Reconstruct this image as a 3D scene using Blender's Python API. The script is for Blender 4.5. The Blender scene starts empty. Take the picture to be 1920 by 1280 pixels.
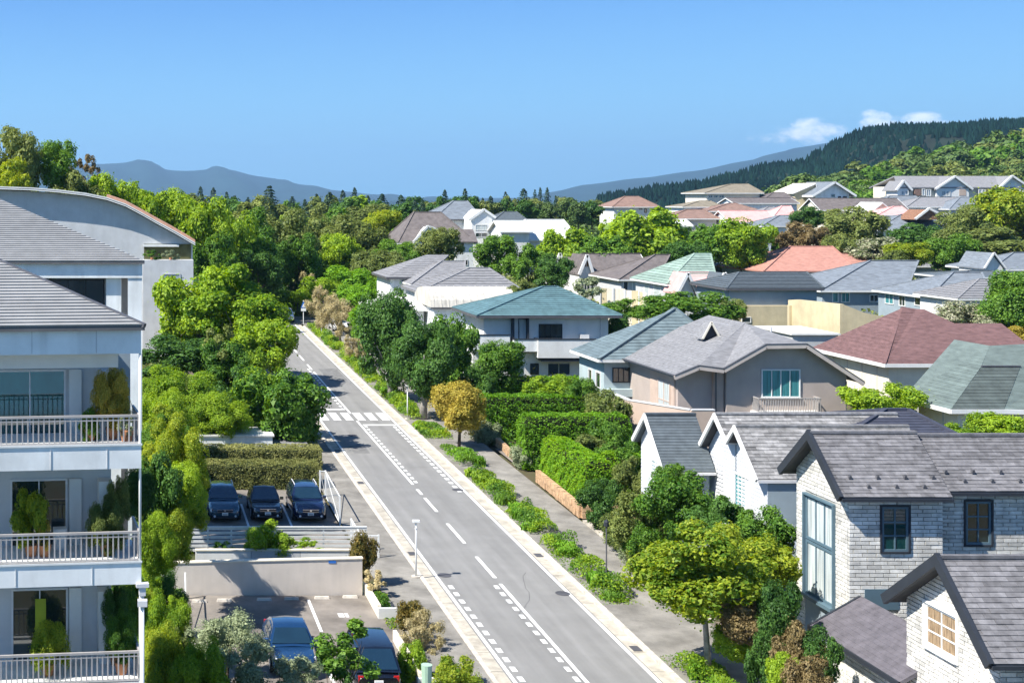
import bpy, math, random
import numpy as np
from mathutils import Vector, Matrix

# ------------------------------------------------------------------ camera, sky, sun, exposure
sc = bpy.context.scene
C = sc.collection
CAMZ = 20.0; F = 2500.0; PX = 236.0; PY = 365.0
cam = bpy.data.cameras.new("camera"); camo = bpy.data.objects.new("camera", cam); C.objects.link(camo)
cam.sensor_width = 36; cam.lens = 36 * F / 1920
cam.shift_x = (960 - PX) / 1920; cam.shift_y = -(640 - PY) / 1920
cam.clip_start = 0.5; cam.clip_end = 60000
camo.location = (0, 0, CAMZ); camo.rotation_euler = (math.pi / 2, 0, 0)
sc.camera = camo
SUN_TO = Vector((-0.60, -0.25, 0.76)).normalized()      # towards the sun
sun = bpy.data.lights.new("sun", 'SUN'); suno = bpy.data.objects.new("sun", sun); C.objects.link(suno)
sun.energy = 3.45; sun.angle = math.radians(0.53); sun.color = (1, .955, .87)
suno.rotation_euler = SUN_TO.to_track_quat('Z', 'Y').to_euler(); suno.location = (0, 0, 400)
W = bpy.data.worlds.new("World"); sc.world = W; W.use_nodes = True
nt = W.node_tree; N = nt.nodes; Lk = nt.links
for n in list(N): N.remove(n)
sky = N.new('ShaderNodeTexSky'); sky.sky_type = 'NISHITA'; sky.sun_disc = False
sky.sun_elevation = math.asin(SUN_TO.z); sky.sun_rotation = math.atan2(SUN_TO.x, SUN_TO.y)
sky.altitude = 0; sky.air_density = 1.0; sky.dust_density = 0.0; sky.ozone_density = 4.0
def nmath(t, op, a, b=None, clamp=False):
    n = t.nodes.new('ShaderNodeMath'); n.operation = op; n.use_clamp = clamp
    for i, v in enumerate((a, b)):
        if v is None: continue
        if isinstance(v, (int, float)): n.inputs[i].default_value = v
        else: t.links.new(v, n.inputs[i])
    return n.outputs[0]
tc = N.new('ShaderNodeTexCoord'); sx = N.new('ShaderNodeSeparateXYZ'); Lk.new(tc.outputs['Generated'], sx.inputs[0])
ysafe = nmath(nt, 'MAXIMUM', sx.outputs[1], 0.05)
ax = nmath(nt, 'DIVIDE', sx.outputs[0], ysafe); az = nmath(nt, 'DIVIDE', sx.outputs[2], ysafe)
def blob(cx, cz, rx, rz, amp):
    dx = nmath(nt, 'DIVIDE', nmath(nt, 'SUBTRACT', ax, cx), rx)
    dz = nmath(nt, 'DIVIDE', nmath(nt, 'SUBTRACT', az, cz), rz)
    r2 = nmath(nt, 'ADD', nmath(nt, 'MULTIPLY', dx, dx), nmath(nt, 'MULTIPLY', dz, dz))
    return nmath(nt, 'MULTIPLY', nmath(nt, 'SUBTRACT', 1.0, r2, True), amp)
bl = None
for (bx, by, rx, ry, am) in ((1522, 246, 74, 28, 1.2), (1500, 262, 130, 16, .5), (1640, 224, 40, 24, 1.0), (1668, 232, 70, 12, .6), (1735, 224, 70, 17, .75), (1385, 262, 50, 12, .35)):
    o_ = blob((bx - PX) / F, (PY - by) / F, rx / F, ry / F, am)
    bl = o_ if bl is None else nmath(nt, 'MAXIMUM', bl, o_)
cn = N.new('ShaderNodeTexNoise'); cn.inputs['Scale'].default_value = 75; cn.inputs['Detail'].default_value = 9; cn.inputs['Roughness'].default_value = .62
cmap = N.new('ShaderNodeMapping'); cmap.inputs['Scale'].default_value = (1, 1, 1.6)
Lk.new(tc.outputs['Generated'], cmap.inputs[0]); Lk.new(cmap.outputs[0], cn.inputs['Vector'])
cf = nmath(nt, 'SUBTRACT', nmath(nt, 'ADD', nmath(nt, 'MULTIPLY', bl, 1.15), nmath(nt, 'MULTIPLY', nmath(nt, 'SUBTRACT', cn.outputs[0], .5), 3.6)), .30, True)
cf = nmath(nt, 'MULTIPLY', nmath(nt, 'MULTIPLY', cf, nmath(nt, 'MULTIPLY', bl, 2.2, True)), .8)
def vmul(a, v):
    n = N.new('ShaderNodeVectorMath'); n.operation = 'MULTIPLY'; Lk.new(a, n.inputs[0]); n.inputs[1].default_value = v; return n.outputs[0]
gm = N.new('ShaderNodeGamma'); gm.inputs[1].default_value = 1.45
Lk.new(vmul(sky.outputs[0], (.1, .1, .1)), gm.inputs[0])
hsv = N.new('ShaderNodeHueSaturation'); hsv.inputs["Saturation"].default_value = 1.0
Lk.new(vmul(gm.outputs[0], (8.3, 9.3, 8.8)), hsv.inputs['Color'])
cr_ = N.new('ShaderNodeValToRGB'); el = cr_.color_ramp.elements
el[0].position = 0; el[0].color = (.125, .262, .392, 1); el[1].position = 1; el[1].color = (.05, .14, .30, 1)
for p_, c_ in ((.03, (.116, .248, .392, 1)), (.07, (.094, .218, .380, 1)), (.14, (.048, .138, .335, 1))): e_ = el.new(p_); e_.color = c_
Lk.new(sx.outputs[2], cr_.inputs[0])
m0 = N.new('ShaderNodeMixRGB'); Lk.new(nmath(nt, 'SUBTRACT', 1.0, nmath(nt, 'MULTIPLY', sx.outputs[2], 1.5), True), m0.inputs[0]); Lk.new(hsv.outputs[0], m0.inputs[1]); Lk.new(vmul(cr_.outputs[0], (9.3, 9.2, 9.1)), m0.inputs[2])
mx = N.new('ShaderNodeMixRGB'); mx.inputs[2].default_value = (5.4, 5.5, 5.7, 1)
Lk.new(m0.outputs[0], mx.inputs[1]); Lk.new(cf, mx.inputs[0])
bg = N.new('ShaderNodeBackground'); bg.inputs[1].default_value = 0.10
Lk.new(mx.outputs[0], bg.inputs[0])
wo = N.new('ShaderNodeOutputWorld'); Lk.new(bg.outputs[0], wo.inputs[0])
sc.view_settings.view_transform = 'Standard'; sc.view_settings.look = 'None'
sc.view_settings.gamma = 1; sc.view_settings.use_curve_mapping = False; sc.view_settings.exposure = 1.54
sc.render.engine = 'CYCLES'
cy = sc.cycles
cy.use_denoising = True; cy.max_bounces = 7; cy.diffuse_bounces = 5; cy.glossy_bounces = 2; cy.transmission_bounces = 3
cy.transparent_max_bounces = 6; cy.volume_bounces = 0; cy.sample_clamp_indirect = 6; cy.use_adaptive_sampling = True; cy.adaptive_threshold = .015

SL = 0.0272
rnd = random.Random(7)
def GX(px, Y): return (px - PX) * Y / F
def GZ(py, Y): return CAMZ - (py - PY) * Y / F
def sstep(a, b, t):
    t = min(1, max(0, (t - a) / (b - a))); return t * t * (3 - 2 * t)
def terr(X, Y):
    z = SL * Y
    if Y > 300: z = SL * 300 + SL * 150 * sstep(300, 450, Y) * 1.0 - 30 * sstep(520, 1100, Y)
    d = math.hypot((X - 520) / 230, (Y - 640) / 190)
    z += 26 * sstep(265, 420, X - .12 * (Y - 600)) * math.exp(-((Y - 640) / 150) ** 2)
    return z

# ------------------------------------------------------------------ materials
MATS = {}
def mat(name, col, rough=.8, var=.12, scale=1.5, bump=0.0, bscale=20, spec=.3, stretch=(1, 1, 1), col2=None, island=0.0, objr=0.0, metal=0, coat=0, leafy=False, stain=0):
    if name in MATS: return MATS[name]
    m = bpy.data.materials.new(name); m.use_nodes = True; t = m.node_tree; nn = t.nodes; l = t.links
    b = nn['Principled BSDF']; b.inputs['Roughness'].default_value = rough; b.inputs['Specular IOR Level'].default_value = spec
    b.inputs['Metallic'].default_value = metal; b.inputs['Coat Weight'].default_value = coat
    g = nn.new('ShaderNodeNewGeometry'); mp = nn.new('ShaderNodeMapping'); mp.inputs['Scale'].default_value = stretch
    l.new(g.outputs['Position'], mp.inputs[0])
    nz = nn.new('ShaderNodeTexNoise'); nz.inputs['Scale'].default_value = scale; nz.inputs['Detail'].default_value = 6; nz.inputs['Roughness'].default_value = .62
    l.new(mp.outputs[0], nz.inputs['Vector'])
    c2 = col2 or tuple(c * (1 - 2.2 * var) for c in col)
    c1 = tuple(min(1, c * (1 + var)) for c in col) if not col2 else col
    rp = nn.new('ShaderNodeMapRange'); rp.inputs['From Min'].default_value = .3; rp.inputs['From Max'].default_value = .7
    l.new(nz.outputs[0], rp.inputs['Value'])
    mi = nn.new('ShaderNodeMixRGB'); mi.inputs[1].default_value = (*c2, 1); mi.inputs[2].default_value = (*c1, 1)
    l.new(rp.outputs[0], mi.inputs[0]); out = mi.outputs[0]
    if island or objr:
        add = None
        if island: add = nmath(t, 'MULTIPLY', nmath(t, 'SUBTRACT', g.outputs['Random Per Island'], .5), island)
        if objr:
            oi = nn.new('ShaderNodeObjectInfo'); q = nmath(t, 'MULTIPLY', nmath(t, 'SUBTRACT', oi.outputs['Random'], .5), objr)
            add = q if add is None else nmath(t, 'ADD', add, q)
        hs = nn.new('ShaderNodeHueSaturation'); l.new(out, hs.inputs['Color']); l.new(nmath(t, 'ADD', add, 1.0), hs.inputs['Value']); out = hs.outputs[0]
    if stain:
        s2 = nn.new('ShaderNodeTexNoise'); s2.inputs['Scale'].default_value = 1.0; s2.inputs['Detail'].default_value = 8
        m2 = nn.new('ShaderNodeMapping'); m2.inputs['Scale'].default_value = (2.2, 2.2, .35); l.new(g.outputs['Position'], m2.inputs[0]); l.new(m2.outputs[0], s2.inputs['Vector'])
        r2 = nn.new('ShaderNodeMapRange'); r2.inputs['From Min'].default_value = .48; r2.inputs['From Max'].default_value = .75; r2.inputs['To Max'].default_value = stain
        l.new(s2.outputs[0], r2.inputs['Value'])
        mm = nn.new('ShaderNodeMixRGB'); l.new(r2.outputs[0], mm.inputs[0]); l.new(out, mm.inputs[1]); mm.inputs[2].default_value = (.18, .17, .155, 1); out = mm.outputs[0]
    l.new(out, b.inputs['Base Color'])
    if bump:
        bn = nn.new('ShaderNodeTexNoise'); bn.inputs['Scale'].default_value = bscale; bn.inputs['Detail'].default_value = 4; l.new(mp.outputs[0], bn.inputs['Vector'])
        bp = nn.new('ShaderNodeBump'); bp.inputs['Strength'].default_value = bump; bp.inputs['Distance'].default_value = .05; l.new(bn.outputs[0], bp.inputs['Height']); l.new(bp.outputs[0], b.inputs['Normal'])
    MATS[name] = m; return m
def leafmat(name, c1, c2, trans=.35, c3=None):
    if name in MATS: return MATS[name]
    m = bpy.data.materials.new(name); m.use_nodes = True; t = m.node_tree; nn = t.nodes; l = t.links
    for n in list(nn): nn.remove(n)
    g = nn.new('ShaderNodeNewGeometry'); oi = nn.new('ShaderNodeObjectInfo')
    nz = nn.new('ShaderNodeTexNoise'); nz.inputs['Scale'].default_value = .9; nz.inputs['Detail'].default_value = 3; l.new(g.outputs['Position'], nz.inputs['Vector'])
    f = nmath(t, 'ADD', nmath(t, 'MULTIPLY', g.outputs['Random Per Island'], .6), nmath(t, 'MULTIPLY', nmath(t, 'SUBTRACT', nz.outputs[0], .3), .9))
    f = nmath(t, 'ADD', f, nmath(t, 'MULTIPLY', nmath(t, 'SUBTRACT', oi.outputs['Random'], .5), .25), True)
    cr = nn.new('ShaderNodeValToRGB'); cr.color_ramp.elements[0].color = (*c1, 1); cr.color_ramp.elements[0].position = .15
    cr.color_ramp.elements[1].color = (*c2, 1); cr.color_ramp.elements[1].position = .85
    if c3:
        e = cr.color_ramp.elements.new(.93); e.color = (*c3, 1)
    l.new(f, cr.inputs[0])
    b = nn.new('ShaderNodeBsdfPrincipled'); b.inputs['Roughness'].default_value = .5; b.inputs['Specular IOR Level'].default_value = .2; l.new(cr.outputs[0], b.inputs['Base Color'])
    tr = nn.new('ShaderNodeBsdfTranslucent'); hs = nn.new('ShaderNodeHueSaturation'); hs.inputs['Hue'].default_value = .485; hs.inputs['Value'].default_value = 1.5; hs.inputs['Saturation'].default_value = 1.1
    l.new(cr.outputs[0], hs.inputs['Color']); l.new(hs.outputs[0], tr.inputs[0])
    ms = nn.new('ShaderNodeMixShader'); ms.inputs[0].default_value = trans; l.new(b.outputs[0], ms.inputs[1]); l.new(tr.outputs[0], ms.inputs[2])
    o = nn.new('ShaderNodeOutputMaterial'); l.new(ms.outputs[0], o.inputs[0])
    MATS[name] = m; return m
# leaves: (dark side of the hue range, light side)
LF = {
 'bright': leafmat('leaf_bright', (.10, .21, .018), (.38, .52, .045), .4),
 'green': leafmat('leaf_green', (0.043, 0.123, 0.017), (0.189, 0.334, 0.043), .32),
 'deep': leafmat('leaf_deep', (.03, .085, .02), (.12, .24, .045), .3),
 'olive': leafmat('leaf_olive', (0.087, 0.131, 0.032), (0.275, 0.319, 0.087), .3),
 'grey': leafmat('leaf_grey', (0.145, 0.181, 0.094), (0.392, 0.450, 0.261), .25),
 'yellow': leafmat('leaf_yellow', (.10, .20, .02), (.42, .47, .045), .4), 'lime': leafmat('leaf_lime', (.10, .26, .015), (.30, .48, .03), .4),
 'gold': leafmat('leaf_gold', (.26, .24, .035), (.62, .50, .10), .35),
 'tan': leafmat('leaf_tan', (.30, .26, .12), (.66, .58, .34), .35),
 'rust': leafmat('leaf_rust', (.11, .09, .035), (.32, .24, .11), .25),
 'red': leafmat('leaf_redgreen', (0.051, 0.072, 0.022), (0.290, 0.203, 0.043), .25, (0.435, 0.145, 0.058)),
 'white': leafmat('leaf_blossom', (.10, .16, .04), (.55, .52, .38), .25, (.8, .76, .66)),
 'hedge': leafmat('leaf_hedge', (0.065, 0.174, 0.014), (0.246, 0.464, 0.036), .35),
 'box': leafmat('leaf_box_hedge', (0.102, 0.123, 0.032), (0.362, 0.362, 0.123), .25),
 'pine': leafmat('leaf_pine', (.010, .032, .020), (.04, .085, .045), .1),
 'farpine': mat('far_conifers', (.010, .030, .022), 1.0, .35, .02, 0, 20, 0.0, col2=(.004, .014, .012), island=.8),
 'hill': leafmat('leaf_hill', (0.041, 0.087, 0.023), (0.167, 0.246, 0.065), .2),
}
bark = mat('bark', (.10, .075, .055), .9, .3, 6, .6, 30)
palebark = mat('pale_bark', (.34, .31, .27), .85, .2, 5, .4, 30)
M = dict(
 asphalt=mat('road_asphalt', (.225, .222, .216), .9, .05, .6, .25, 160, .25, stain=.10),
 walkas=mat('pavement_asphalt', (.255, .24, .215), .92, .2, .7, .3, 120, .2),
 lot=mat('lot_asphalt', (.235, .21, .185), .92, .22, .45, .3, 90, .2),
 paint=mat('road_paint', (.80, .80, .78), .7, .06, 5, .1, 60),
 gutter=mat('gutter_concrete', (.50, .455, .38), .85, .18, 1.6, .3, 40, stain=.25),
 kerb=mat('kerb_concrete', (.60, .55, .48), .85, .15, 2.5, .3, 40),
 drive=mat('driveway_stone', (.42, .33, .28), .9, .15, 2, .3, 30),
 soil=mat('garden_ground', (.055, .07, .025), .95, .35, .5, .5, 12, col2=(.10, .075, .045)),
 grass=mat('grass_ground', (.09, .14, .025), .95, .3, .25, .5, 8),
 farland=mat('far_land', (.05, .085, .03), .95, .3, .01, 0),
 white=mat('white_paint', (.72, .72, .70), .6, .05, 1.2, .05, 30, stain=.10),
 bluewhite=mat('pale_render', (.78, .80, .79), .7, .07, .8, .08, 40, stain=.22),
 greywall=mat('grey_render', (.52, .53, .54), .8, .06, .8, .1, 40, stain=.12),
 ltwall=mat('light_grey_render', (.68, .68, .66), .8, .05, .8, .1, 40, stain=.08),
 brown=mat('brown_grey_render', (.43, .365, .325), .85, .05, .7, .12, 50, stain=.08),
 brownlit=mat('lit_brown_render', (.50, .39, .32), .85, .07, .7, .12, 50),  # lighter copy of the brown render, sunlight put into the colour
 tealwall=mat('teal_grey_render', (.40, .48, .50), .8, .06, .7, .1, 40, stain=.08),
 bluewall=mat('blue_grey_wall', (.28, .34, .38), .8, .06, .7, .1, 40, stain=.08),
 cream=mat('cream_render', (.72, .66, .54), .8, .06, .7, .1, 40, stain=.1),
 yellow=mat('yellow_render', (.58, .49, .31), .8, .08, .7, .1, 40, stain=.12),
 beigewall=mat('beige_concrete', (.60, .54, .48), .88, .06, .6, .2, 50, stain=.16),
 orangestone=mat('orange_stone', (.52, .34, .20), .9, .2, 3, .5, 18, island=.35),
 brick=mat('white_painted_brick', (.70, .68, .63), .85, .12, 2.2, .35, 60, island=.4, objr=.4, stain=.35),
 mortar=mat('grey_mortar', (.40, .38, .33), .95, .2, 4, .3, 60),
 tile=mat('grey_shingle', (.175, .17, .178), .75, .18, 3.5, .3, 50, island=.4, objr=.4),
 tile2=mat('pale_shingle', (.27, .265, .265), .75, .22, 3.5, .3, 50, island=.5, objr=.5),
 undertile=mat('roof_underlay', (.07, .07, .075), .9, .1),
 leftroof=mat('left_roof_metal', (.30, .30, .30), .55, .07, 1.5, .1, 30, .4, island=.1, objr=.08),
 leftgap=mat('left_roof_shade', (.12, .12, .125), .8, .1),
 slate=mat('dark_slate', (.095, .115, .13), .65, .12, 2.5, .2, 50, .4, objr=.2),
 purple=mat('purple_grey_roof', (.125, .115, .13), .75, .16, 2.5, .2, 50),
 navy=mat('navy_roof', (.055, .06, .085), .65, .12, 2.5, .2, 50, objr=.15),
 tealroof=mat('teal_roof', (.10, .185, .205), .65, .16, 1.5, .15, 40, .4, objr=.16),
 tealgrey=mat('teal_grey_roof', (.14, .185, .20), .65, .16, 1.5, .15, 40, .4, objr=.14),
 greyroof=mat('light_grey_roof', (.235, .235, .245), .75, .17, 1.6, .3, 40, stretch=(1, 3, 6), objr=.1),
 bluegrey=mat('blue_grey_roof', (.18, .205, .235), .7, .17, 1.0, .2, 30, stain=.12, stretch=(1, 1, 7), objr=.12),
 maroon=mat('maroon_roof', (.16, .09, .088), .8, .17, 1.5, .2, 30, stretch=(1, 1, 5), objr=.14),
 salmon=mat('salmon_roof', (.42, .21, .165), .8, .14, 1.5, .2, 30, stretch=(1, 1, 6), objr=.1),
 pink=mat('pink_roof', (.62, .36, .34), .8, .07, 1.0, .1, 30),
 mint=mat('mint_roof', (.26, .35, .30), .75, .14, 1.5, .2, 30, objr=.25),
 ggreen=mat('grey_green_roof', (.13, .165, .155), .75, .14, 1.2, .2, 30, stretch=(1, 1, 5), objr=.18),
 brownroof=mat('grey_brown_roof', (.15, .13, .125), .75, .16, 1.5, .2, 30),
 tanroof=mat('tan_brown_roof', (.24, .155, .125), .8, .12, 1.0, .1, 20),
 oliveroof=mat('olive_brown_roof', (.23, .20, .15), .8, .12, 1.0, .1, 20),
 streak=mat('streaked_white_roof', (.56, .53, .47), .7, .1, 2.6, .1, 30, stretch=(2.4, .4, .25), stain=.5),
 orange=mat('orange_trim_tile', (.60, .33, .22), .8, .1, 2, .2, 30),
 whiteroof=mat('white_roof', (.66, .66, .64), .7, .06, .8),
 glass=mat('dark_glass', (.015, .03, .035), .06, .3, .6, 0, 20, .9),
 tealglass=mat('teal_glass', (.01, .075, .075), .05, .4, .5, 0, 20, .9, stretch=(1, 1, .4)),
 curtain=mat('teal_curtain', (.06, .26, .28), .35, .3, 3.0, .0, 20, .6, stretch=(5, 5, .15)),
 palecurt=mat('pale_curtain', (.55, .60, .60), .3, .25, 2.5, .0, 20, .6, stretch=(4, 4, .15)),
 brownwin=mat('brown_pane', (.38, .27, .17), .2, .3, 3, 0, 20, .6, stretch=(4, 4, .6)),
 tealframe=mat('blue_grey_frame', (.10, .16, .20), .5, .06), darkframe=mat('dark_frame', (.03, .035, .045), .5, .08),
 metal=mat('pale_metal', (.62, .62, .63), .45, .05, 2, 0, 20, .5), railmetal=mat('railing_metal', (.40, .375, .36), .5, .08, 3, 0, 20, .5),
 darkmetal=mat('dark_metal', (.10, .10, .11), .5, .1), iron=mat('cast_iron', (.09, .09, .10), .7, .15),
 fence=mat('slat_fence', (.66, .66, .64), .6, .07, 2, 0), wood=mat('brown_wood', (.25, .13, .08), .8, .2, 3),
 pole=mat('pole_white', (.72, .73, .72), .5, .05), lampglass=mat('lamp_glass', (.8, .8, .78), .3, .03),
 cartea=mat('car_teal', (.008, .05, .085), .22, .02, 1, 0, 20, .8, coat=1), carblue=mat('car_blue', (.008, .035, .10), .22, .02, 1, 0, 20, .8, coat=1), carnavy=mat('car_navy', (.006, .012, .045), .2, .02, 1, 0, 20, .8, coat=1),
 carblack=mat('car_black', (.006, .007, .012), .2, .02, 1, 0, 20, .8, coat=1), carwhite=mat('car_white', (.75, .75, .76), .3, .02, 1, 0, 20, .6, coat=1),
 carglass=mat('car_glass', (.01, .03, .05), .04, .1, 1, 0, 20, 1.0, coat=1), tyre=mat('tyre_rubber', (.02, .02, .02), .9, .1), rim=mat('rim_metal', (.5, .5, .52), .35, .05, metal=.7),
 chrome=mat('chrome', (.8, .8, .82), .15, .02, metal=1), headl=mat('headlight_lens', (.75, .78, .8), .1, .05, 1, 0, 20, .9), redl=mat('tail_light', (.5, .02, .02), .2, .1), plate=mat('plate_white', (.8, .8, .78), .5, .03),
 signblue=mat('sign_blue', (.03, .15, .50), .5, .03), green=mat('green_box', (.35, .5, .38), .6, .05), tarp=mat('terracotta', (.45, .2, .1), .8, .15),
)
for k in ('glass', 'tealglass', 'carglass'): M[k].node_tree.nodes['Principled BSDF'].inputs['Coat Weight'].default_value = 1

def wear_paint(m):
    t = m.node_tree; b = t.nodes['Principled BSDF']; src = b.inputs['Base Color'].links[0].from_socket
    g = t.nodes.new('ShaderNodeNewGeometry'); n = t.nodes.new('ShaderNodeTexNoise'); n.inputs['Scale'].default_value = 7; n.inputs['Detail'].default_value = 8; n.inputs['Roughness'].default_value = .8; t.links.new(g.outputs['Position'], n.inputs['Vector'])
    r = t.nodes.new('ShaderNodeMapRange'); r.inputs['From Min'].default_value = .56; r.inputs['From Max'].default_value = .68; r.inputs['To Max'].default_value = .75; t.links.new(n.outputs[0], r.inputs['Value'])
    x = t.nodes.new('ShaderNodeMixRGB'); t.links.new(r.outputs[0], x.inputs[0]); t.links.new(src, x.inputs[1]); x.inputs[2].default_value = (.24, .24, .235, 1); t.links.new(x.outputs[0], b.inputs['Base Color'])
wear_paint(M['paint'])
def streaks(m, amt, stretch, scale):
    t = m.node_tree; b = t.nodes['Principled BSDF']; src = b.inputs['Base Color'].links[0].from_socket
    g = t.nodes.new('ShaderNodeNewGeometry'); mp = t.nodes.new('ShaderNodeMapping'); mp.inputs['Scale'].default_value = stretch; t.links.new(g.outputs['Position'], mp.inputs[0])
    n = t.nodes.new('ShaderNodeTexNoise'); n.inputs['Scale'].default_value = scale; n.inputs['Detail'].default_value = 5; t.links.new(mp.outputs[0], n.inputs['Vector'])
    h = t.nodes.new('ShaderNodeHueSaturation'); t.links.new(src, h.inputs['Color']); t.links.new(nmath(t, 'ADD', nmath(t, 'MULTIPLY', nmath(t, 'SUBTRACT', n.outputs[0], .5), amt), 1.0), h.inputs['Value']); t.links.new(h.outputs[0], b.inputs['Base Color'])
streaks(M['asphalt'], .55, (1.3, .05, 1), 1.6); streaks(M['asphalt'], .35, (1, 1, 1), 40); streaks(M['walkas'], .4, (1, 1, 1), 25); streaks(M['lot'], .5, (1, 1, 1), 1.1); streaks(M['lot'], .3, (1, 1, 1), 30)
M['patch'] = mat('asphalt_patch', (.185, .183, .18), .9, .15, 2, .3, 100); M['crack'] = mat('sealed_crack', (.13, .13, .13), .8, .2, 3)
# ------------------------------------------------------------------ object helpers
WL = {}
def tagp(o, label=None, cat=None, group=None, kind=None):
    if label: o['label'] = label
    if cat: o['category'] = cat
    if group: o['group'] = group
    if kind: o['kind'] = kind
    return o
def thing(name, label, cat, loc=(0, 0, 0), group=None, kind=None):
    o = bpy.data.objects.new(name, None); C.objects.link(o); o.location = loc; o.empty_display_size = .3
    tagp(o, label, cat, group, kind); WL[o.name] = Vector(loc); return o
class MB:
    def __init__(s): s.v = []; s.f = []
    def poly(s, pts):
        i = len(s.v); s.v += [tuple(p) for p in pts]; s.f.append(tuple(range(i, i + len(pts)))); return s
    def prism(s, bot, top):
        n = len(bot); i = len(s.v); s.v += [tuple(p) for p in bot] + [tuple(p) for p in top]
        s.f.append(tuple(range(i + n - 1, i - 1, -1))); s.f.append(tuple(range(i + n, i + 2 * n)))
        for k in range(n): s.f.append((i + k, i + (k + 1) % n, i + n + (k + 1) % n, i + n + k))
        return s
    def box(s, x0, x1, y0, y1, z0, z1):
        if x0 > x1: x0, x1 = x1, x0
        if y0 > y1: y0, y1 = y1, y0
        if z0 > z1: z0, z1 = z1, z0
        return s.prism([(x0, y0, z0), (x1, y0, z0), (x1, y1, z0), (x0, y1, z0)], [(x0, y0, z1), (x1, y0, z1), (x1, y1, z1), (x0, y1, z1)])
    def beam(s, p, q, w, h):
        p = Vector(p); q = Vector(q); d = (q - p).normalized(); side = Vector((0, 0, 1)).cross(d)
        if side.length < 1e-3: side = Vector((1, 0, 0))
        side.normalize(); up = d.cross(side).normalized()
        r = [(-w / 2, -h / 2), (w / 2, -h / 2), (w / 2, h / 2), (-w / 2, h / 2)]
        return s.prism([p + side * a + up * b for a, b in r], [q + side * a + up * b for a, b in r])
    def tube(s, pts, rad, n=7, cap=True):
        pts = [Vector(p) for p in pts]; i0 = len(s.v)
        if not isinstance(rad, (list, tuple)): rad = [rad] * len(pts)
        for k, p in enumerate(pts):
            d = (pts[min(k + 1, len(pts) - 1)] - pts[max(k - 1, 0)]).normalized()
            a = d.orthogonal().normalized() if abs(d.z) < .98 else Vector((1, 0, 0)); a = (a - d * a.dot(d)).normalized(); b = d.cross(a)
            for j in range(n):
                t = 2 * math.pi * j / n; s.v.append(tuple(p + (a * math.cos(t) + b * math.sin(t)) * rad[k]))
        for k in range(len(pts) - 1):
            for j in range(n):
                s.f.append((i0 + k * n + j, i0 + k * n + (j + 1) % n, i0 + (k + 1) * n + (j + 1) % n, i0 + (k + 1) * n + j))
        if cap: s.f.append(tuple(range(i0 + n - 1, i0 - 1, -1))); e = i0 + (len(pts) - 1) * n; s.f.append(tuple(range(e, e + n)))
        return s
    def extr(s, outline, a, b, axis='y'):      # outline of (u,z); extruded along the axis from a to b
        f = (lambda u, z, c: (u, c, z)) if axis == 'y' else (lambda u, z, c: (c, u, z))
        return s.prism([f(u, z, a) for u, z in outline], [f(u, z, b) for u, z in outline])
    def build(s, name, m, parent=None, smooth=False, local=False, **kw):
        me = bpy.data.meshes.new(name)
        top = parent; off = Vector((0, 0, 0))
        if parent is not None and not local: off = WL.get(parent.name, Vector((0, 0, 0)))
        me.from_pydata([(x - off.x, y - off.y, z - off.z) for x, y, z in s.v], [], s.f)
        me.materials.append(m)
        o = bpy.data.objects.new(name, me); C.objects.link(o)
        if parent is not None: o.parent = parent; WL[o.name] = off
        if smooth: me.polygons.foreach_set('use_smooth', [True] * len(me.polygons))
        import bmesh
        b = bmesh.new(); b.from_mesh(me); bmesh.ops.recalc_face_normals(b, faces=b.faces); b.to_mesh(me); b.free()
        tagp(o, **kw); return o
def structure(name, mb, m, parent=None, smooth=False):
    return mb.build(name, m, parent, smooth, kind='structure')
def shared(name, me, parent, loc, mtx=None, m=None):
    o = bpy.data.objects.new(name, me); C.objects.link(o); o.parent = parent
    off = WL.get(parent.name, Vector((0, 0, 0)))
    WL[o.name] = off
    if mtx is not None: mm = mtx.to_4x4(); mm.translation = Vector(loc) - off; o.matrix_local = mm
    else: o.location = Vector(loc) - off
    return o

# ------------------------------------------------------------------ polygon clipping into courses and pieces
def clip(poly, ax, lim, keep_less):
    out = []
    for i in range(len(poly)):
        a = poly[i]; b = poly[(i + 1) % len(poly)]
        ia = (a[ax] <= lim) if keep_less else (a[ax] >= lim); ib = (b[ax] <= lim) if keep_less else (b[ax] >= lim)
        if ia: out.append(a)
        if ia != ib:
            t = (lim - a[ax]) / (b[ax] - a[ax]); out.append((a[0] + (b[0] - a[0]) * t, a[1] + (b[1] - a[1]) * t))
    return out
def area(p): return abs(sum(p[i][0] * p[(i + 1) % len(p)][1] - p[(i + 1) % len(p)][0] * p[i][1] for i in range(len(p)))) / 2
def pframe(poly):
    P = [Vector(p) for p in poly]; u = (P[1] - P[0]).normalized(); n = Vector((0, 0, 0))
    for i in range(len(P)): n += (P[i] - P[0]).cross(P[(i + 1) % len(P)] - P[0])
    n.normalize()
    if n.z < 0: n = -n
    v = n.cross(u)
    if v.z < 0: v = -v
    return P[0], u, v, n, [((p - P[0]).dot(u), (p - P[0]).dot(v)) for p in P]
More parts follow.
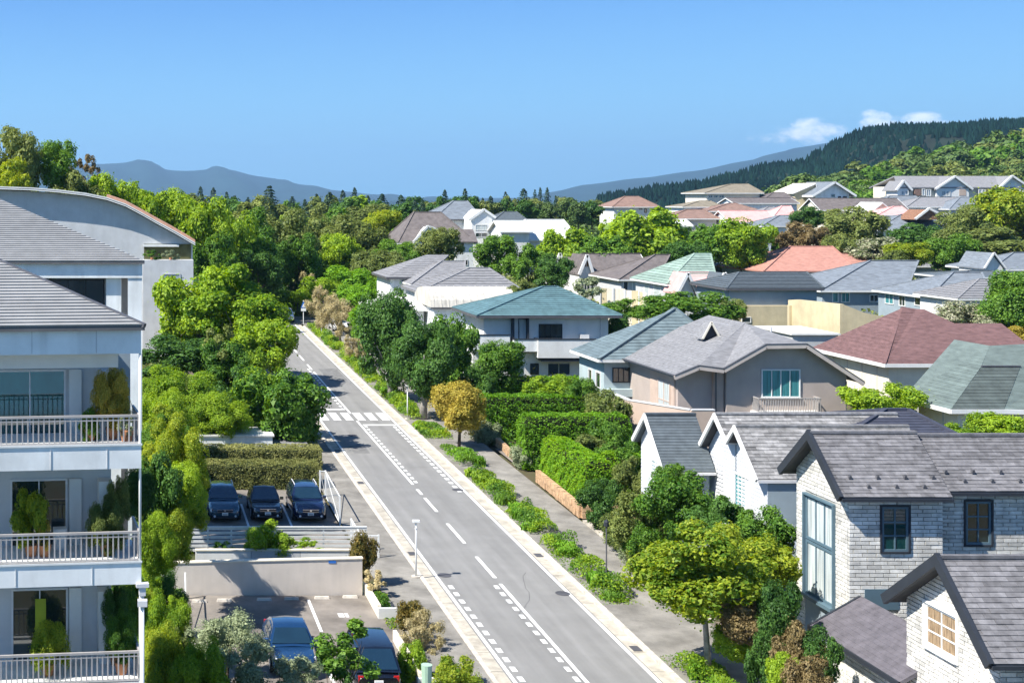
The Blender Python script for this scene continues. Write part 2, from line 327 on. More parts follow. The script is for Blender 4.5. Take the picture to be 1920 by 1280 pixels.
def courses(poly, dv, piece, m, parent, t=.03, mode='course', plen=.5, quota=300, lift=.004, joint=.008, gap=0.0, rs=1):
    O, u, v, n, q = pframe(poly); r = random.Random(rs)
    vmax = max(p[1] for p in q); k = 0; cnt = 0; stuff = MB(); nst = 0
    def emit(mb, pc, v0):
        bot = [O + u * a + v * b + n * lift for a, b in pc]
        top = [O + u * a + v * b + n * (lift + t * (1 - .75 * (b - v0) / dv)) for a, b in pc]
        mb.prism(bot, top)
    full = None
    while k * dv < vmax - 1e-3:
        v0 = k * dv; strip = clip(clip(q, 1, v0, False), 1, v0 + dv * (1 - gap), True)
        if len(strip) < 3 or area(strip) < 1e-4: k += 1; continue
        if mode == 'course':
            mb = MB(); emit(mb, strip, v0); mb.build(piece, m, parent)
        elif mode == 'stuff':
            emit(stuff, strip, v0); nst += 1
        else:
            u0 = min(p[0] for p in strip); u1 = max(p[0] for p in strip); x = u0 - (0.5 * plen if k % 2 else 0) - r.random() * .15 * plen
            while x < u1:
                pc = clip(clip(strip, 0, x + joint, False), 0, x + plen, True)
                if len(pc) >= 3 and area(pc) > 1e-4:
                    isfull = abs(area(pc) - (plen - joint) * dv * (1 - gap)) < 1e-5
                    if isfull and cnt < quota:
                        if full is None:
                            mb = MB(); w = plen - joint; h = dv * (1 - gap)
                            mb.prism([(0, 0, 0), (w, 0, 0), (w, h, 0), (0, h, 0)], [(0, 0, t), (w, 0, t), (w, h, t * .25), (0, h, t * .25)])
                            full = bpy.data.meshes.new(piece); full.from_pydata(mb.v, [], mb.f); full.materials.append(m); full.update()
                        mt = Matrix((u, v, n)).transposed() @ Matrix.Rotation((r.random() - .5) * .012, 3, 'Z')
                        shared(piece, full, parent, O + u * (x + joint) + v * v0 + n * (lift + r.random() * .012), mt); cnt += 1
                    else: emit(stuff, pc, v0); nst += 1
                x += plen
        k += 1
    if nst: o = stuff.build(piece, m, parent); o['kind'] = 'stuff'
    return cnt
def bricks(face, c, out, holes, parent, m, bl=.50, bh=.15, quota=300, rs=3, name='brick'):
    """out: wall outline of (u,z); face F (plane y=c, facing -y) or L (plane x=c, facing -x)"""
    r = random.Random(rs); z0 = min(p[1] for p in out); z1 = max(p[1] for p in out); k = 0; cnt = 0; st = MB(); d = .035
    mb = MB(); w = bl - .03; h = bh - .028
    if face == 'F': mb.box(0, w, -d, 0, 0, h)
    else: mb.box(-d, 0, 0, w, 0, h)
    full = bpy.data.meshes.new(name); full.from_pydata(mb.v, [], mb.f); full.materials.append(m); full.update(); ns = 0
    while z1 - k * bh > z0:
        zb = z1 - (k + 1) * bh; st_ = clip(clip(out, 1, zb, False), 1, zb + h, True); k += 1
        if len(st_) < 3 or area(st_) < 1e-4: continue
        a = min(p[0] for p in st_); b = max(p[0] for p in st_); x = a - (bl / 2 if k % 2 else 0) - r.random() * .1
        while x < b:
            segs = [(x, x + w)]
            for (h0, h1, g0, g1) in holes:
                if zb + h > g0 and zb < g1:
                    ns2 = []
                    for s0, s1 in segs:
                        if s1 <= h0 or s0 >= h1: ns2.append((s0, s1))
                        else:
                            if s0 < h0: ns2.append((s0, h0))
                            if s1 > h1: ns2.append((h1, s1))
                    segs = ns2
            for s0, s1 in segs:
                pc = clip(clip(st_, 0, s0, False), 0, s1, True)
                if len(pc) < 3 or area(pc) < 3e-4: continue
                pr = r.random() * .014
                if abs(area(pc) - w * h) < 1e-5 and cnt < quota:
                    o = shared(name, full, parent, (s0, c - pr, zb) if face == 'F' else (c - pr, s0, zb)); cnt += 1
                else:
                    ns += 1
                    if face == 'F': st.prism([(a_, c, b_) for a_, b_ in pc], [(a_, c - d - pr, b_) for a_, b_ in pc])
                    else: st.prism([(c, a_, b_) for a_, b_ in pc], [(c - d - pr, a_, b_) for a_, b_ in pc])
            x += bl
    if ns: o = st.build(name, m, parent); o['kind'] = 'stuff'
    return cnt
def fbox(mb, face, c, u0, u1, d0, d1, z0, z1):
    if face == 'F': mb.box(u0, u1, c - d1, c - d0, z0, z1)
    elif face == 'L': mb.box(c - d1, c - d0, u0, u1, z0, z1)
def window(root, face, c, u0, u1, z0, z1, fm, gm, nx=2, nz=1, fw=.07, fd=.07, sill=None):
    if u0 > u1: u0, u1 = u1, u0
    if z0 > z1: z0, z1 = z1, z0
    fr = MB()
    fbox(fr, face, c, u0, u1, -.02, fd, z0, z0 + fw); fbox(fr, face, c, u0, u1, -.02, fd, z1 - fw, z1)
    fbox(fr, face, c, u0, u0 + fw, -.02, fd, z0 + fw, z1 - fw); fbox(fr, face, c, u1 - fw, u1, -.02, fd, z0 + fw, z1 - fw)
    iw = u1 - u0 - 2 * fw; ih = z1 - z0 - 2 * fw; mw = fw * .6
    for i in range(1, nx): x = u0 + fw + iw * i / nx; fbox(fr, face, c, x - mw / 2, x + mw / 2, -.01, fd * .8, z0 + fw, z1 - fw)
    for j in range(1, nz): z = z0 + fw + ih * j / nz; fbox(fr, face, c, u0 + fw, u1 - fw, -.01, fd * .72, z - mw / 2, z + mw / 2)
    w = fr.build('window', fm, root)
    for i in range(nx):
        for j in range(nz):
            g = MB(); fbox(g, face, c, u0 + fw + iw * i / nx + .003, u0 + fw + iw * (i + 1) / nx - .003, -.01, fd * .2 + .004 * i, z0 + fw + ih * j / nz + .003, z0 + fw + ih * (j + 1) / nz - .003)
            g.build('pane', gm, w)
    if sill:
        s = MB(); fbox(s, face, c, u0 - .08, u1 + .08, -.02, fd + .08, z0 - .07, z0 - .003); s.build('sill', sill, w)
    return w
def roofslab(mb, poly, t=.14):
    P = [Vector(p) for p in poly]; mb.prism([p - Vector((0, 0, t)) for p in P], P)
# ------------------------------------------------------------------ terrain, mountains
def grid(name, xs, ys, fn, m):
    mb = MB(); nx = len(xs)
    for y in ys:
        for x in xs: mb.v.append((x, y, fn(x, y)))
    for j in range(len(ys) - 1):
        for i in range(nx - 1): a = j * nx + i; mb.f.append((a, a + 1, a + nx + 1, a + nx))
    return structure(name, mb, m, smooth=True)
xs = [-14000, -7000, -3000, -1500, -800, -400, -200, -100, -50] + list(range(-20, 61, 20)) + list(range(80, 1001, 40)) + [1200, 1600, 2400, 4000, 8000, 14000]
ys = [-60, 0, 60, 120, 180, 240, 300] + list(range(330, 1101, 35)) + [1300, 1700, 2500, 4000, 8000, 15500]
grid('ground', xs, [q for q in ys if q <= 505], lambda x, y: terr(x, y) - .12, M['soil'])
grid('far_ground', xs, [q for q in ys if q >= 505], lambda x, y: terr(x, y) - .12, mat('far_forest', (.012, .034, .034), .95, .25, .004, 0))
def mountain(name, prof, Y, depth, m, amp, seed):
    r = random.Random(seed); ph = [r.random() * 6 for _ in range(8)]
    def h(x, t):
        for i in range(len(prof) - 1):
            if prof[i][0] <= x <= prof[i + 1][0]:
                a = (x - prof[i][0]) / (prof[i + 1][0] - prof[i][0]); a = a * a * (3 - 2 * a) * .6 + a * .4
                py = prof[i][1] + (prof[i + 1][1] - prof[i][1]) * a; break
        z = CAMZ - (py - PY) * Y / F
        s = math.sin(t * math.pi / 2) if t <= 1 else math.cos((t - 1) * math.pi / 2)
        nz = amp * (math.sin(x * .045 + ph[0] + t * 3) + .6 * math.sin(x * .11 + ph[1] - t * 5) + .4 * math.sin(x * .23 + ph[2] + 7 * t)) * (1 - s) * 1.6
        return -25 + (z + 25) * (s + .25 * math.sin(x * .06 + 2 * t + ph[3]) * s * (1 - s)) + nz * s
    mb = MB(); px0, px1 = prof[0][0], prof[-1][0]; n = 140; ts = [0, .1, .2, .3, .4, .5, .6, .7, .8, .9, 1, 1.15, 1.4, 1.7, 2]
    for t in ts:
        for i in range(n + 1):
            p = px0 + (px1 - px0) * i / n; Yt = Y - (1 - t) * depth
            mb.v.append(((p - PX) * max(Y, Yt) / F, Yt, h(p, t)))
    for j in range(len(ts) - 1):
        for i in range(n): a = j * (n + 1) + i; mb.f.append((a, a + 1, a + n + 2, a + n + 1))
    structure(name, mb, m, smooth=True); return h
mtm = mat('far_forest', (.012, .034, .034), .95, .25, .004, 0)
mountain('mountain', [(-900, 372), (-600, 330), (-300, 318), (-100, 325), (60, 312), (190, 308), (232, 306), (262, 299), (282, 303), (312, 319), (350, 321), (383, 319), (403, 311), (425, 318), (480, 331), (550, 345), (640, 360), (700, 370), (900, 381)], 12000, 2500, mtm, 45, 1)
mountain('mountain', [(960, 378), (1035, 360), (1100, 346), (1200, 334), (1300, 321), (1400, 302), (1450, 288), (1500, 276), (1570, 266), (1700, 258), (1900, 245), (2300, 240), (3000, 300), (3600, 372)], 9500, 2200, mtm, 30, 2)
hd = mat('dark_forest_floor', (.012, .022, .014), .95, .3, .02, 0)
DP = [(1080, 385), (1180, 368), (1240, 357), (1310, 350), (1370, 336), (1440, 318), (1500, 312), (1540, 290), (1575, 268), (1620, 252), (1680, 243), (1740, 248), (1800, 242), (1860, 236), (1920, 235), (2300, 225), (3000, 250), (3800, 372)]
dh = mountain('dark_hill', DP, 1300, 500, hd, 3, 3)

# ------------------------------------------------------------------ road and pavements
def plane_quad(x0, x1, y0, y1, dz):
    return [(x0, y0, SL * y0 + dz), (x1, y0, SL * y0 + dz), (x1, y1, SL * y1 + dz), (x0, y1, SL * y1 + dz)]
def sheet(name, polys, dz, m, parent=None, **kw):
    mb = MB()
    for p in polys: mb.poly([(x, y, SL * y + dz) for x, y in p])
    o = mb.build(name, m, parent, **kw); return o
def rect(x0, x1, y0, y1): return [(x0, y0), (x1, y0), (x1, y1), (x0, y1)]
RY0, RY1 = 30, 161
def gsheet(name, polys, dz, m): return sheet(name, polys, dz, m, kind='structure')
road = gsheet('road', [rect(14.15, 21.05, RY0, RY1)], 0, M['asphalt'])
gsheet('cross_street', [rect(-40, 60, RY1, 169)], 0.004, M['lot'])
gsheet('pavement', [rect(21.25, 25.0, RY0, 160)], .11, M['walkas'])
gsheet('pavement', [rect(11.75, 13.95, RY0, 104), rect(12.2, 13.95, 104, 150)], .11, M['walkas'])
gt = MB()
y = RY0
while y < 160:      # gutter slabs with joints
    for (a, b) in ((20.52, 21.05), (14.15, 14.72)):
        gt.prism([(p, q, SL * q + .003) for p, q in rect(a, b, y, y + 1.96)], [(p, q, SL * q + .016) for p, q in rect(a, b, y, y + 1.96)])
    y += 2
gt.build('gutter', M['gutter'], kind='structure')
road_k = thing('kerb_line', None, None); road_k['kind'] = 'structure'
kst = MB(); y = RY0; i = 0
while y < 158:
    for a, b in ((21.05, 21.24), (13.96, 14.15)):
        mb = MB() if y < 105 else kst
        mb.prism([(p, q, SL * q - .05) for p, q in rect(a, b, y, y + 1.17)], [(p, q, SL * q + .135) for p, q in rect(a, b, y, y + 1.17)])
        if mb is not kst: mb.build('kerb_stone', M['kerb'], road_k)
    y += 1.2
kst.build('kerb_stone', M['kerb'], road_k)['kind'] = 'stuff'
def mark(name, x0, x1, y0, y1, dz=.006): 
    return sheet(name, [rect(x0, x1, y0, y1)], dz, M['paint'], road)
def lines(name, x0, x1, y0, y1):
    mark(name, x0, x1, y0, y1)
GY = lambda py: 50000 / (py - 297)
lines('edge_line', 20.30, 20.46, RY0, 160.5); lines('edge_line', 14.80, 14.95, RY0, 102.3); lines('edge_line', 14.80, 14.95, 107, 150)
cxm = 17.62
for p0, p1 in ((655, 661), (666, 676), (683, 693)): mark('lane_dash', cxm - .08, cxm + .08, GY(p1), GY(p0))
lines('centre_line', cxm - .08, cxm + .08, GY(775), GY(697))
lines('centre_line', cxm - .08, cxm + .08, GY(908), GY(789))
for p0, p1 in ((917, 927), (933, 959), (981, 1018), (1043, 1083)): mark('lane_dash', cxm - .09, cxm + .09, GY(p1), GY(p0))
lines('centre_line', cxm - .08, cxm + .08, RY0, GY(1094))
def blocks(x0, x1, ya, yb, step, ln):
    y = ya
    while y < yb: mark('marking_block', x0, x1, y, y + ln); y += step
blocks(17.22, 17.42, 33, GY(1098), 1.0, .5)
blocks(17.82, 18.02, GY(905), GY(797), 1.0, .5)
blocks(17.22, 17.42, GY(768), GY(690), 1.25, .6)
blocks(19.92, 20.17, GY(922), GY(800), 1.0, .55)
blocks(15.08, 15.3, 33, GY(1095), 1.0, .5)
for k in range(6): mark('crosswalk_bar', 14.98 + .93 * k, 14.98 + .93 * k + .58, 101.9, 104.9)
mark('stop_line', 14.98, 17.45, 106.1, 106.5); mark('stop_line', 17.8, 20.25, 99.9, 100.3)
mark('stop_line', 15.2, 17.3, 158.3, 159.0)
def disc(x, y, r, dz, name, m, parent):
    mb = MB(); mb.prism([(x + r * math.cos(t * math.pi / 8), y + r * math.sin(t * math.pi / 8), SL * y + dz) for t in range(16)], [(x + r * math.cos(t * math.pi / 8), y + r * math.sin(t * math.pi / 8), SL * (y + r * math.sin(t * math.pi / 8)) + dz + .012) for t in range(16)])
    return mb.build(name, m, parent)
for px_, py_ in ((661, 816), (1055, 1112), (833, 1078), (858, 918)):
    Y = GY(py_); disc(GX(px_, Y), Y, .33, .004, 'manhole_cover', M['iron'], road)
for px_, py_ in ((1008, 1041), (1186, 1216), (629, 845), (772, 1038), (700, 905)):
    Y = GY(py_); x = 20.62 if px_ > 860 else 14.3
    mb = MB(); mb.box(x, x + .36, Y - .3, Y + .3, SL * Y + .018, SL * Y + .034); g = mb.build('drain_grate', M['iron'], road)
for k_, (x0_, x1_, y0_, y1_) in enumerate(((15.5, 16.6, 90.5, 93.0), (18.3, 20.0, 120, 127))): sheet('asphalt_patch', [rect(x0_, x1_, y0_, y1_)], .0035, M['patch'], road)
rc = random.Random(8)
for k_ in range(9):
    x_, y_ = rc.uniform(15.3, 20), rc.uniform(42, 140); pts_ = [(x_, y_)]; an = rc.choice([math.pi / 2, 0]) + rc.uniform(-.3, .3)
    for q_ in range(rc.randrange(5, 12)): an += rc.uniform(-.5, .5) * .6; x_ = min(20.2, max(15.1, x_ + math.cos(an) * .6)); y_ += math.sin(an) * .6; pts_.append((x_, y_))
    mb = MB()
    for a_, c_ in zip(pts_[:-1], pts_[1:]):
        d_ = Vector((c_[0] - a_[0], c_[1] - a_[1], 0)); n_ = Vector((-d_.y, d_.x, 0)).normalized() * .014
        mb.poly([(a_[0] + n_.x, a_[1] + n_.y, SL * (a_[1] + n_.y) + .0048), (a_[0] - n_.x, a_[1] - n_.y, SL * (a_[1] - n_.y) + .0048), (c_[0] - n_.x, c_[1] - n_.y, SL * (c_[1] - n_.y) + .0048), (c_[0] + n_.x, c_[1] + n_.y, SL * (c_[1] + n_.y) + .0048)])
    mb.build('sealed_crack', M['crack'], road)
# crosswalk side street pavement and driveways on the right
gsheet('driveway', [rect(25.32, 34, 62.2, 69.5)], .12, M['drive'])
gsheet('driveway', [rect(25.32, 30, 51.8, 57.2)], .12, M['drive'])
gsheet('driveway', [rect(25.32, 32, 86.5, 91.5)], .12, M['lot'])
bs = thing('border_kerb', None, None); bs['kind'] = 'structure'
for a, b in ((44.5, 52), (57.2, 62.2), (69.5, 73)):
    y = a
    while y < b:
        mb = MB(); e = min(y + 1.0, b); mb.box(25.0, 25.3, y + .01, e - .01, SL * y - .1, SL * y + .24); mb.build('border_stone', M['gutter'], bs); y += 1.0

# ------------------------------------------------------------------ houses
def beamset(root, edges, m, w=.10, h=.2, name='fascia', dz=-.1):
    mb = MB()
    for p, q in edges:
        p = Vector(p) + Vector((0, 0, dz)); q = Vector(q) + Vector((0, 0, dz)); mb.beam(p, q, w, h)
    return mb.build(name, m, root)
def house(label, Y, a, b, e, D, ra, rb, r, rm, wm, kind='hip', name='house', cat='house', ov=.5, fas='white', wins=(), cs=None, group=None, base=None, wallpx=None, t=.035, cmode='course', ridgecap=True, fh=.2):
    X0, X1 = GX(a, Y), GX(b, Y); ze = GZ(e, Y)
    cx, cyy = (X0 + X1) / 2, Y + D / 2; g = min(terr(X0, Y), terr(X1, Y)) - .3
    root = thing(name, label, cat, (cx, cyy, g), group)
    Ym = Y + D / 2; P = []
    if kind == 'hip':
        rx0, rx1 = GX(ra, Ym), GX(rb, Ym); zr = GZ(r, Ym)
        if rx1 - rx0 < .3: rx0, rx1 = (rx0 + rx1) / 2 - .1, (rx0 + rx1) / 2 + .1
        A = (X0, Y, ze), (X1, Y, ze), (X1, Y + D, ze), (X0, Y + D, ze), (rx0, Ym, zr), (rx1, Ym, zr)
        P = [[A[0], A[1], A[5], A[4]], [A[3], A[0], A[4]], [A[1], A[2], A[5]], [A[2], A[3], A[4], A[5]]]
        caps = [(A[0], A[4]), (A[1], A[5]), (A[4], A[5]), (A[2], A[5]), (A[3], A[4])]
        fe = [(A[0], A[1]), (A[3], A[0]), (A[1], A[2])]
    elif kind == 'gx':
        zr = GZ(r, Ym)
        A = (X0, Y, ze), (X1, Y, ze), (X1, Y + D, ze), (X0, Y + D, ze), (X0, Ym, zr), (X1, Ym, zr)
        P = [[A[0], A[1], A[5], A[4]], [A[2], A[3], A[4], A[5]]]; caps = [(A[4], A[5])]
        fe = [(A[0], A[1]), (A[0], A[4]), (A[4], A[3]), (A[1], A[5]), (A[5], A[2])]
    else:
        rx = GX(ra, Y); zr = GZ(r, Y)
        A = (X0, Y, ze), (X1, Y, ze), (X1, Y + D, ze), (X0, Y + D, ze), (rx, Y, zr), (rx, Y + D, zr)
        P = [[A[3], A[0], A[4], A[5]], [A[1], A[2], A[5], A[4]]]; caps = [(A[4], A[5])]
        fe = [(A[0], A[4]), (A[4], A[1]), (A[0], A[3]), (A[1], A[2])]
    rf = MB()
    for p in P: roofslab(rf, p)
    roof = rf.build('roof', rm, root)
    if cs:
        for p in P[:2]: courses(p, cs, 'roof_course', rm, roof, t, cmode)
    if ridgecap: beamset(root, caps, rm, .22, .12, 'ridge_cap', .05)
    if fas: beamset(root, fe, M[fas], .09, fh)
    w = MB()
    w.box(X0 + ov, X1 - ov, Y + ov, Y + D - ov, g, ze - .145)
    if kind == 'gx':
        s = (zr - ze) / (D / 2)
        w.extr([(Y + ov, ze - .145), (Y + D - ov, ze - .145), (Ym, ze - .15 + s * (D / 2 - ov))], X0 + ov, X1 - ov, 'x')
    if kind == 'gy':
        sl, sr = (zr - ze) / (rx - X0), (zr - ze) / (X1 - rx)
        w.extr([(X0 + ov, ze - .145), (X1 - ov, ze - .145), (X1 - ov, ze - .15 + sr * ov), (rx, zr - .16), (X0 + ov, ze - .15 + sl * ov)], Y + ov, Y + D - ov, 'y')
    w.build('wall', wm, root)
    for W_ in wins:
        face, p0, q0, p1, q1, fm, gm, nx, nz = W_[:9]
        if face == 'F': c = Y + ov; window(root, 'F', c, GX(p0, c), GX(p1, c), GZ(q0, c), GZ(q1, c), M[fm], M[gm], nx, nz, fw=.06 if Y < 130 else .1)
        else:
            c = X0 + ov; ya, yb = c * F / (p0 - PX), c * F / (p1 - PX)
            window(root, 'L', c, ya, yb, GZ(q0, (ya + yb) / 2), GZ(q1, (ya + yb) / 2), M[fm], M[gm], nx, nz, fw=.06 if Y < 130 else .1)
    return root
def side_gable(root, X0, X1, near, apex, far, rm, wm, ovx=.55, ovy=.35, g=None, rake='white', tiles=None, name='roof', wall=True, fh=.24, fw=.1, seed=1, gnear=None):
    (yn, zn), (ya, za), (yf, zf) = near, apex, far
    front = [(X0, yn, zn), (X1, yn, zn), (X1, ya, za), (X0, ya, za)]; back = [(X1, yf, zf), (X0, yf, zf), (X0, ya, za), (X1, ya, za)]
    rf = MB(); roofslab(rf, front, .16); roofslab(rf, back, .16); roof = rf.build(name, M['undertile'] if tiles and tiles[0] != 'course' else rm, root)
    if tiles: 
        for i, p in enumerate((front, back)):
            courses(p, tiles[1], 'shingle' if tiles[0] == 'tiles' else 'roof_course', rm, roof, tiles[2], tiles[0] if i == 0 else 'stuff', tiles[3], quota=tiles[4], rs=seed)
    e1_ = (Vector((0, ya - yn, za - zn))).normalized() * fh * .5; e2_ = (Vector((0, ya - yf, za - zf))).normalized() * fh * .5; pa_ = Vector((X0 - .03, ya, za))
    beamset(root, [((X0 - .03, yn, zn), pa_ + e1_)], M[rake], fw, fh, 'rake_board', -.06); beamset(root, [(pa_ + e2_ + Vector((.004, 0, 0)), (X0 - .026, yf, zf))], M[rake], fw, fh, 'rake_board', -.06)
    beamset(root, [((X0, yn - .05, zn), (X1, yn - .05, zn))], M['metal'] if rake == 'white' else M[rake], .12, .12, 'gutter', -.09)
    beamset(root, [((X0, ya, za + .05), (X1, ya, za + .05))], rm, .2, .1, 'ridge_cap', 0)
    sn = (za - zn) / (ya - yn); sf = (za - zf) / (yf - ya)
    xw = X0 + ovx; yw0, yw1 = yn + ovy, yf - ovy
    out = [(yw0, g), (yw1, g), (yw1, zf + sf * ovy - .17), (ya, za - .19), (yw0, zn + sn * ovy - .17)]
    if wall: MB().extr(out, xw, X1 - .2, 'x').build('wall', wm, root)
    return roof, xw, yw0, yw1, out

# --- white brick house with the tall window
X0 = 26.55; H1 = thing('brick_house', 'large white brick house with a tall two-storey blue framed window', 'house', (30, 53, 1.1))
X1 = 36.5
n1 = (49.5, 8.77); a1 = (51.8, 10.74); f1 = (54.1, 8.85)
XB = GX(1786, 49.5)
roof, xw, yw0, yw1, out = side_gable(H1, X0, XB, n1, a1, f1, M['tile'], M['mortar'], .5, .4, 1.0, 'darkframe', ('tiles', .17, .028, .5, 220), fh=.3, fw=.14)
# second roof section, set a little back
n2 = (49.9, 8.9); a2 = (52.0, 10.60); f2 = (54.3, 8.8)
r2, _, y20, y21, out2 = side_gable(H1, XB + .02, X1, n2, a2, f2, M['tile'], M['mortar'], .25, .45, 1.0, 'darkframe', ('tiles', .17, .028, .5, 80), fh=.2, fw=.04, seed=5)
wl = (xw, yw0, yw1)
# openings
def Yat(px, X): return X * F / (px - PX)
tw = (Yat(1567, xw), Yat(1513, xw)); tz = (GZ(1135, tw[0]), GZ(949, tw[0]))
zpan = GZ(1215, tw[0])
bricks('L', xw, out, [(tw[0] - .05, tw[1] + .05, zpan, tz[1] + .05)], H1, M['brick'], quota=170, rs=4)
fx = lambda px: GX(px, yw0)
w1 = (fx(1652), fx(1702), GZ(1033, yw0), GZ(949, yw0)); vent = (fx(1620), fx(1684), GZ(1142, yw0), GZ(1103, yw0))
bricks('F', yw0, [(xw, 1.0), (XB - .15, 1.0), (XB - .15, n1[1] + .1), (xw, n1[1] + .1)], [w1, vent], H1, M['brick'], bl=.52, quota=110, rs=5)
w2 = (GX(1809, y20), GX(1857, y20), GZ(1020, y20), GZ(939, y20))
bricks('F', y20, [(XB - .14, 1.0), (X1 - .25, 1.0), (X1 - .25, n2[1] + .1), (XB - .14, n2[1] + .1)], [w2], H1, M['brick'], bl=.52, quota=20, rs=6)
for c_, q_ in ((yw0, w1), (y20, w2)):
    window(H1, 'F', c_, q_[0], q_[1], q_[2], q_[3], M['tealframe'], M['tealglass' if c_ == yw0 else 'glass'], 2, 3, .085, .05)
    fr = MB(); e = .07
    fbox(fr, 'F', c_, q_[0] - e, q_[0] - .003, -.02, .09, q_[2] - e, q_[3] + e); fbox(fr, 'F', c_, q_[1] + .003, q_[1] + e, -.02, .09, q_[2] - e, q_[3] + e)
    fbox(fr, 'F', c_, q_[0], q_[1], -.02, .09, q_[3] + .003, q_[3] + e); fbox(fr, 'F', c_, q_[0], q_[1], -.02, .1, q_[2] - e, q_[2] - .003); fr.build('window_surround', M['darkframe'], H1)
fr = MB(); e = .07
fbox(fr, 'L', xw, tw[0] - e, tw[0], -.02, .16, tz[0] - .1, tz[1] + e); fbox(fr, 'L', xw, tw[1], tw[1] + e, -.02, .16, tz[0] - .1, tz[1] + e)
fbox(fr, 'L', xw, tw[0], tw[1], -.02, .16, tz[1], tz[1] + e); fbox(fr, 'L', xw, tw[0] - e, tw[1] + e, -.02, .26, tz[0] - .24, tz[0] - .1); fr.build('window_surround', M['tealframe'], H1)
window(H1, 'L', xw, tw[0] + .01, tw[1] - .01, tz[0] - .1, tz[0] + (tz[1] - tz[0]) * .53, M['tealframe'], M['palecurt'], 3, 1, .10, .06)
window(H1, 'L', xw, tw[0] + .01, tw[1] - .01, tz[0] + (tz[1] - tz[0]) * .54, tz[1], M['tealframe'], M['palecurt'], 3, 1, .10, .06)
mb = MB(); fbox(mb, 'L', xw, tw[0] - .05, tw[1] + .05, -.02, .03, zpan, tz[0] - .245); mb.build('wall_panel', M['bluewall'], H1)
mb = MB(); fbox(mb, 'F', yw0, vent[0], vent[1], -.02, .06, vent[2], vent[3]); mb.build('dark_panel', M['tealframe'], H1)
for (pp, zz, xx0, xx1, ys_, zs_) in ((n1, 0, X0 + .6, XB - .4, 49.5, 8.77), (n2, 0, XB + .3, X1, 49.9, 8.9)):
    sn = (a1[1] - n1[1]) / (a1[0] - n1[0]); x = xx0; k = 0
    while x < xx1:
        yy = ys_ + (.3 if k % 2 else .62); z = zs_ + (yy - ys_) * sn + .03
        mb = MB(); mb.prism([(x, yy - .05, z), (x + .13, yy - .05, z), (x + .13, yy + .06, z + .08), (x, yy + .06, z + .08)], [(x + .03, yy - .06, z + .12), (x + .10, yy - .06, z + .12), (x + .10, yy, z + .14), (x + .03, yy, z + .14)])
        mb.build('snow_guard', M['iron'], H1); x += .52; k += 1
mb = MB(); mb.tube([(XB - .16, y20 - .1, 8.55), (XB - .16, y20 - .1, 2)], .05); mb.build('downpipe', M['tealframe'], H1)

# --- lower white brick house in the corner
X0 = 25.55; H2 = thing('brick_house', 'low white brick cottage with grey shingles and a small brown paned gable window', 'house', (29, 42, 1.1))
n_ = (39.4, 6.14); a_ = (41.95, 8.58); f_ = (44.9, 6.45)
roof, xw, yw0, yw1, out = side_gable(H2, X0, 34.5, n_, a_, f_, M['tile'], M['mortar'], .55, .4, .9, 'darkframe', ('tiles', .18, .03, .52, 260), fh=.32, fw=.14, seed=9)
q = (Yat(1797, xw), Yat(1738, xw)); qz = (GZ(1238, q[0]), GZ(1158, q[0]))
bricks('L', xw, out, [(q[0] - .1, q[1] + .1, qz[0] - .12, qz[1] + .1)], H2, M['brick'], bh=.14, quota=290, rs=14)
window(H2, 'L', xw, q[0], q[1], qz[0], qz[1], M['white'], M['brownwin'], 2, 3, .08, .04)
fr = MB(); e = .1
fbox(fr, 'L', xw, q[0] - e, q[0] - .003, -.02, .1, qz[0] - .12, qz[1] + e); fbox(fr, 'L', xw, q[1] + .003, q[1] + e, -.02, .1, qz[0] - .12, qz[1] + e); fbox(fr, 'L', xw, q[0], q[1], -.02, .1, qz[1] + .003, qz[1] + e); fbox(fr, 'L', xw, q[0], q[1], -.02, .14, qz[0] - .12, qz[0] - .003)
fr.build('window_surround', M['white'], H2)
bricks('F', yw0, [(xw, .9), (34, .9), (34, n_[1] + .1), (xw, n_[1] + .1)], [], H2, M['brick'], quota=0, rs=15)
# lean-to roof between the two brick houses
p = [(25.45, 43.9, 3.95), (25.45, 49.7, 3.95), (xw + 1.3, 49.7, 5.05), (xw + 1.3, 43.9, 5.05)]
mb = MB(); roofslab(mb, p, .14); rr = mb.build('side_roof', M['purple'], H2); courses(p, .2, 'roof_course', M['purple'], rr, .012, 'stuff')
beamset(H2, [(p[0], p[1]), (p[1], p[2])], M['darkframe'], .1, .18, 'gutter', -.06)
MB().box(26.0, 27.3, 44.3, 49.2, .9, 3.85).build('side_wall', M['mortar'], H2)
bricks('L', 26.0, [(44.3, .9), (49.2, .9), (49.2, 3.8), (44.3, 3.8)], [], H2, M['brick'], quota=0, rs=16)

# --- white siding house with three gables
H3 = thing('siding_house', 'pale siding house with three steep white gables in a row', 'house', (30, 65, 1.5))
sid = mat('white_siding', (.55, .57, .60), .7, .06, 1, .1, 30)
def siding(xw, out, root, y0=None, y1=None):
    z = min(p[1] for p in out) + .0; zt = max(p[1] for p in out); k = 0; st = MB()
    z = 3.0
    while z < zt:
        pc = clip(clip(out, 1, z, False), 1, z + .17, True)
        if len(pc) >= 3 and area(pc) > 1e-3:
            mb = MB(); mb.prism([(xw, a_, b_) for a_, b_ in pc], [(xw - (.03 if abs(b_ - z) < .03 else .012), a_, b_) for a_, b_ in pc]); mb.build('siding_board', sid, root)
        z += .18
# G1 (far, dark slate)
r_, xw, yw0, yw1, out = side_gable(H3, 26.2, 28.75, (65.0, 6.5), (67.3, 8.9), (68.9, 7.4), M['slate'], M['bluewall'], .35, .25, 1.4, 'white', ('course', .17, .03, 0, 0), fh=.2)
siding(xw, out, H3); window(H3, 'L', xw, 66.2, 67.3, 4.6, 6.75, M['white'], M['curtain'], 2, 1, .09, .06)
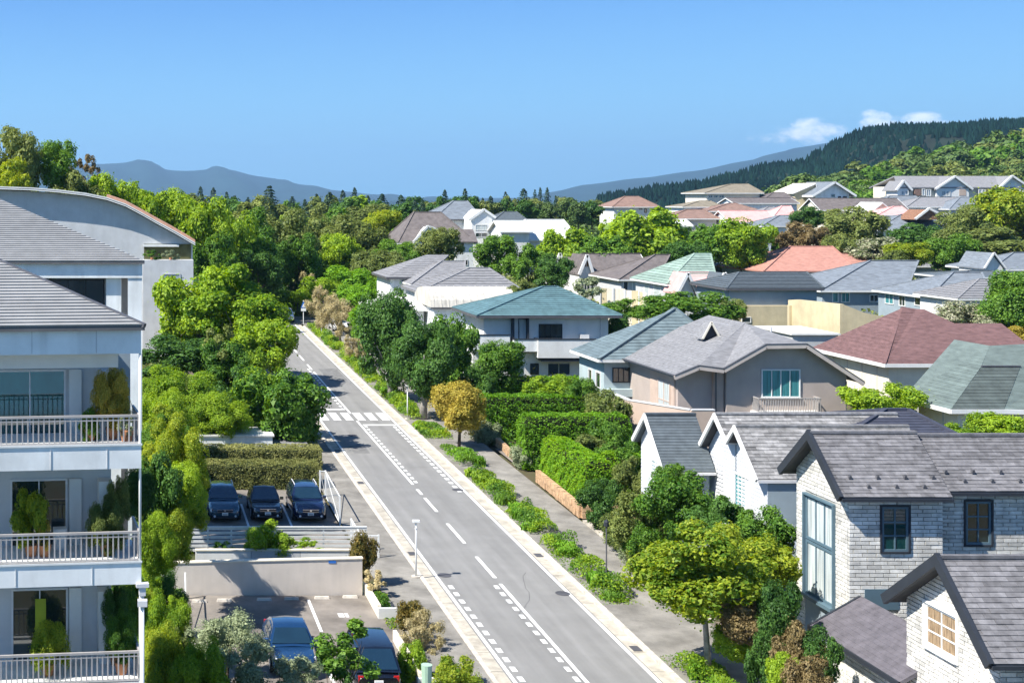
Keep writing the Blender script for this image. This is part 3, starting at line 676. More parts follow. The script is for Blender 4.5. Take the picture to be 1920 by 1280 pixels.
# G3 (near)
r_, xw, yw0, yw1, out = side_gable(H3, 28.4, 36.5, (60.0, 7.2), (62.2, 9.18), (63.08, 8.35), M['tile2'], M['bluewall'], .5, .02, 1.4, 'white', ('tiles', .2, .03, .6, 200), seed=21, fh=.2)
siding(xw, out, H3); window(H3, 'L', xw, Yat(1408, xw), Yat(1377, xw), 3.9, 6.9, M['white'], M['curtain'], 4, 1, .1, .06)
# G2 (middle)
r_, xw, yw0, yw1, out = side_gable(H3, 28.42, 37.2, (63.1, 8.36), (64.35, 9.4), (66.0, 7.7), M['tile2'], M['bluewall'], .45, .02, 1.4, 'white', ('tiles', .2, .03, .6, 90), seed=22, fh=.2)
siding(xw, out, H3)
w = window(H3, 'L', xw, Yat(1360, xw), Yat(1343, xw), 5.0, 7.0, M['white'], M['ltwall'], 1, 1, .09, .05)
for k in range(9):
    mb = MB(); mb.box(xw - .07, xw - .03, Yat(1360, xw) + .1, Yat(1343, xw) - .1, 5.15 + k * .19, 5.26 + k * .19); mb.build('louvre', M['white'], H3)
mb = MB(); roofslab(mb, [(27.3, 55.8, 4.2), (27.3, 60, 4.2), (30, 60, 5.2), (30, 55.8, 5.2)]); mb.build('porch_roof', M['bluegrey'], H3)
beamset(H3, [((27.3, 55.8, 4.2), (27.3, 60, 4.2))], M['white'], .1, .14, 'fascia', -.03)

# --- brown grey house with clipped gable and balcony
Yh = 88.0; H4 = thing('gabled_house', 'brown grey house with clipped gable, teal curtained window and curved balcony', 'house', (42, 93, 2.2))
g = 2.0; k = Yh / F
A = lambda px, py, Y=Yh: (GX(px, Y), Y, GZ(py, Y))
pr = [A(1357, 691), A(1436, 646), A(1512, 645), A(1620, 716)]     # front roof profile
bk = 99.5; up = [(x, bk, z) for x, y, z in pr]
zr = 11.4; xr = (pr[1][0] + pr[2][0]) / 2
rp1, rp2 = (xr, Yh + 3.4, zr), (xr, bk, zr)
mb = MB(); planes = []
Bp = [A(1266, 705), A(1309, 683), A(1357, 691.5)]
BL = (36.2, 94.6, 8.15)
zr = 11.0; PK = (43.5, 93.6, zr); PB = (43.5, 99.5, zr); Bp = [(36.2, Yh, 8.05), (37.8, Yh, 8.72), Bp[2]]
planes.append([(36.2, 99.5, 8.05), Bp[0], Bp[1], PK, PB])
planes.append([Bp[1], Bp[2], PK]); planes.append([pr[0], pr[1], PK]); planes.append([pr[1], pr[2], PK])
planes.append([pr[2], pr[3], PK]); planes.append([pr[3], up[3], PB, PK])
BL = (36.2, 99.5, 8.05)
for p in planes: roofslab(mb, p, .13)
roof = mb.build('roof', M['greyroof'], H4)
for p in (planes[0],): courses(p, .27, 'roof_course', M['greyroof'], roof, .018)
beamset(H4, [(pr[0], pr[1]), (pr[1], pr[2]), (pr[2], pr[3]), (Bp[0], Bp[1]), (Bp[1], Bp[2])], mat('pinkish_trim', (.48, .42, .38), .8, .05), .16, .26, 'rake_board', -.14)
beamset(H4, [(Bp[0], BL), (pr[0], pr[1]), (pr[1], pr[2]), (pr[2], pr[3]), (Bp[0], Bp[1]), (Bp[1], Bp[2])], M['darkmetal'], .2, .06, 'roof_edge', .03)
wy = Yh + .7
mb = MB(); x0, x1 = GX(1362, wy), GX(1587, wy)
mb.extr([(x0, g), (x1, g), (x1, pr[3][2] + .55), (pr[2][0] - .1, pr[2][2] - .2), (pr[1][0] + .1, pr[1][2] - .2), (x0, pr[0][2] - .15)], wy, bk - .5, 'y')
mb.extr([(GX(1278, wy), g), (x0, g), (x0, Bp[2][2] - .2), (Bp[1][0], Bp[1][2] - .2), (GX(1278, wy), 8.1)], wy + .6, 94.2, 'y')
mb.box(36.9, 39.0, wy + .9, 98.8, g, 8.0)
mb.build('wall', M['brown'], H4)
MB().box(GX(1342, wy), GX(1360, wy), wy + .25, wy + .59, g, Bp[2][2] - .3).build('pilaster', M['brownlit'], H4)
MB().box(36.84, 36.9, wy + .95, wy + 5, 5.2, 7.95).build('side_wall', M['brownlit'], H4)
ww = (GX(1427, wy), GX(1500, wy), GZ(745, wy), GZ(692, wy)); window(H4, 'F', wy, *ww, M['white'], M['curtain'], 4, 1, .08, .08, M['white'])
window(H4, 'L', 36.84, wy + 1.5, wy + 3.6, 4.6, 7.3, M['brownlit'], M['palecurt'], 2, 2, .1, .06)
def railing(root, pts, z0, z1, step, m, rr=.03, br=.015, name='balcony_railing', sharebal=True):
    r = MB(); 
    for a, b in zip(pts[:-1], pts[1:]):
        r.beam((a[0], a[1], z1), (b[0], b[1], z1), rr * 2, rr * 2); r.beam((a[0], a[1], z0), (b[0], b[1], z0), rr * 1.5, rr * 1.5)
    ro = r.build(name, m, root); me = None
    for a, b in zip(pts[:-1], pts[1:]):
        n = max(1, int(math.dist(a, b) / step))
        for i in range(n + 1):
            x = a[0] + (b[0] - a[0]) * i / n; y = a[1] + (b[1] - a[1]) * i / n
            if me is None:
                mb = MB(); mb.box(-br, br, -br, br, 0, z1 - z0 - .04); o = mb.build('baluster', m, None, local=True); me = o.data; bpy.data.objects.remove(o)
            shared('baluster', me, ro, (x, y, z0 + .02))
    return ro
bx0, bx1 = GX(1411, wy), GX(1526, wy)
mb = MB(); mb.box(bx0 - .15, bx1 + .15, wy - .9, wy, GZ(774, wy) - .05, GZ(769, wy)); mb.build('balcony_slab', M['white'], H4)
for x_, y_, z_ in ((GX(1586, wy), wy - .05, 7.6), (GX(1345, wy), wy + .2, 8.3)): MB().tube([(x_, y_, 2.2), (x_, y_, z_)], .045, 6).build('downpipe', M['darkmetal'], H4)
mb = MB(); mb.tube([(46.2, 95.5, 9.4), (46.2, 95.5, 10.5)], .07, 8); mb.build('vent_pipe', M['metal'], H4)
railing(H4, [(bx0, wy - .02), (bx0, wy - .85), (bx1, wy - .85), (bx1, wy - .02)], GZ(768, wy), GZ(743, wy), .16, M['railmetal'], .035, .022)
# angled solid balcony on the left
mb = MB(); zt, zb = 5.95, 3.75
P_ = [(34.3, 94.0), (34.3, 91.2), (36.85, 86.9), (38.4, 86.9), (38.4, 87.3), (36.95, 87.3), (34.6, 91.3), (34.6, 94.0)]
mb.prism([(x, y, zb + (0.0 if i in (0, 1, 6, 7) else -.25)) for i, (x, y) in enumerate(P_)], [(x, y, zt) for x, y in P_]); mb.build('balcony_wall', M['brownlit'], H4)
mb = MB(); mb.prism([(x, y, 4.2) for x, y in ((34.61, 94), (34.61, 91.3), (36.9, 87.31), (38.4, 87.31), (38.4, 94))], [(x, y, 4.5) for x, y in ((34.61, 94), (34.61, 91.3), (36.9, 87.31), (38.4, 87.31), (38.4, 94))]); mb.build('balcony_floor', M['greywall'], H4)
beamset(H4, [((34.42, 94, zt), (34.42, 91.25, zt)), ((34.42, 91.25, zt), (36.9, 87.05, zt)), ((36.9, 87.05, zt), (38.4, 87.05, zt))], M['metal'], .34, .07, 'coping', .03)
MB().box(35.6, 38, 88.2, 94, g, 4.2).build('lower_wall', M['brown'], H4)
# dormer
dx, dy, dz = GX(1334, 93.0), 93.0, GZ(635, 93)
ap = GZ(604, 93); wd = .62
mb = MB(); mb.prism([(dx - wd, dy, dz), (dx - wd, dy, dz), (dx, dy, ap)], [(dx - wd + .1, dy + 3, ap - .1), (dx - wd + .1, dy + 3, ap - .1), (dx, dy + 3, ap)])
mb = MB(); roofslab(mb, [(dx - wd, dy + 1.2, dz), (dx - wd, dy, dz), (dx, dy, ap), (dx, dy + 1.2, ap)], .07); roofslab(mb, [(dx + wd, dy, dz), (dx + wd, dy + 1.2, dz), (dx, dy + 1.2, ap), (dx, dy, ap)], .07)
do = mb.build('dormer', M['greyroof'], H4); mb = MB(); mb.extr([(dx - wd + .12, dz), (dx + wd - .12, dz), (dx, ap - .16)], dy + .25, dy + 1.1, 'y'); mb.build('dormer_wall', M['darkframe'], do)
mb = MB(); mb.beam((dx - wd, dy - .03, dz), (dx, dy - .03, ap), .08, .12); mb.beam((dx, dy - .03, ap), (dx + wd, dy - .03, dz), .08, .12); mb.build('dormer_trim', M['cream'], do)
def frontgable(h, a0, a1, a2, pb, pa, Yg, dep, rm, wm, zbot, bw=.3):
    P0, P1, P2 = (GX(a0, Yg), Yg, GZ(pb, Yg)), (GX(a1, Yg), Yg, GZ(pa, Yg)), (GX(a2, Yg), Yg, GZ(pb, Yg))
    mb = MB(); mb.beam(P0, P1, bw, bw); mb.beam(P1, P2, bw, bw); mb.build('rake_board', M['white'], h)
    mb = MB(); roofslab(mb, [(P0[0], Yg + dep, P0[2]), P0, P1, (P1[0], Yg + dep, P1[2])], .15); roofslab(mb, [P2, (P2[0], Yg + dep, P2[2]), (P1[0], Yg + dep, P1[2]), P1], .15); mb.build('gable_roof', rm, h)
    mb = MB(); mb.extr([(P0[0] + .2, zbot), (P2[0] - .2, zbot), (P2[0] - .2, P2[2]), (P1[0], P1[2] - .25), (P0[0] + .2, P0[2])], Yg + .35, Yg + dep - .2, 'y'); mb.build('gable_wall', wm, h)
# --- teal hip roof house with white balcony
Y = 115
H5 = house('two storey house under a teal hip roof with a long white balcony', Y, 893, 1167, 592, 8.5, 1018, 1044, 538, M['tealroof'], M['ltwall'], cs=.34, t=.05, ov=.9, fas='darkmetal',
  wins=[('F', 1010, 607, 1054, 636, 'darkframe', 'glass', 4, 1), ('F', 1026, 680, 1069, 703, 'white', 'glass', 2, 1), ('F', 994, 681, 1010, 702, 'darkframe', 'glass', 1, 1), ('F', 972, 597, 988, 654, 'darkframe', 'palecurt', 1, 1)])
c = Y + .9
def parapet(root, px0, px1, pt, pb, y0, y1, m, rim, name='balcony_wall'):
    x0, x1 = GX(px0, y0), GX(px1, y0); z1, z0 = GZ(pt, y0), GZ(pb, y0); mb = MB()
    mb.box(x0, x1, y0, y0 + .15, z0, z1); mb.box(x0, x0 + .15, y0 + .15, y1, z0, z1); mb.box(x1 - .15, x1, y0 + .15, y1, z0, z1); mb.box(x0 + .15, x1 - .15, y0 + .15, y1, z0, z0 + .2)
    o = mb.build(name, m, root); mb = MB(); mb.box(x0 - .04, x1 + .04, y0 - .04, y0 + .19, z1 + .002, z1 + .09); mb.box(x0 - .04, x0 + .19, y0 + .19, y1, z1 + .002, z1 + .09); mb.build('coping', rim, o)
parapet(H5, 1009, 1118, 637, 671, c - 1.1, c - .01, M['white'], M['darkframe'])
parapet(H5, 964, 1007, 637, 659, c - .9, c - .01, M['bluewhite'], M['darkframe'])
parapet(H5, 886, 956, 629, 655, c - .6, c + 1.5, M['bluewhite'], M['darkframe'])
mb = MB(); mb.box(GX(888, c), GX(958, c), c + .3, c + 5, 3, GZ(655, c)); mb.box(GX(924, c), GX(958, c), c + .5, c + 5, GZ(655, c), GZ(597, c)); mb.build('side_wall', M['ltwall'], H5)
mb = MB(); mb.box(GX(1009, c), GX(1112, c), c - 1.0, c, GZ(675, c), GZ(672.5, c)); mb.build('lower_eave', M['darkmetal'], H5)
mb = MB(); mb.box(GX(958, c), GX(962, c), c - .4, c, 3, GZ(594, c)); mb.box(GX(986, c), GX(989, c), c - .5, c, GZ(660, c), GZ(594, c)); mb.build('post', M['darkframe'], H5)
for x_, y_ in ((GX(959, c), c - .3), (GX(1126, c), c - .06)): MB().tube([(x_, y_, 3.2), (x_, y_, 9.4)], .05, 6).build('downpipe', M['metal'], H5)
ac = MB(); ac.box(GX(1085, c), GX(1101, c), c - .5, c - .1, GZ(638, c) + .01, GZ(626, c)); ac.build('air_conditioner', M['white'], H5)
# --- blue grey hip house beside it
Y = 97
X0, Xr, Yf, ap = 34.4, 44.5, 103.2, (41.6, 101, 11.35); ze = 8.0
H6 = thing('house', 'pale teal house with blue grey hip roof, right of the white balcony', 'house', (39, 100, 2.5))
pl = [[(X0, Y, ze), (Xr, Y, ze), ap], [(X0, Yf, ze), (X0, Y, ze), ap], [(Xr, Y, ze), (Xr, Yf + 3, ze), ap], [(Xr, Yf + 3, ze), (X0, Yf, ze), ap]]
mb = MB(); [roofslab(mb, p) for p in pl]; roof = mb.build('roof', M['tealgrey'], H6)
courses(pl[0], .33, 'roof_course', M['tealgrey'], roof, .05); courses(pl[1], .33, 'roof_course', M['tealgrey'], roof, .03)
beamset(H6, [(pl[0][0], ap), (pl[0][1], ap)], M['tealgrey'], .3, .14, 'ridge_cap', .07); beamset(H6, [(pl[0][0], pl[0][1]), (pl[1][0], pl[1][1])], M['white'], .1, .2)
MB().box(X0 + .6, Xr - .8, Y + .6, Yf - .3, 2.3, ze - .15).build('wall', M['tealwall'], H6)
wy = Y + .6; window(H6, 'F', wy, GX(1148, wy), GX(1190, wy), GZ(717, wy), GZ(689, wy), M['darkframe'], M['glass'], 4, 1)
window(H6, 'L', X0 + .6, 98.2, 99.2, 4.6, 6.9, M['white'], M['glass'], 1, 2); window(H6, 'L', X0 + .6, 100, 100.8, 4.6, 6.9, M['white'], M['glass'], 1, 2)
mb = MB(); mb.box(X0 + .3, GX(1198, wy), wy - .5, wy, GZ(742, wy), GZ(728, wy)); mb.build('planter_ledge', M['tealwall'], H6)
# --- small navy hip roof behind brick house
house('low house under a dark navy hip roof behind the brick house ridge', 62, 1578, 1806, 822, 6, 1660, 1702, 769, M['navy'], M['greywall'], cs=.3, fas='darkmetal')
# --- grey green roof right edge
Y = 80.0; X0 = 49.5; H8 = thing('house', 'cream house with grey green roof and broad dark panelled hip at the right edge', 'house', (55, 84, 2))
zb = 7.1
e1, e2 = (53.0, 82.6, 9.33), (55.4, 82.6, 9.33); k1, k2 = (54.68, 84.4, 10.45), (62.5, 84.9, 10.75); xe = 52.67
lp = [(X0, 84.9, zb), (X0, Y, zb), e1, k1, (k1[0], 88, k1[2])]
f2_ = [(X0, Y, zb), (xe, Y, zb), e2, e1]; up_ = [e1, e2, k2, k1]; rp_ = [(xe, Y, zb), (61, 79.6, zb - .2), k2, e2]
mb = MB(); [roofslab(mb, p) for p in (lp, f2_, up_, rp_, [k1, k2, (62.5, 90, 8), (k1[0], 90, 8)])]; roof = mb.build('roof', M['ggreen'], H8)
courses(f2_, .26, 'roof_course', mat('dark_green_roof', (.085, .105, .10), .75, .15, 1.5, .2, 30, objr=.3), roof, .03); courses(lp[:4], .3, 'roof_course', M['ggreen'], roof, .025)
beamset(H8, [(e1, e2)], M['darkmetal'], .14, .08, 'ridge_cap', .06)
beamset(H8, [(lp[0], lp[1]), (f2_[0], f2_[1]), (rp_[0], rp_[1])], M['white'], .12, .26)
MB().box(X0 + .8, 60.5, Y + .6, Y + 4.6, 1.8, zb - .25).build('wall', M['cream'], H8)
MB().box(X0 + .78, X0 + .8, Y + 2, Y + 2.1, 1.8, zb - .3).build('wall_joint', M['greywall'], H8)
# --- maroon roof
Y = 105.0; X0 = GX(1658, Y); H9 = thing('house', 'cream bungalow under a large maroon hip roof', 'house', (68, 111, 2.8)); zb = 6.65
Xe = GX(1925, Y + 2)
rA, rB = (GX(1692, 110.5), 110.5, 10.6), (GX(1733, 110), 110, 10.55)
pl = [[(X0, Y, zb), (Xe, Y, zb), (GX(1880, 109), 109, 8.9), (GX(1775, 110), 110, 8.95), rB, rA], [(X0, 116.2, zb), (X0, Y, zb), rA]]
pl[0] = [(X0, Y, zb), (Xe, Y, zb), rB, rA]
mb = MB(); [roofslab(mb, p) for p in pl]; ext = [(GX(1760, Y), Y + 3.0, 7.75), (Xe + 1, Y + 3.0, 7.75), (Xe + .6, Y + 6, 9.3), (GX(1770, 110), Y + 6, 9.3)]; roofslab(mb, ext); roofslab(mb, [(Xe, Y, zb), (Xe, 116.2, zb), rB]); roofslab(mb, [(Xe, 116.2, zb), (X0, 116.2, zb), rA, rB])
roof = mb.build('roof', M['maroon'], H9)
for p in pl: courses(p, .4, 'roof_course', M['maroon'], roof, .02)
beamset(H9, [((X0, Y, zb), rA)], M['maroon'], .25, .1, 'ridge_cap', .05)
beamset(H9, [(pl[0][0], pl[0][1]), (pl[1][0], pl[1][1])], M['white'], .12, .28)
MB().box(X0 + .7, Xe - .5, Y + .6, 115.5, 2.7, zb - .15).build('wall', M['cream'], H9)
for k in range(4): mb = MB(); mb.box(X0 + .66, X0 + .7, Y + 2.2 + k * 2.2, Y + 2.28 + k * 2.2, 2.7, zb - .3); mb.build('wall_joint', M['beigewall'], H9)

# --- blue grey roofed houses, centre right
WT = ('white', 'palecurt')
house('long low blue grey hip roofed house, left of the pair behind the yellow wall', 165, 1538, 1700, 545, 13, 1632, 1722, 489, M['bluegrey'], M['bluewall'], fas='white', wins=[('F', 1560, 548, 1572, 567, 'white', 'curtain', 1, 1), ('F', 1577, 548, 1593, 567, 'white', 'curtain', 2, 1), ('F', 1630, 552, 1647, 566, 'white', 'glass', 2, 1)])
house('house with blue grey hip roof and light blue balcony above the maroon roof', 150, 1742, 1862, 557, 11.5, 1787, 1840, 511, M['bluegrey'], M['bluewall'], fas='white', wins=[('L', 1715, 557, 1728, 573, 'white', 'glass', 1, 1), ('L', 1686, 554, 1698, 574, 'white', 'glass', 2, 1), ('L', 1660, 550, 1676, 570, 'white', 'curtain', 2, 1)])
house('small house with pale striped tile roof beside the blossoming shrub', 142, 1795, 1905, 560, 8, 1835, 1880, 524, M['greyroof'], M['ltwall'], cs=.55, t=.09, fas='white', cmode='course')
house('house with dark flat ridged roof partly behind the tall right shrub', 172, 1790, 1870, 520, 9, 1815, 1860, 508, M['slate'], M['bluewall'])
house('house under a wide salmon pink hip roof', 190, 1432, 1612, 508, 15, 1482, 1560, 462, M['salmon'], M['tealwall'], fas='salmon')
house('lower salmon roofed wing running right behind the blue grey roofs', 200, 1500, 1655, 506, 10, 1520, 1630, 476, M['salmon'], M['tealwall'], fas='salmon')
h = house('tall teal grey house with dark striped tile roof above a beige base', 140, 1362, 1545, 541, 9, 1385, 1512, 511, M['slate'], M['bluewall'], cs=.42, t=.09, fas='darkmetal')
mb = MB(); mb.box(GX(1378, 139.8), GX(1480, 139.8), 139.8, 146, 3.4, GZ(573, 139.8)); mb.build('base_wall', M['yellow'], h)
window(h, 'F', 139.8, GX(1390, 139.8), GX(1408, 139.8), GZ(605, 139.8), GZ(594, 139.8), M['white'], M['glass'], 1, 1)
yw = thing('garden_wall', 'tall rounded yellow wall around a white flat roof', 'wall', (68, 128, 3))
Yw = 125.0
mb = MB(); mb.extr([(Yw, 3), (Yw + 9.8, 3), (Yw + 9.8, GZ(562, 135)), (Yw + 8, GZ(560, 134)), (Yw, GZ(570, Yw))], GX(1575, Yw), GX(1575, Yw) + .35, 'x')
mb.build('wall_panel', M['yellow'], yw)
mb = MB(); mb.extr([(GX(1575, Yw) + .36, 3), (GX(1680, Yw), 3), (GX(1680, Yw), GZ(598, Yw)), (GX(1620, Yw), GZ(586, Yw)), (GX(1575, Yw) + .36, GZ(571, Yw))], Yw + .01, Yw + .35, 'y'); mb.build('wall_panel', M['yellow'], yw)
mb = MB(); mb.box(GX(1480, 134), GX(1518, 134), 134, 134.4, 3, GZ(572, 134)); mb.build('wall_panel', M['yellow'], yw)
fl = thing('flat_roof_annex', 'low annex with a bright white flat roof inside the yellow wall', 'building', (65, 128, 3))
mb = MB(); Y = 122; mb.box(GX(1486, Y), GX(1574, Y) - .1, Y, Y + 7, 3, GZ(628, Y) - .02); mb.build('wall', M['greywall'], fl); mb = MB(); mb.box(GX(1482, Y), GX(1574, Y), Y - .2, Y + 7.2, GZ(628, Y), GZ(625, Y)); mb.build('roof', M['whiteroof'], fl)
h = house('house with blue patterned roof rising behind the mint roof', 205, 1330, 1440, 497, 12, 1395, 1445, 457, M['bluegrey'], M['bluewall'])
house('house with pale mint striped tile roof', 152, 1250, 1345, 533, 11, 1302, 1332, 476, M['mint'], M['greywall'], cs=.5, t=.1, fas='white', wins=[('L', 1208, 530, 1218, 560, 'white', 'palecurt', 1, 1), ('L', 1226, 533, 1240, 560, 'white', 'palecurt', 1, 1)])
h = house('small house with pink roof and two white edged gables', 150, 1300, 1362, 549, 8, 1310, 1362, 511, M['pink'], M['ltwall'], kind='gx')
for a0, a1, a2, pb, pa in ((1270, 1290, 1308, 550, 512), (1345, 1359, 1381, 545, 512)): frontgable(h, a0, a1, a2, pb, pa, 149.0, 4, M['pink'] if a0 < 1300 else M['slate'], M['ltwall' if a0 < 1300 else 'tealwall'], 4)
# row with white gables
h = house('long brown grey roofed house with three white front gables', 182, 1108, 1222, 513, 8, 1110, 1210, 476, M['brownroof'], M['greywall'], kind='gx', ridgecap=True)
for a0, a1, a2, pb, pa, Yg in ((1041, 1050, 1059, 497, 475, 192), (1068, 1077, 1088, 506, 483, 187), (1086, 1101, 1113, 515, 478, 181.8)):
    mb = MB(); P0, P1, P2 = (GX(a0, Yg), Yg, GZ(pb, Yg)), (GX(a1, Yg), Yg, GZ(pa, Yg)), (GX(a2, Yg), Yg, GZ(pb, Yg)); mb.beam(P0, P1, .3, .35); mb.beam(P1, P2, .3, .35); mb.build('rake_board', M['white'], h)
    mb = MB(); roofslab(mb, [(P0[0], Yg + 6, P0[2]), P0, P1, (P1[0], Yg + 6, P1[2])]); roofslab(mb, [P2, (P2[0], Yg + 6, P2[2]), (P1[0], Yg + 6, P1[2]), P1]); mb.build('gable_roof', M['brownroof'], h)
    mb = MB(); mb.extr([(P0[0] + .1, 4.5), (P2[0] - .1, 4.5), (P2[0] - .1, P2[2]), (P1[0], P1[2] - .2), (P0[0] + .1, P0[2])], Yg + .4, Yg + 6, 'y'); mb.build('gable_wall', M['white'], h)
    window(h, 'F', Yg + .4, P1[0] - .35, P1[0] + .35, P1[2] - 1.7, P1[2] - .8, M['white'], M['wood'], 2, 1, .08)
    window(h, 'F', Yg + .4, P0[0] + .3, P2[0] - .3, P0[2] - 2.2, P0[2] - .4, M['white'], M['glass'], 3, 1, .1)
house('brown grey roofed house between the white gables and the mint roof', 170, 1160, 1232, 524, 11, 1228, 1256, 478, M['brownroof'], M['greywall'], wins=[('F', 1168, 527, 1178, 548, 'white', 'glass', 1, 1), ('F', 1185, 528, 1198, 548, 'white', 'palecurt', 2, 1), ('F', 1206, 530, 1216, 550, 'white', 'glass', 1, 1)])
fn = thing('panel_fence', 'cream panelled wooden screen fence below the brown grey houses', 'fence', (50, 130, 3.5))
pts = [(1125, 540, 136), (1150, 541, 135.5), (1172, 544, 135), (1198, 547, 134), (1212, 554, 133), (1226, 552, 132.5)]
for i in range(len(pts) - 1):
    (p0, q0, y0), (p1, q1, y1) = pts[i], pts[i + 1]
    for s in range(2):
        a = s / 2 + .01; b = (s + 1) / 2 - .01; xa, xb = GX(p0, y0) + (GX(p1, y1) - GX(p0, y0)) * a, GX(p0, y0) + (GX(p1, y1) - GX(p0, y0)) * b; ya, yb = y0 + (y1 - y0) * a, y0 + (y1 - y0) * b
        mb = MB(); mb.prism([(xa, ya, 3.6), (xb, yb, 3.6), (xb, yb + .08, 3.6), (xa, ya + .08, 3.6)], [(xa, ya, GZ(q0, y0)), (xb, yb, GZ(q0, y0)), (xb, yb + .08, GZ(q0, y0)), (xa, ya + .08, GZ(q0, y0))]); mb.build('fence_panel', M['cream'] if (i + s) % 3 else M['yellow'], fn)
    mb = MB(); mb.box(GX(p0, y0) - .08, GX(p0, y0) + .08, y0 - .12, y0, 3.5, GZ(q0 - 1, y0)); mb.build('post', M['white'], fn)
# --- grey stepped roofs left of centre
h = house('white house with three stepped pale grey lean-to roofs', 150, 725, 800, 520, 9, 800, 842, 478, M['greyroof'], M['bluewhite'], kind='hip', cs=.5, t=.05, fas='darkmetal', ridgecap=False)
h2 = house('grey roofed house stepping down behind the barrel roof, with white fascia', 146, 770, 868, 533, 10, 828, 872, 490, M['greyroof'], M['bluewhite'], cs=.5, t=.03, wins=[('F', 777, 540, 783, 551, 'darkframe', 'glass', 1, 1)])
h3 = house('grey ribbed hip roof house directly behind the streaked barrel roof', 139, 785, 985, 548, 9, 880, 916, 503, M['greyroof'], M['bluewhite'], cs=.55, t=.08, fas=None)
h = house('white walled lower annex at the left end of the barrel roof', 133, 700, 806, 580, 8, 735, 760, 556, M['whiteroof'], M['bluewhite'])
Yb = 130.0; bh = thing('house', 'white house with a rust streaked white barrel roof', 'house', (GX(888, Yb), Yb + 4, 3))
x0, x1 = GX(808, Yb), GX(972, Yb); z0 = GZ(576, Yb); zt = GZ(543, Yb + 2.5)
prof = [(Yb, z0), (Yb + .25, z0 + .7), (Yb + .9, z0 + 1.25), (Yb + 2.2, z0 + 1.6), (Yb + 4, z0 + 1.75), (Yb + 6, z0 + 1.5), (Yb + 7.2, z0 + .9), (Yb + 7.6, z0)]
mb = MB(); mb.extr(prof, x0, x1, 'x'); ro = mb.build('roof', M['streak'], bh)
for i in range(12):
    xx = x0 + (x1 - x0) * (i + .5) / 12; mb = MB()
    for a, b in zip(prof[:4], prof[1:5]): mb.beam((xx, a[0], a[1] + .01), (xx, b[0], b[1] + .01), .06, .06)
    mb.build('roof_seam', M['streak'], ro)
MB().box(x0 + .4, x1 - .4, Yb + .5, Yb + 7, 3.2, z0 - .01).build('wall', M['bluewhite'], bh); beamset(bh, [((x0, Yb, z0), (x1, Yb, z0))], M['darkmetal'], .12, .14)
window(bh, 'F', Yb + .5, GX(871, Yb), GX(885, Yb), GZ(594, Yb), GZ(581, Yb), M['darkframe'], M['glass'], 1, 1)
MB().box(x0 - .3, GX(905, Yb), Yb - .6, Yb + .49, GZ(612, Yb), GZ(606, Yb)).build('awning', M['greywall'], bh)
# --- dark hip with white tower, far centre
h = house('house with steep dark brown hip roof and pale end tower', 200, 745, 895, 456, 12, 776, 826, 398, M['brownroof'], M['ltwall'], fas='white')
mb = MB(); mb.box(GX(856, 199), GX(889, 199), 199.5, 207, 5, GZ(451, 199)); mb.build('tower_wall', M['bluewhite'], h); mb = MB(); roofslab(mb, [(GX(848, 199), 199, GZ(453, 199)), (GX(896, 199), 199, GZ(453, 199)), (GX(890, 203), 204, GZ(430, 203)), (GX(845, 203), 204, GZ(430, 203))]); mb.build('tower_roof', M['brownroof'], h)
window(h, 'F', 199.5, GX(860, 199), GX(872, 199), GZ(467, 199), GZ(455, 199), M['greywall'], M['glass'], 3, 1, .08); window(h, 'F', 199.5, GX(874, 199), GX(879, 199), GZ(498, 199), GZ(487, 199), M['greywall'], M['glass'], 1, 1, .08)
Yg = 199.6
mb = MB(); mb.beam((GX(775, Yg), Yg, GZ(454, Yg)), (GX(802, Yg), Yg, GZ(424, Yg)), .3, .3); mb.beam((GX(802, Yg), Yg, GZ(424, Yg)), (GX(820, Yg), Yg, GZ(430, Yg)), .3, .3); mb.build('rake_board', M['white'], h)
mb = MB(); mb.extr([(GX(776, Yg), 6), (GX(835, Yg), 6), (GX(835, Yg), GZ(440, Yg)), (GX(803, Yg), GZ(426, Yg)), (GX(776, Yg), GZ(454, Yg))], Yg + .1, Yg + 3); mb.build('gable_wall', M['ltwall'], h)
h = house('large house with slate blue hip roof highest behind the brown one', 235, 812, 905, 411, 14, 850, 876, 377, M['bluegrey'], M['white'], fas='darkmetal', wins=[('F', 853, 414, 870, 422, 'white', 'ltwall', 1, 1), ('F', 872, 412, 877, 422, 'darkframe', 'glass', 1, 1)])
Y = 230; mb = MB(); pa = [(GX(880, Y), GZ(412, Y)), (GX(907, Y), GZ(393, Y)), (GX(929, Y), GZ(408, Y))]
mb.extr([(GX(884, Y), 6), (GX(923, Y), 6), (GX(923, Y), GZ(404, Y)), pa[1], (GX(884, Y), GZ(409, Y))], Y, Y + 8); mb.build('gable_wall', M['white'], h)
mb = MB(); mb.beam((pa[0][0], Y - .1, pa[0][1]), (pa[1][0], Y - .1, pa[1][1]), .4, .4); mb.beam((pa[1][0], Y - .1, pa[1][1]), (pa[2][0], Y - .1, pa[2][1]), .4, .4); mb.build('rake_board', M['white'], h)
window(h, 'F', Y, GX(891, Y), GX(914, Y), GZ(445, Y), GZ(436, Y), M['greywall'], M['glass'], 2, 1, .1); window(h, 'F', Y, GX(891, Y), GX(914, Y), GZ(432, Y), GZ(421, Y), M['ltwall'], M['palecurt'], 2, 1, .1)
house('small house with dark slate roof behind the white roofed building', 262, 924, 992, 415, 9, 945, 968, 397, M['slate'], M['brown'], fas='darkmetal')
house('building with broad pale white roof at the centre', 225, 962, 1088, 450, 12, 985, 1056, 412, M['whiteroof'], M['white'])
house('left wing with pale shingled roof joined to the white building', 222, 938, 1000, 434, 8, 945, 988, 414, M['whiteroof'], M['ltwall'], kind='gx')
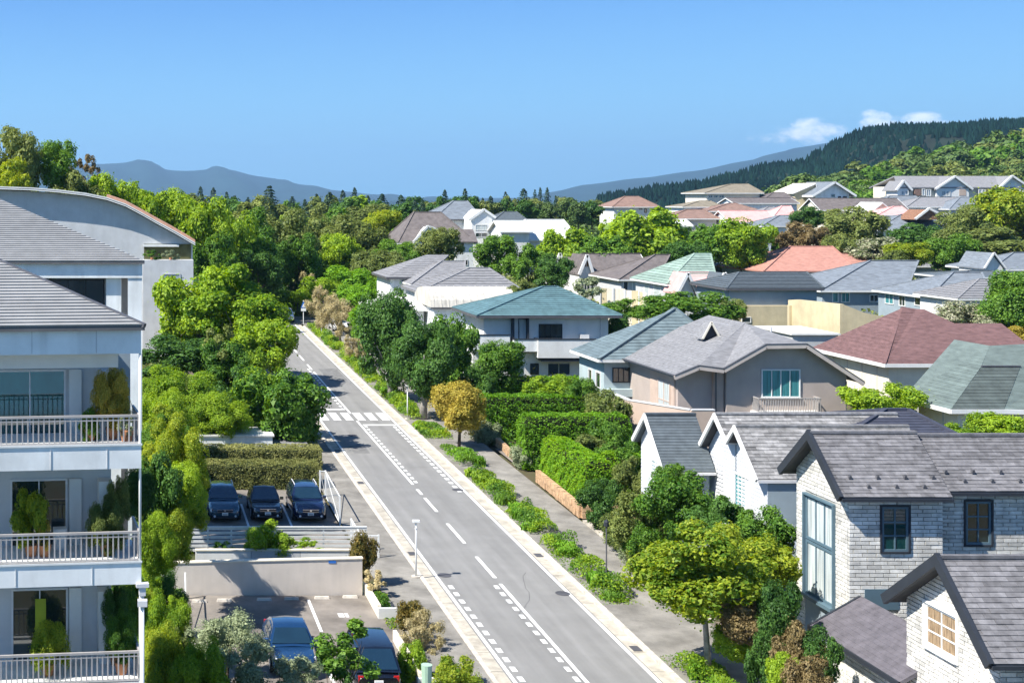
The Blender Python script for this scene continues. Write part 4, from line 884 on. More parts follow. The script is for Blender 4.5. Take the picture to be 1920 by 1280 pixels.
house('isolated red brown hip roofed house at the foot of the dark hill', 350, 1148, 1239, 388, 12, 1172, 1196, 368, M['tanroof'], M['white'], ov=.7, wins=[('F', 1208, 391, 1213, 399, 'darkframe', 'glass', 1, 1), ('F', 1198, 391, 1204, 393, 'darkframe', 'glass', 2, 1)])
# --- houses stacked up the right hand hillside
R = M
house('olive brown hip roofed house topmost on the hillside with a band of windows', 330, 1321, 1433, 362, 14, 1372, 1402, 345, R['oliveroof'], R['cream'], ov=.8, wins=[('F', 1328, 366, 1336, 371, 'white', 'glass', 2, 1), ('F', 1338, 366, 1346, 371, 'white', 'glass', 2, 1), ('F', 1348, 366, 1358, 371, 'white', 'glass', 2, 1), ('F', 1410, 369, 1414, 373, 'white', 'glass', 1, 1)])
house('grey gabled long roof just below the olive brown hip roof', 318, 1376, 1500, 381, 9, 1378, 1450, 371, R['brownroof'], R['bluewhite'], kind='gx')
house('grey roofed house with small white gable right of the olive roof', 326, 1432, 1492, 374, 9, 1450, 1470, 361, R['brownroof'], R['cream'])
house('pinkish brown hip roof house in the hillside cluster', 305, 1326, 1432, 396, 10, 1368, 1378, 381, R['tanroof'], R['cream'], ov=.7)
house('grey flat hip roof at the left end of the hillside cluster', 312, 1280, 1356, 388, 10, 1312, 1332, 377, R['oliveroof'], R['bluewhite'])
house('dark mauve brown hip roof house lowest left in the cluster', 290, 1250, 1352, 410, 11, 1288, 1318, 393, R['tanroof'], R['beigewall'], ov=.7)
house('white house with pale green roof edge behind the umbrella tree', 280, 1240, 1300, 424, 8, 1262, 1285, 411, R['whiteroof'], R['white'])
house('house with flat pink roof in the hillside cluster', 285, 1366, 1460, 417, 10, 1372, 1440, 395, R['pink'], R['white'], kind='gx')
house('tiny pink roofed gable next to the flat pink roof', 292, 1452, 1492, 404, 7, 1466, 1482, 386, R['pink'], R['cream'], kind='hip')
house('grey roofed house tucked above the pink gable', 300, 1425, 1462, 400, 7, 1440, 1450, 388, R['greyroof'], R['ltwall'])
house('white house with slanting navy roof under the pink gable', 272, 1428, 1482, 424, 10, 1462, 1480, 404, R['bluegrey'], R['white'])
h = house('tall white gabled house with slate roof on the hillside', 335, 1524, 1606, 367, 14, 1566, 1566, 341, R['bluegrey'], R['bluewhite'], kind='gy', ov=1.2, fh=.5, wins=[('F', 1558, 364, 1566, 370, 'greywall', 'glass', 1, 1), ('F', 1571, 368, 1577, 371, 'darkframe', 'glass', 3, 1), ('F', 1580, 368, 1588, 371, 'darkframe', 'glass', 3, 1)])
house('orange cream wing left of the tall white gabled house', 340, 1488, 1534, 362, 12, 1530, 1530, 344, R['cream'], R['yellow'], kind='gy')
house('long grey roof below the tall white gable', 305, 1538, 1706, 394, 10, 1545, 1690, 372, R['brownroof'], R['cream'], kind='gx')
house('house with cream gable between grey roof and pink roof', 296, 1630, 1680, 400, 9, 1655, 1655, 380, R['ltwall'], R['cream'], kind='gy')
house('small pale pink hip roof under the grey roofs', 288, 1646, 1712, 403, 9, 1676, 1690, 387, R['pink'], R['cream'])
house('blue grey roof running behind the long hilltop apartments', 320, 1652, 1740, 384, 10, 1668, 1715, 367, R['bluegrey'], R['ltwall'])
house('wide grey roof right below the hilltop apartments', 312, 1700, 1812, 388, 11, 1725, 1800, 370, R['greyroof'], R['white'])
house('blue roofed house at the right end below the apartments', 308, 1780, 1868, 392, 10, 1800, 1860, 370, R['bluegrey'], R['greywall'])
h = house('wide pale blue roofed house with a brown gable facing the street', 275, 1642, 1775, 431, 13, 1690, 1765, 402, R['bluegrey'], R['white'])
Y = 274; mb = MB(); mb.beam((GX(1716, Y), Y, GZ(411, Y)), (GX(1742, Y), Y, GZ(391, Y)), .4, .4); mb.beam((GX(1742, Y), Y, GZ(391, Y)), (GX(1778, Y), Y, GZ(409, Y)), .4, .4); mb.build('rake_board', M['white'], h)
mb = MB(); mb.extr([(GX(1718, Y), GZ(412, Y)), (GX(1776, Y), GZ(412, Y)), (GX(1742, Y), GZ(393, Y))], Y + .2, Y + 7); mb.build('gable_wall', M['wood'], h)
mb = MB(); mb.tube([(GX(1661, Y), Y, GZ(432, Y)), (GX(1661, Y), Y, GZ(419, Y))], .25); mb.tube([(GX(1661, Y), Y, GZ(421, Y)), (GX(1661, Y), Y, GZ(419, Y))], .4); mb.build('chimney', M['darkmetal'], h)
# long apartments on the hill
Y = 330.0; g = terr(GX(1790, Y), Y) - 2; AP = thing('apartment_building', 'long two tone hilltop apartment block with three white gables', 'building', (GX(1790, Y), Y + 6, g))
mb = MB(); mb.box(GX(1684, Y), GX(1915, Y), Y, Y + 11, g, GZ(350, Y)); mb.build('wall', M['cream'], AP)
mb = MB(); zr = GZ(330, Y + 5)
roofslab(mb, [(GX(1680, Y), Y - .8, GZ(351, Y)), (GX(1921, Y), Y - .8, GZ(351, Y)), (GX(1895, Y), Y + 5.5, zr), (GX(1700, Y), Y + 5.5, zr)], .3); roofslab(mb, [(GX(1921, Y), Y + 12, GZ(351, Y)), (GX(1680, Y), Y + 12, GZ(351, Y)), (GX(1700, Y), Y + 5.5, zr), (GX(1895, Y), Y + 5.5, zr)], .3); mb.build('roof', M['greyroof'], AP)
for a0, a1, a2, pb, pa in ((1675, 1689, 1705, 357, 339), (1748, 1785, 1818, 355, 331), (1868, 1892, 1925, 352, 330)):
    P0, P1, P2 = (GX(a0, Y), Y - 1.2, GZ(pb, Y)), (GX(a1, Y), Y - 1.2, GZ(pa, Y)), (GX(a2, Y), Y - 1.2, GZ(pb, Y)); mb = MB(); mb.beam(P0, P1, .5, .45); mb.beam(P1, P2, .5, .45); mb.build('rake_board', M['white'], AP)
    mb = MB(); roofslab(mb, [(P0[0], Y + 5, P0[2]), P0, P1, (P1[0], Y + 5, P1[2])], .2); roofslab(mb, [P2, (P2[0], Y + 5, P2[2]), (P1[0], Y + 5, P1[2]), P1], .2); mb.build('gable_roof', M['greyroof'], AP)
    mb = MB(); mb.extr([(P0[0] + .6, g), (P2[0] - .6, g), (P2[0] - .6, P2[2] + .2), (P1[0], P1[2] - .3), (P0[0] + .6, P0[2] + .2)], Y - .7, Y + 4); mb.build('gable_wall', M['white'], AP)
for p0, p1, pt, pb, n in ((1686, 1692, 358, 366, 1), (1694, 1700, 358, 366, 1), (1725, 1731, 354, 367, 1), (1733, 1742, 355, 368, 2), (1762, 1769, 358, 368, 2), (1771, 1778, 358, 368, 2), (1831, 1837, 355, 367, 1), (1838, 1844, 355, 367, 1), (1867, 1876, 360, 368, 2)):
    window(AP, 'F', Y - .75, GX(p0, Y), GX(p1, Y), GZ(pb, Y), GZ(pt, Y), M['white'], M['bluewall'], n, 1, .14, .1)
for p0, p1 in ((1712, 1723), (1795, 1808), (1846, 1854)):
    mb = MB(); mb.box(GX(p0, Y), GX(p1, Y), Y - .75, Y - .05, GZ(367, Y), GZ(355, Y)); mb.build('balcony_panel', M['tanroof'] if p0 != 1795 else M['brownlit'], AP)
h = house('white gabled house with slate blue roof at the right edge', 180, 1858, 1960, 505, 10, 1900, 1940, 474, M['bluegrey'], M['white'])
frontgable(h, 1846, 1864, 1886, 503, 474, 179.3, 6, M['bluegrey'], M['white'], 8, .2)
house('flat grey roofed building behind the blue grey houses', 215, 1700, 1763, 499, 10, 1705, 1755, 495, M['greyroof'], M['bluewall'])

# ------------------------------------------------------------------ left apartment building
L0 = (GX(266, 34), 34.0, .9)
LB = thing('apartment_building', 'pale apartment block with ribbed grey roof and railed plant filled balconies', 'building', L0)
lx = lambda px, Y=34.0: GX(px, Y); lz = lambda py, Y=34.0: GZ(py, Y)
XR = lx(264)
poly = [(-10, 33.8, lz(609)), (.46, 33.8, lz(609)), (-5.93, 39.2, 19.32), (-10, 39.2, 19.32)]
mb = MB(); roofslab(mb, poly, .12); rf = mb.build('roof', M['leftgap'], LB); courses(poly, .158, 'roof_course', M['leftroof'], rf, .05, gap=.07)
mb = MB(); mb.beam(poly[1], poly[2], .12, .1); mb.build('edge_trim', M['darkmetal'], LB)
mb = MB(); mb.prism([(-10, 33.95, lz(662)), (XR, 33.95, lz(662)), (XR, 34.3, lz(662)), (-5.9, 39, lz(662)), (-10, 39, lz(662))], [(-10, 33.95, lz(612)), (XR, 33.95, lz(612)), (XR, 34.3, lz(612)), (-5.9, 39, lz(612)), (-10, 39, lz(612))]); mb.build('eave_beam', M['bluewhite'], LB)
bw = 35.9
MB().box(-10, lx(226, 34.7), 34.6, 34.9, lz(687, 34.7), lz(663)).build('inner_beam', M['ltwall'], LB)
mb = MB(); mb.box(-10, lx(222, bw), bw, bw + 1.2, 1.0, lz(663)); mb.box(-10, -3.2, bw + 1.2, 40, 1.0, lz(663)); mb.build('wall', M['greywall'], LB)
MB().box(lx(232, 37), lx(266, 37) - .05, 36.6, 36.9, lz(870), lz(663)).build('side_screen', M['bluewall'], LB)
for pt, pb in ((833, 876), (1052, 1092), (1278, 1330)):
    mb = MB(); mb.box(-10, XR, 33.9, 36.2, lz(pb), lz(pt)); mb.build('balcony_slab', M['bluewhite'], LB)
    mb = MB(); mb.box(-10, XR + .02, 33.87, 33.89, lz(pt) + .002, lz(pt) + .05); mb.build('slab_edge', M['white'], LB)
for pt, pb in ((779, 829), (997, 1048), (1221, 1273)):
    railing(LB, [(-5.2, 34.02), (XR - .03, 34.02), (XR - .03, 35.6)], lz(pb), lz(pt), .134, M['railmetal'], .03, .017)
    mb = MB(); mb.beam((-5.2, 34.02, lz(pt + 8)), (XR - .03, 34.02, lz(pt + 8)), .03, .03); mb.build('rail', M['railmetal'], LB)
for p0, p1, pt, pb, gm, nx in ((-60, 137, 690, 832, 'tealglass', 3), (34, 140, 893, 1050, 'glass', 2), (36, 141, 1096, 1276, 'glass', 2)):
    window(LB, 'F', bw, lx(p0, bw), lx(p1, bw), lz(pb, bw), lz(pt, bw), M['metal'], M[gm], nx, 1, .05, .05)
for pt, pb in ((690, 832), (893, 1050), (1096, 1276)):
    mb = MB(); mb.box(lx(143, bw), lx(166, bw), bw - .12, bw - .01, lz(pb, bw), lz(pt, bw)); mb.build('pilaster', M['ltwall'], LB)
    mb = MB(); mb.box(lx(196, bw), lx(221, bw), bw - .5, bw - .01, lz(pb, bw), lz(pt, bw)); mb.build('pilaster', M['ltwall'], LB)
mb = MB(); mb.tube([(XR - .02, 34.0, lz(1088)), (XR - .02, 34.0, lz(662))], .035); mb.tube([(XR - .02, 34.0, lz(1280)), (XR - .02, 34.0, lz(1092))], .03); mb.build('corner_post', M['pole'], LB, smooth=True)
mb = MB(); mb.box(XR - .14, XR + .18, 33.75, 33.95, lz(1096), lz(1089)); mb.box(XR - .06, XR + .1, 33.78, 33.95, lz(1112), lz(1096)); mb.tube([(XR + .02, 33.86, lz(1112)), (XR + .02, 33.86, 1.5)], .05); mb.build('downpipe', M['metal'], LB)
mb = MB(); mb.box(lx(80, bw), lx(100, bw), bw - .06, bw - .045, lz(1215, bw), lz(1115, bw)); mb.build('yellow_blind', mat('yellow_blind', (.35, .40, .03), .6, .1), LB)
for px_, pt, pb in ((172, 1053, 1090), (95, 834, 875), (30, 1053, 1090), (200, 834, 875), (60, 612, 661), (180, 612, 661)):
    mb = MB(); mb.box(lx(px_) - .008, lx(px_) + .008, 33.885 if pt > 700 else 33.94, 33.91 if pt > 700 else 33.96, lz(pb) + .01, lz(pt) - .06); mb.build('render_joint', M['greywall'], LB)
mb = MB(); mb.box(lx(112, bw), lx(136, bw), bw - .62, bw - .3, lz(1052) + .003, lz(1052) + .55); mb.build('air_conditioner', M['white'], LB)
# turn the block slightly about its corner
LB.rotation_euler = (0, 0, math.radians(6.0))

# second block further along
Y = 67.0; L2 = thing('apartment_building', 'second pale block with the same ribbed roof standing behind the first', 'building', (GX(268, Y), Y, 1.8))
ze = GZ(490, Y); xr_ = GX(271, Y)
poly = [(-16, Y - .2, ze), (xr_, Y - .2, ze), (xr_ - 13.0, Y + 11, ze + 5.2), (-16, Y + 11, ze + 5.2)]
poly = [(-16, Y - .2, ze), (xr_, Y - .2, ze), (-7.05, Y + 6.6, GZ(373, Y + 6.6)), (-14, Y + 12.2, 23.0), (-16, Y + 12.2, 23.0)]
s_ = (poly[2][2] - ze) / 6.8; poly = [(-16, Y - .2, ze), (xr_, Y - .2, ze), (-7.05, Y + 6.6, ze + s_ * 6.8), (-16, Y + 6.6, ze + s_ * 6.8)]
poly = [poly[0], poly[1], (-7.05 - 6.0, Y + 6.6 + 5.1, ze + s_ * 11.9), (-16, Y + 11.7, ze + s_ * 11.9)]
mb = MB(); roofslab(mb, poly, .12); rf = mb.build('roof', M['leftgap'], L2); courses(poly, .235, 'roof_course', M['leftroof'], rf, .07, gap=.08)
x1 = GX(267, Y)
mb = MB(); mb.prism([(-16, Y, GZ(521, Y)), (x1, Y, GZ(521, Y)), (x1, Y + .6, GZ(521, Y)), (-12, Y + 11, GZ(521, Y)), (-16, Y + 11, GZ(521, Y))], [(-16, Y, ze - .05), (x1, Y, ze - .05), (x1, Y + .6, ze - .05), (-12, Y + 11, ze - .05), (-16, Y + 11, ze - .05)]); mb.build('eave_beam', M['bluewhite'], L2)
mb = MB(); mb.box(-16, GX(200, Y + 1.5), Y + 1.5, Y + 2.0, 1.6, GZ(521, Y) - .01); mb.build('wall', M['greywall'], L2)
mb = MB(); mb.box(GX(240, Y), x1 - .02, Y + .05, Y + .4, 1.6, GZ(521, Y) - .01); mb.build('end_wall', M['bluewhite'], L2)
mb = MB(); mb.box(GX(199, Y), GX(227, Y), Y + .3, Y + 1.4, 1.6, GZ(521, Y) - .01); mb.build('pillar', M['bluewhite'], L2)
mb = MB(); mb.box(GX(227, Y) + .01, GX(240, Y) - .01, Y + 1.0, Y + 1.2, 1.6, GZ(521, Y) - .01); mb.build('recess_wall', M['brown'], L2)
window(L2, 'F', Y + 1.5, GX(60, Y + 1.5), GX(196, Y + 1.5), 9, GZ(523, Y + 1.5), M['darkframe'], M['glass'], 4, 2, .08)
# curved roof block
Y = 132.0; L3 = thing('curved_roof_building', 'grey building with a long arched roof edged in white and orange tile', 'building', (0, Y + 4, 3))
cp = [(-60, 352), (0, 352), (60, 354), (110, 358), (160, 364), (200, 372), (235, 384), (265, 400), (295, 417), (330, 436), (366, 457)]
cw = [(GX(a, Y), GZ(b + 5, Y)) for a, b in cp]
mb = MB(); mb.extr([(GX(-60, Y), 2), (GX(362, Y), 2), (GX(362, Y), GZ(459, Y))] + cw[::-1][1:], Y + .9, Y + 12); mb.build('wall', M['greywall'], L3)
def ribbon(pts, y0, y1, t, up, m, name, root):
    mb = MB()
    for (a, b) in zip(pts[:-1], pts[1:]): mb.prism([(a[0], y0, a[1] + up), (b[0], y0, b[1] + up), (b[0], y1, b[1] + up), (a[0], y1, a[1] + up)], [(a[0], y0, a[1] + up + t), (b[0], y0, b[1] + up + t), (b[0], y1, b[1] + up + t), (a[0], y1, a[1] + up + t)])
    return mb.build(name, m, root, smooth=False)
c2 = [(GX(a, Y), GZ(b, Y)) for a, b in cp]
ribbon(c2, Y, Y + 12.5, .14, -.14, M['greyroof'], 'roof', L3)
ribbon(c2, Y - .08, Y + .1, .12, .012, M['white'], 'rake_board', L3); ribbon(c2, Y - .1, Y - .01, .10, -.16, M['white'], 'rake_board', L3)
ribbon(c2[5:], Y + .15, Y + 12.5, .34, .05, M['orange'], 'ridge_tile', L3)
mb = MB(); mb.box(GX(268, Y), GX(362, Y), Y - .6, Y + .89, 2, GZ(487, Y)); mb.build('balcony_wall', M['greywall'], L3)
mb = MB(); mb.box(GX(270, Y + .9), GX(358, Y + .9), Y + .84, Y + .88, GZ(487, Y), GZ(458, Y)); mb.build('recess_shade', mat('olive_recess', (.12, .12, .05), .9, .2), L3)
mb = MB(); mb.box(GX(268, Y), GX(336, Y), Y + .5, Y + .83, GZ(463, Y), GZ(459, Y)); mb.build('lintel', M['white'], L3)
window(L3, 'F', Y - .6, GX(303, Y), GX(338, Y), GZ(575, Y), GZ(512, Y), M['greywall'], M['bluewall'], 1, 1, .1, .06)

# ------------------------------------------------------------------ parking lots, walls, fences
gsheet('parking_lot', [rect(-2, 11.7, 49, 60.9)], .06, M['lot']); gsheet('parking_lot', [rect(-2, 11.6, 67.8, 81)], .055, M['lot'])
gsheet('parking_lot', [rect(2, 12.1, 85.8, 101)], .05, M['lot'])
G = lambda Y: SL * Y
ws = thing('retaining_wall', 'long beige concrete wall at the back of the lower parking lot', 'wall', (5.5, 61, G(61)))
xa, xb = GX(266, 61.2), GX(678, 61.2)
mb = MB(); mb.prism([(xa, 61, G(61)), (xb, 61, G(61)), (xb, 61.25, G(61)), (xa, 61.25, G(61))], [(xa, 61, G(61) + 1.45), (xb, 61, G(61) + 1.7), (xb, 61.25, G(61) + 1.7), (xa, 61.25, G(61) + 1.45)]); mb.build('wall_panel', M['beigewall'], ws)
mb = MB(); mb.beam((xa, 61.12, G(61) + 1.475), (xb + .03, 61.12, G(61) + 1.725), .32, .05); mb.build('coping', M['cream'], ws)
MB().box(GX(616, 61), GX(630, 61), 60.98, 60.995, G(61) + 1.5, G(61) + 1.62).build('blue_tag', M['signblue'], ws)
for i, px_ in enumerate((374, 421, 496, 547, 604, 657)):
    Y = 59.9 + i * .12; xx = GX(px_, Y); mb = MB(); mb.prism([(xx - .34, Y, G(Y) + .06), (xx + .34, Y, G(Y) + .06), (xx + .34, Y + .16, G(Y) + .06), (xx - .34, Y + .16, G(Y) + .06)], [(xx - .31, Y + .03, G(Y) + .17), (xx + .31, Y + .03, G(Y) + .17), (xx + .31, Y + .13, G(Y) + .17), (xx - .31, Y + .13, G(Y) + .17)])
    mb.build('wheel_stop', M['kerb'], label='concrete wheel stop, %s from the left by the beige wall' % ('first', 'second', 'third', 'fourth', 'fifth', 'sixth')[i], cat='wheel stop', group='wheel stops along the beige wall')
lotm = sheet('bay_line', [rect(GX(577, 60), GX(577, 60) + .13, 56.2, 60.3)], .066, M['paint'], kind='structure')
sheet('bay_line', [rect(GX(628, 50), GX(628, 50) + .13, 48, 52.5)], .066, M['paint'], kind='structure')
sheet('bay_line', [rect(GX(636, 58), GX(636, 58) + .25, 58.0, 58.5)], .066, M['paint'], kind='structure'); sheet('bay_line', [rect(GX(649, 58), GX(649, 58) + .14, 58.0, 58.5)], .066, M['paint'], kind='structure')
for xx in (6.6, 8.95): sheet('bay_line', [rect(xx, xx + .12, 72, 77)], .061, M['paint'], kind='structure')
sheet('bay_line', [rect(2, 4.2, 78, 78.1)], .061, M['paint'], kind='structure')
# planter walls
pw = thing('planter_wall', 'low pale wall holding plants between the two parking lots', 'wall', (7, 66, G(66)))
for a, b in ((366, 470), (470, 562), (562, 662)):
    mb = MB(); mb.box(GX(a, 65.6) + .01, GX(b, 65.6) - .01, 65.4, 65.6, G(65) - .1, G(66) + .75); mb.build('wall_panel', M['ltwall' if a != 470 else 'greywall'], pw)
mb = MB(); mb.box(GX(366, 65.6), GX(662, 65.6), 65.36, 65.64, G(66) + .752, G(66) + .81); mb.build('coping', M['cream'], pw)
for (y0, y1, lab) in ((58.0, 61.5, 'low cream planter wall beside the pavement, upper piece'), (50.2, 55.2, 'low cream planter wall near the bottom edge of the photo')):
    p = thing('planter_wall', lab, 'wall', (11, (y0 + y1) / 2, G(y0)))
    mb = MB(); mb.box(10.95 + (0 if y0 > 55 else .1), 11.1 + (0 if y0 > 55 else .1), y0, y1, G(y0) - .1, G(y1) + .5); mb.build('wall_panel', M['cream'], p)
    mb = MB(); mb.box(10.95, 11.9, y0 - .2, y0 - .02, G(y0) - .1, G(y0) + .5); mb.build('wall_panel', M['ltwall'], p)
def slatfence(label, x0, x1, Y, h, n, posts, m=M['fence']):
    r = thing('slat_fence', label, 'fence', ((x0 + x1) / 2, Y, G(Y)))
    for k in range(n):
        z = G(Y) + .15 + (h - .2) * k / (n - 1); mb = MB(); mb.box(x0, x1, Y, Y + .03, z - .065, z + .065); mb.build('slat', m, r)
    for x in posts: mb = MB(); mb.box(x - .04, x + .04, Y + .035, Y + .11, G(Y), G(Y) + h + .06); mb.build('post', m, r)
    mb = MB(); mb.box(x0, x1, Y - .02, Y + .06, G(Y) + h, G(Y) + h + .06); mb.build('top_rail', M['white'], r)
slatfence('white horizontal slat fence in front of the three parked cars', GX(352, 67.6), GX(688, 67.6), 67.6, 1.3, 6, [GX(p, 67.6) for p in (390, 434, 520, 607, 686)])
def meshfence(label, pts, h, posts):
    r = thing('mesh_fence', label, 'fence', (pts[0][0], pts[0][1], G(pts[0][1])))
    for i, (a, b) in enumerate(zip(pts[:-1], pts[1:])):
        mb = MB(); mb.beam((*a, G(a[1]) + h), (*b, G(b[1]) + h), .05, .05); mb.beam((*a, G(a[1]) + .15), (*b, G(b[1]) + .15), .04, .04); mb.beam((*a, G(a[1]) + h), (*b, G(b[1]) + .15), .03, .03); mb.build('frame', M['pole'], r)
        n = int(math.dist(a, b) / .24); mb = MB()
        for k in range(1, n): t = k / n; x = a[0] + (b[0] - a[0]) * t; y = a[1] + (b[1] - a[1]) * t; mb.box(x - .006, x + .006, y - .006, y + .006, G(y) + .15, G(y) + h)
        mb.build('wire_mesh', M['pole'], r)
    for a in pts: mb = MB(); mb.box(a[0] - .04, a[0] + .04, a[1] - .04, a[1] + .04, G(a[1]), G(a[1]) + h + .05); mb.build('post', M['pole'], r)
    return r
meshfence('white mesh fence with gate beside the right hand parked car', [(GX(600, 78.5), 78.5), (11.75, 78.5), (11.65, 72.6)], 1.6, 0)
meshfence('short white mesh fence corner above the red green bush', [(11.75, 69.5), (11.75, 66.5), (12.6, 66.5)], 1.2, 0)
meshfence('white post fence at the left edge of the lower lot', [(GX(347, 60.5), 60.4), (GX(345, 56), 54)], 1.2, 0)
wb = thing('garden_shed', 'low grey box wall behind the clipped hedges', 'shed', (GX(440, 89), 90, G(89)))
mb = MB(); mb.box(GX(376, 89), GX(511, 89), 89, 92, G(89), GZ(818, 89)); mb.build('wall', M['bluewhite'], wb); mb = MB(); mb.box(GX(373, 89), GX(514, 89), 88.9, 92.1, GZ(818, 89) + .003, GZ(815, 89)); mb.build('roof', M['ltwall'], wb)
wb = thing('bin_store', 'small flat grey roofed store right of the box wall', 'shed', (GX(548, 88), 89, G(88)))
mb = MB(); mb.box(GX(517, 88), GX(580, 88), 88, 91, G(88), GZ(842, 88)); mb.build('wall', M['darkmetal'], wb)
for k in range(3): a = GX(515, 88) + .8 * k; mb = MB(); mb.box(a, a + .78, 87.8, 91.2, GZ(842, 88) + .003, GZ(839, 88)); mb.build('roof_panel', M['greyroof'], wb)
sh = thing('white_shed', 'small white building glimpsed behind the trees near the lamp', 'shed', (GX(470, 97), 98, G(97)))
mb = MB(); mb.box(GX(395, 97), GX(486, 97), 97, 100, G(97), GZ(786, 97)); mb.build('wall', M['white'], sh); mb = MB(); mb.box(GX(392, 97), GX(489, 97), 96.8, 100.2, GZ(786, 97) + .003, GZ(783, 97)); mb.build('roof', M['ltwall'], sh)
sh = thing('white_house', 'white house wall glimpsed through the big maple near the street', 'house', (GX(350, 124), 127, G(124)))
mb = MB(); mb.box(GX(325, 124), GX(410, 124), 124, 130, G(124) - .3, GZ(598, 124)); mb.build('wall', M['brown'], sh); window(sh, 'F', 124, GX(352, 124), GX(372, 124), GZ(624, 124), GZ(610, 124), M['white'], M['glass'], 2, 2, .1)
mb = MB(); mb.box(GX(320, 124), GX(415, 124), 123.6, 130.4, GZ(598, 124) + .003, GZ(594, 124)); mb.build('roof', M['greyroof'], sh)
# stone garden walls on the right (named pieces)
def stonewall(label, pts, h, seed):
    r = random.Random(seed); root = thing('stone_wall', label, 'wall', (*pts[0], G(pts[0][1])))
    for a, b in zip(pts[:-1], pts[1:]):
        L = math.dist(a, b); d = Vector((b[0] - a[0], b[1] - a[1], 0)).normalized(); nrm = Vector((-d.y, d.x, 0)); n = max(1, int(L / .55))
        for row in range(2):
            t = -(.25 if row else 0)
            while t < L:
                ln = .4 + r.random() * .35; s0, s1 = max(0, t) + .01, min(L, t + ln) - .01
                if s1 - s0 > .08:
                    pr = r.random() * .05; hh0, hh1 = h * row / 2 + .005, h * (row + 1) / 2 - .008 - r.random() * .015
                    p0 = Vector((*a, 0)) + d * s0; p1 = Vector((*a, 0)) + d * s1; z = G(a[1] + (b[1] - a[1]) * (s0 / L))
                    q = [p0 - nrm * (.12 + pr), p1 - nrm * (.12 + pr), p1 + nrm * .12, p0 + nrm * .12]; e = .03
                    mb = MB(); mb.prism([v + Vector((0, 0, z + hh0)) for v in q], [v + Vector((0, 0, z + hh1)) for v in q]); mb.build('stone', M['orangestone'], root)
                t += ln
stonewall('orange sandstone wall under the big bright clipped hedge', [(25.5, 82.5), (25.35, 74.2), (29.8, 73.8)], .75, 1)
stonewall('orange sandstone wall at the driveway opening by the white speckled bush', [(25.9, 92.8), (25.6, 88.2), (27.4, 87.6)], .6, 2)
stonewall('sandstone wall behind the yellow street tree', [(25.7, 104), (25.8, 95.5)], .55, 3)

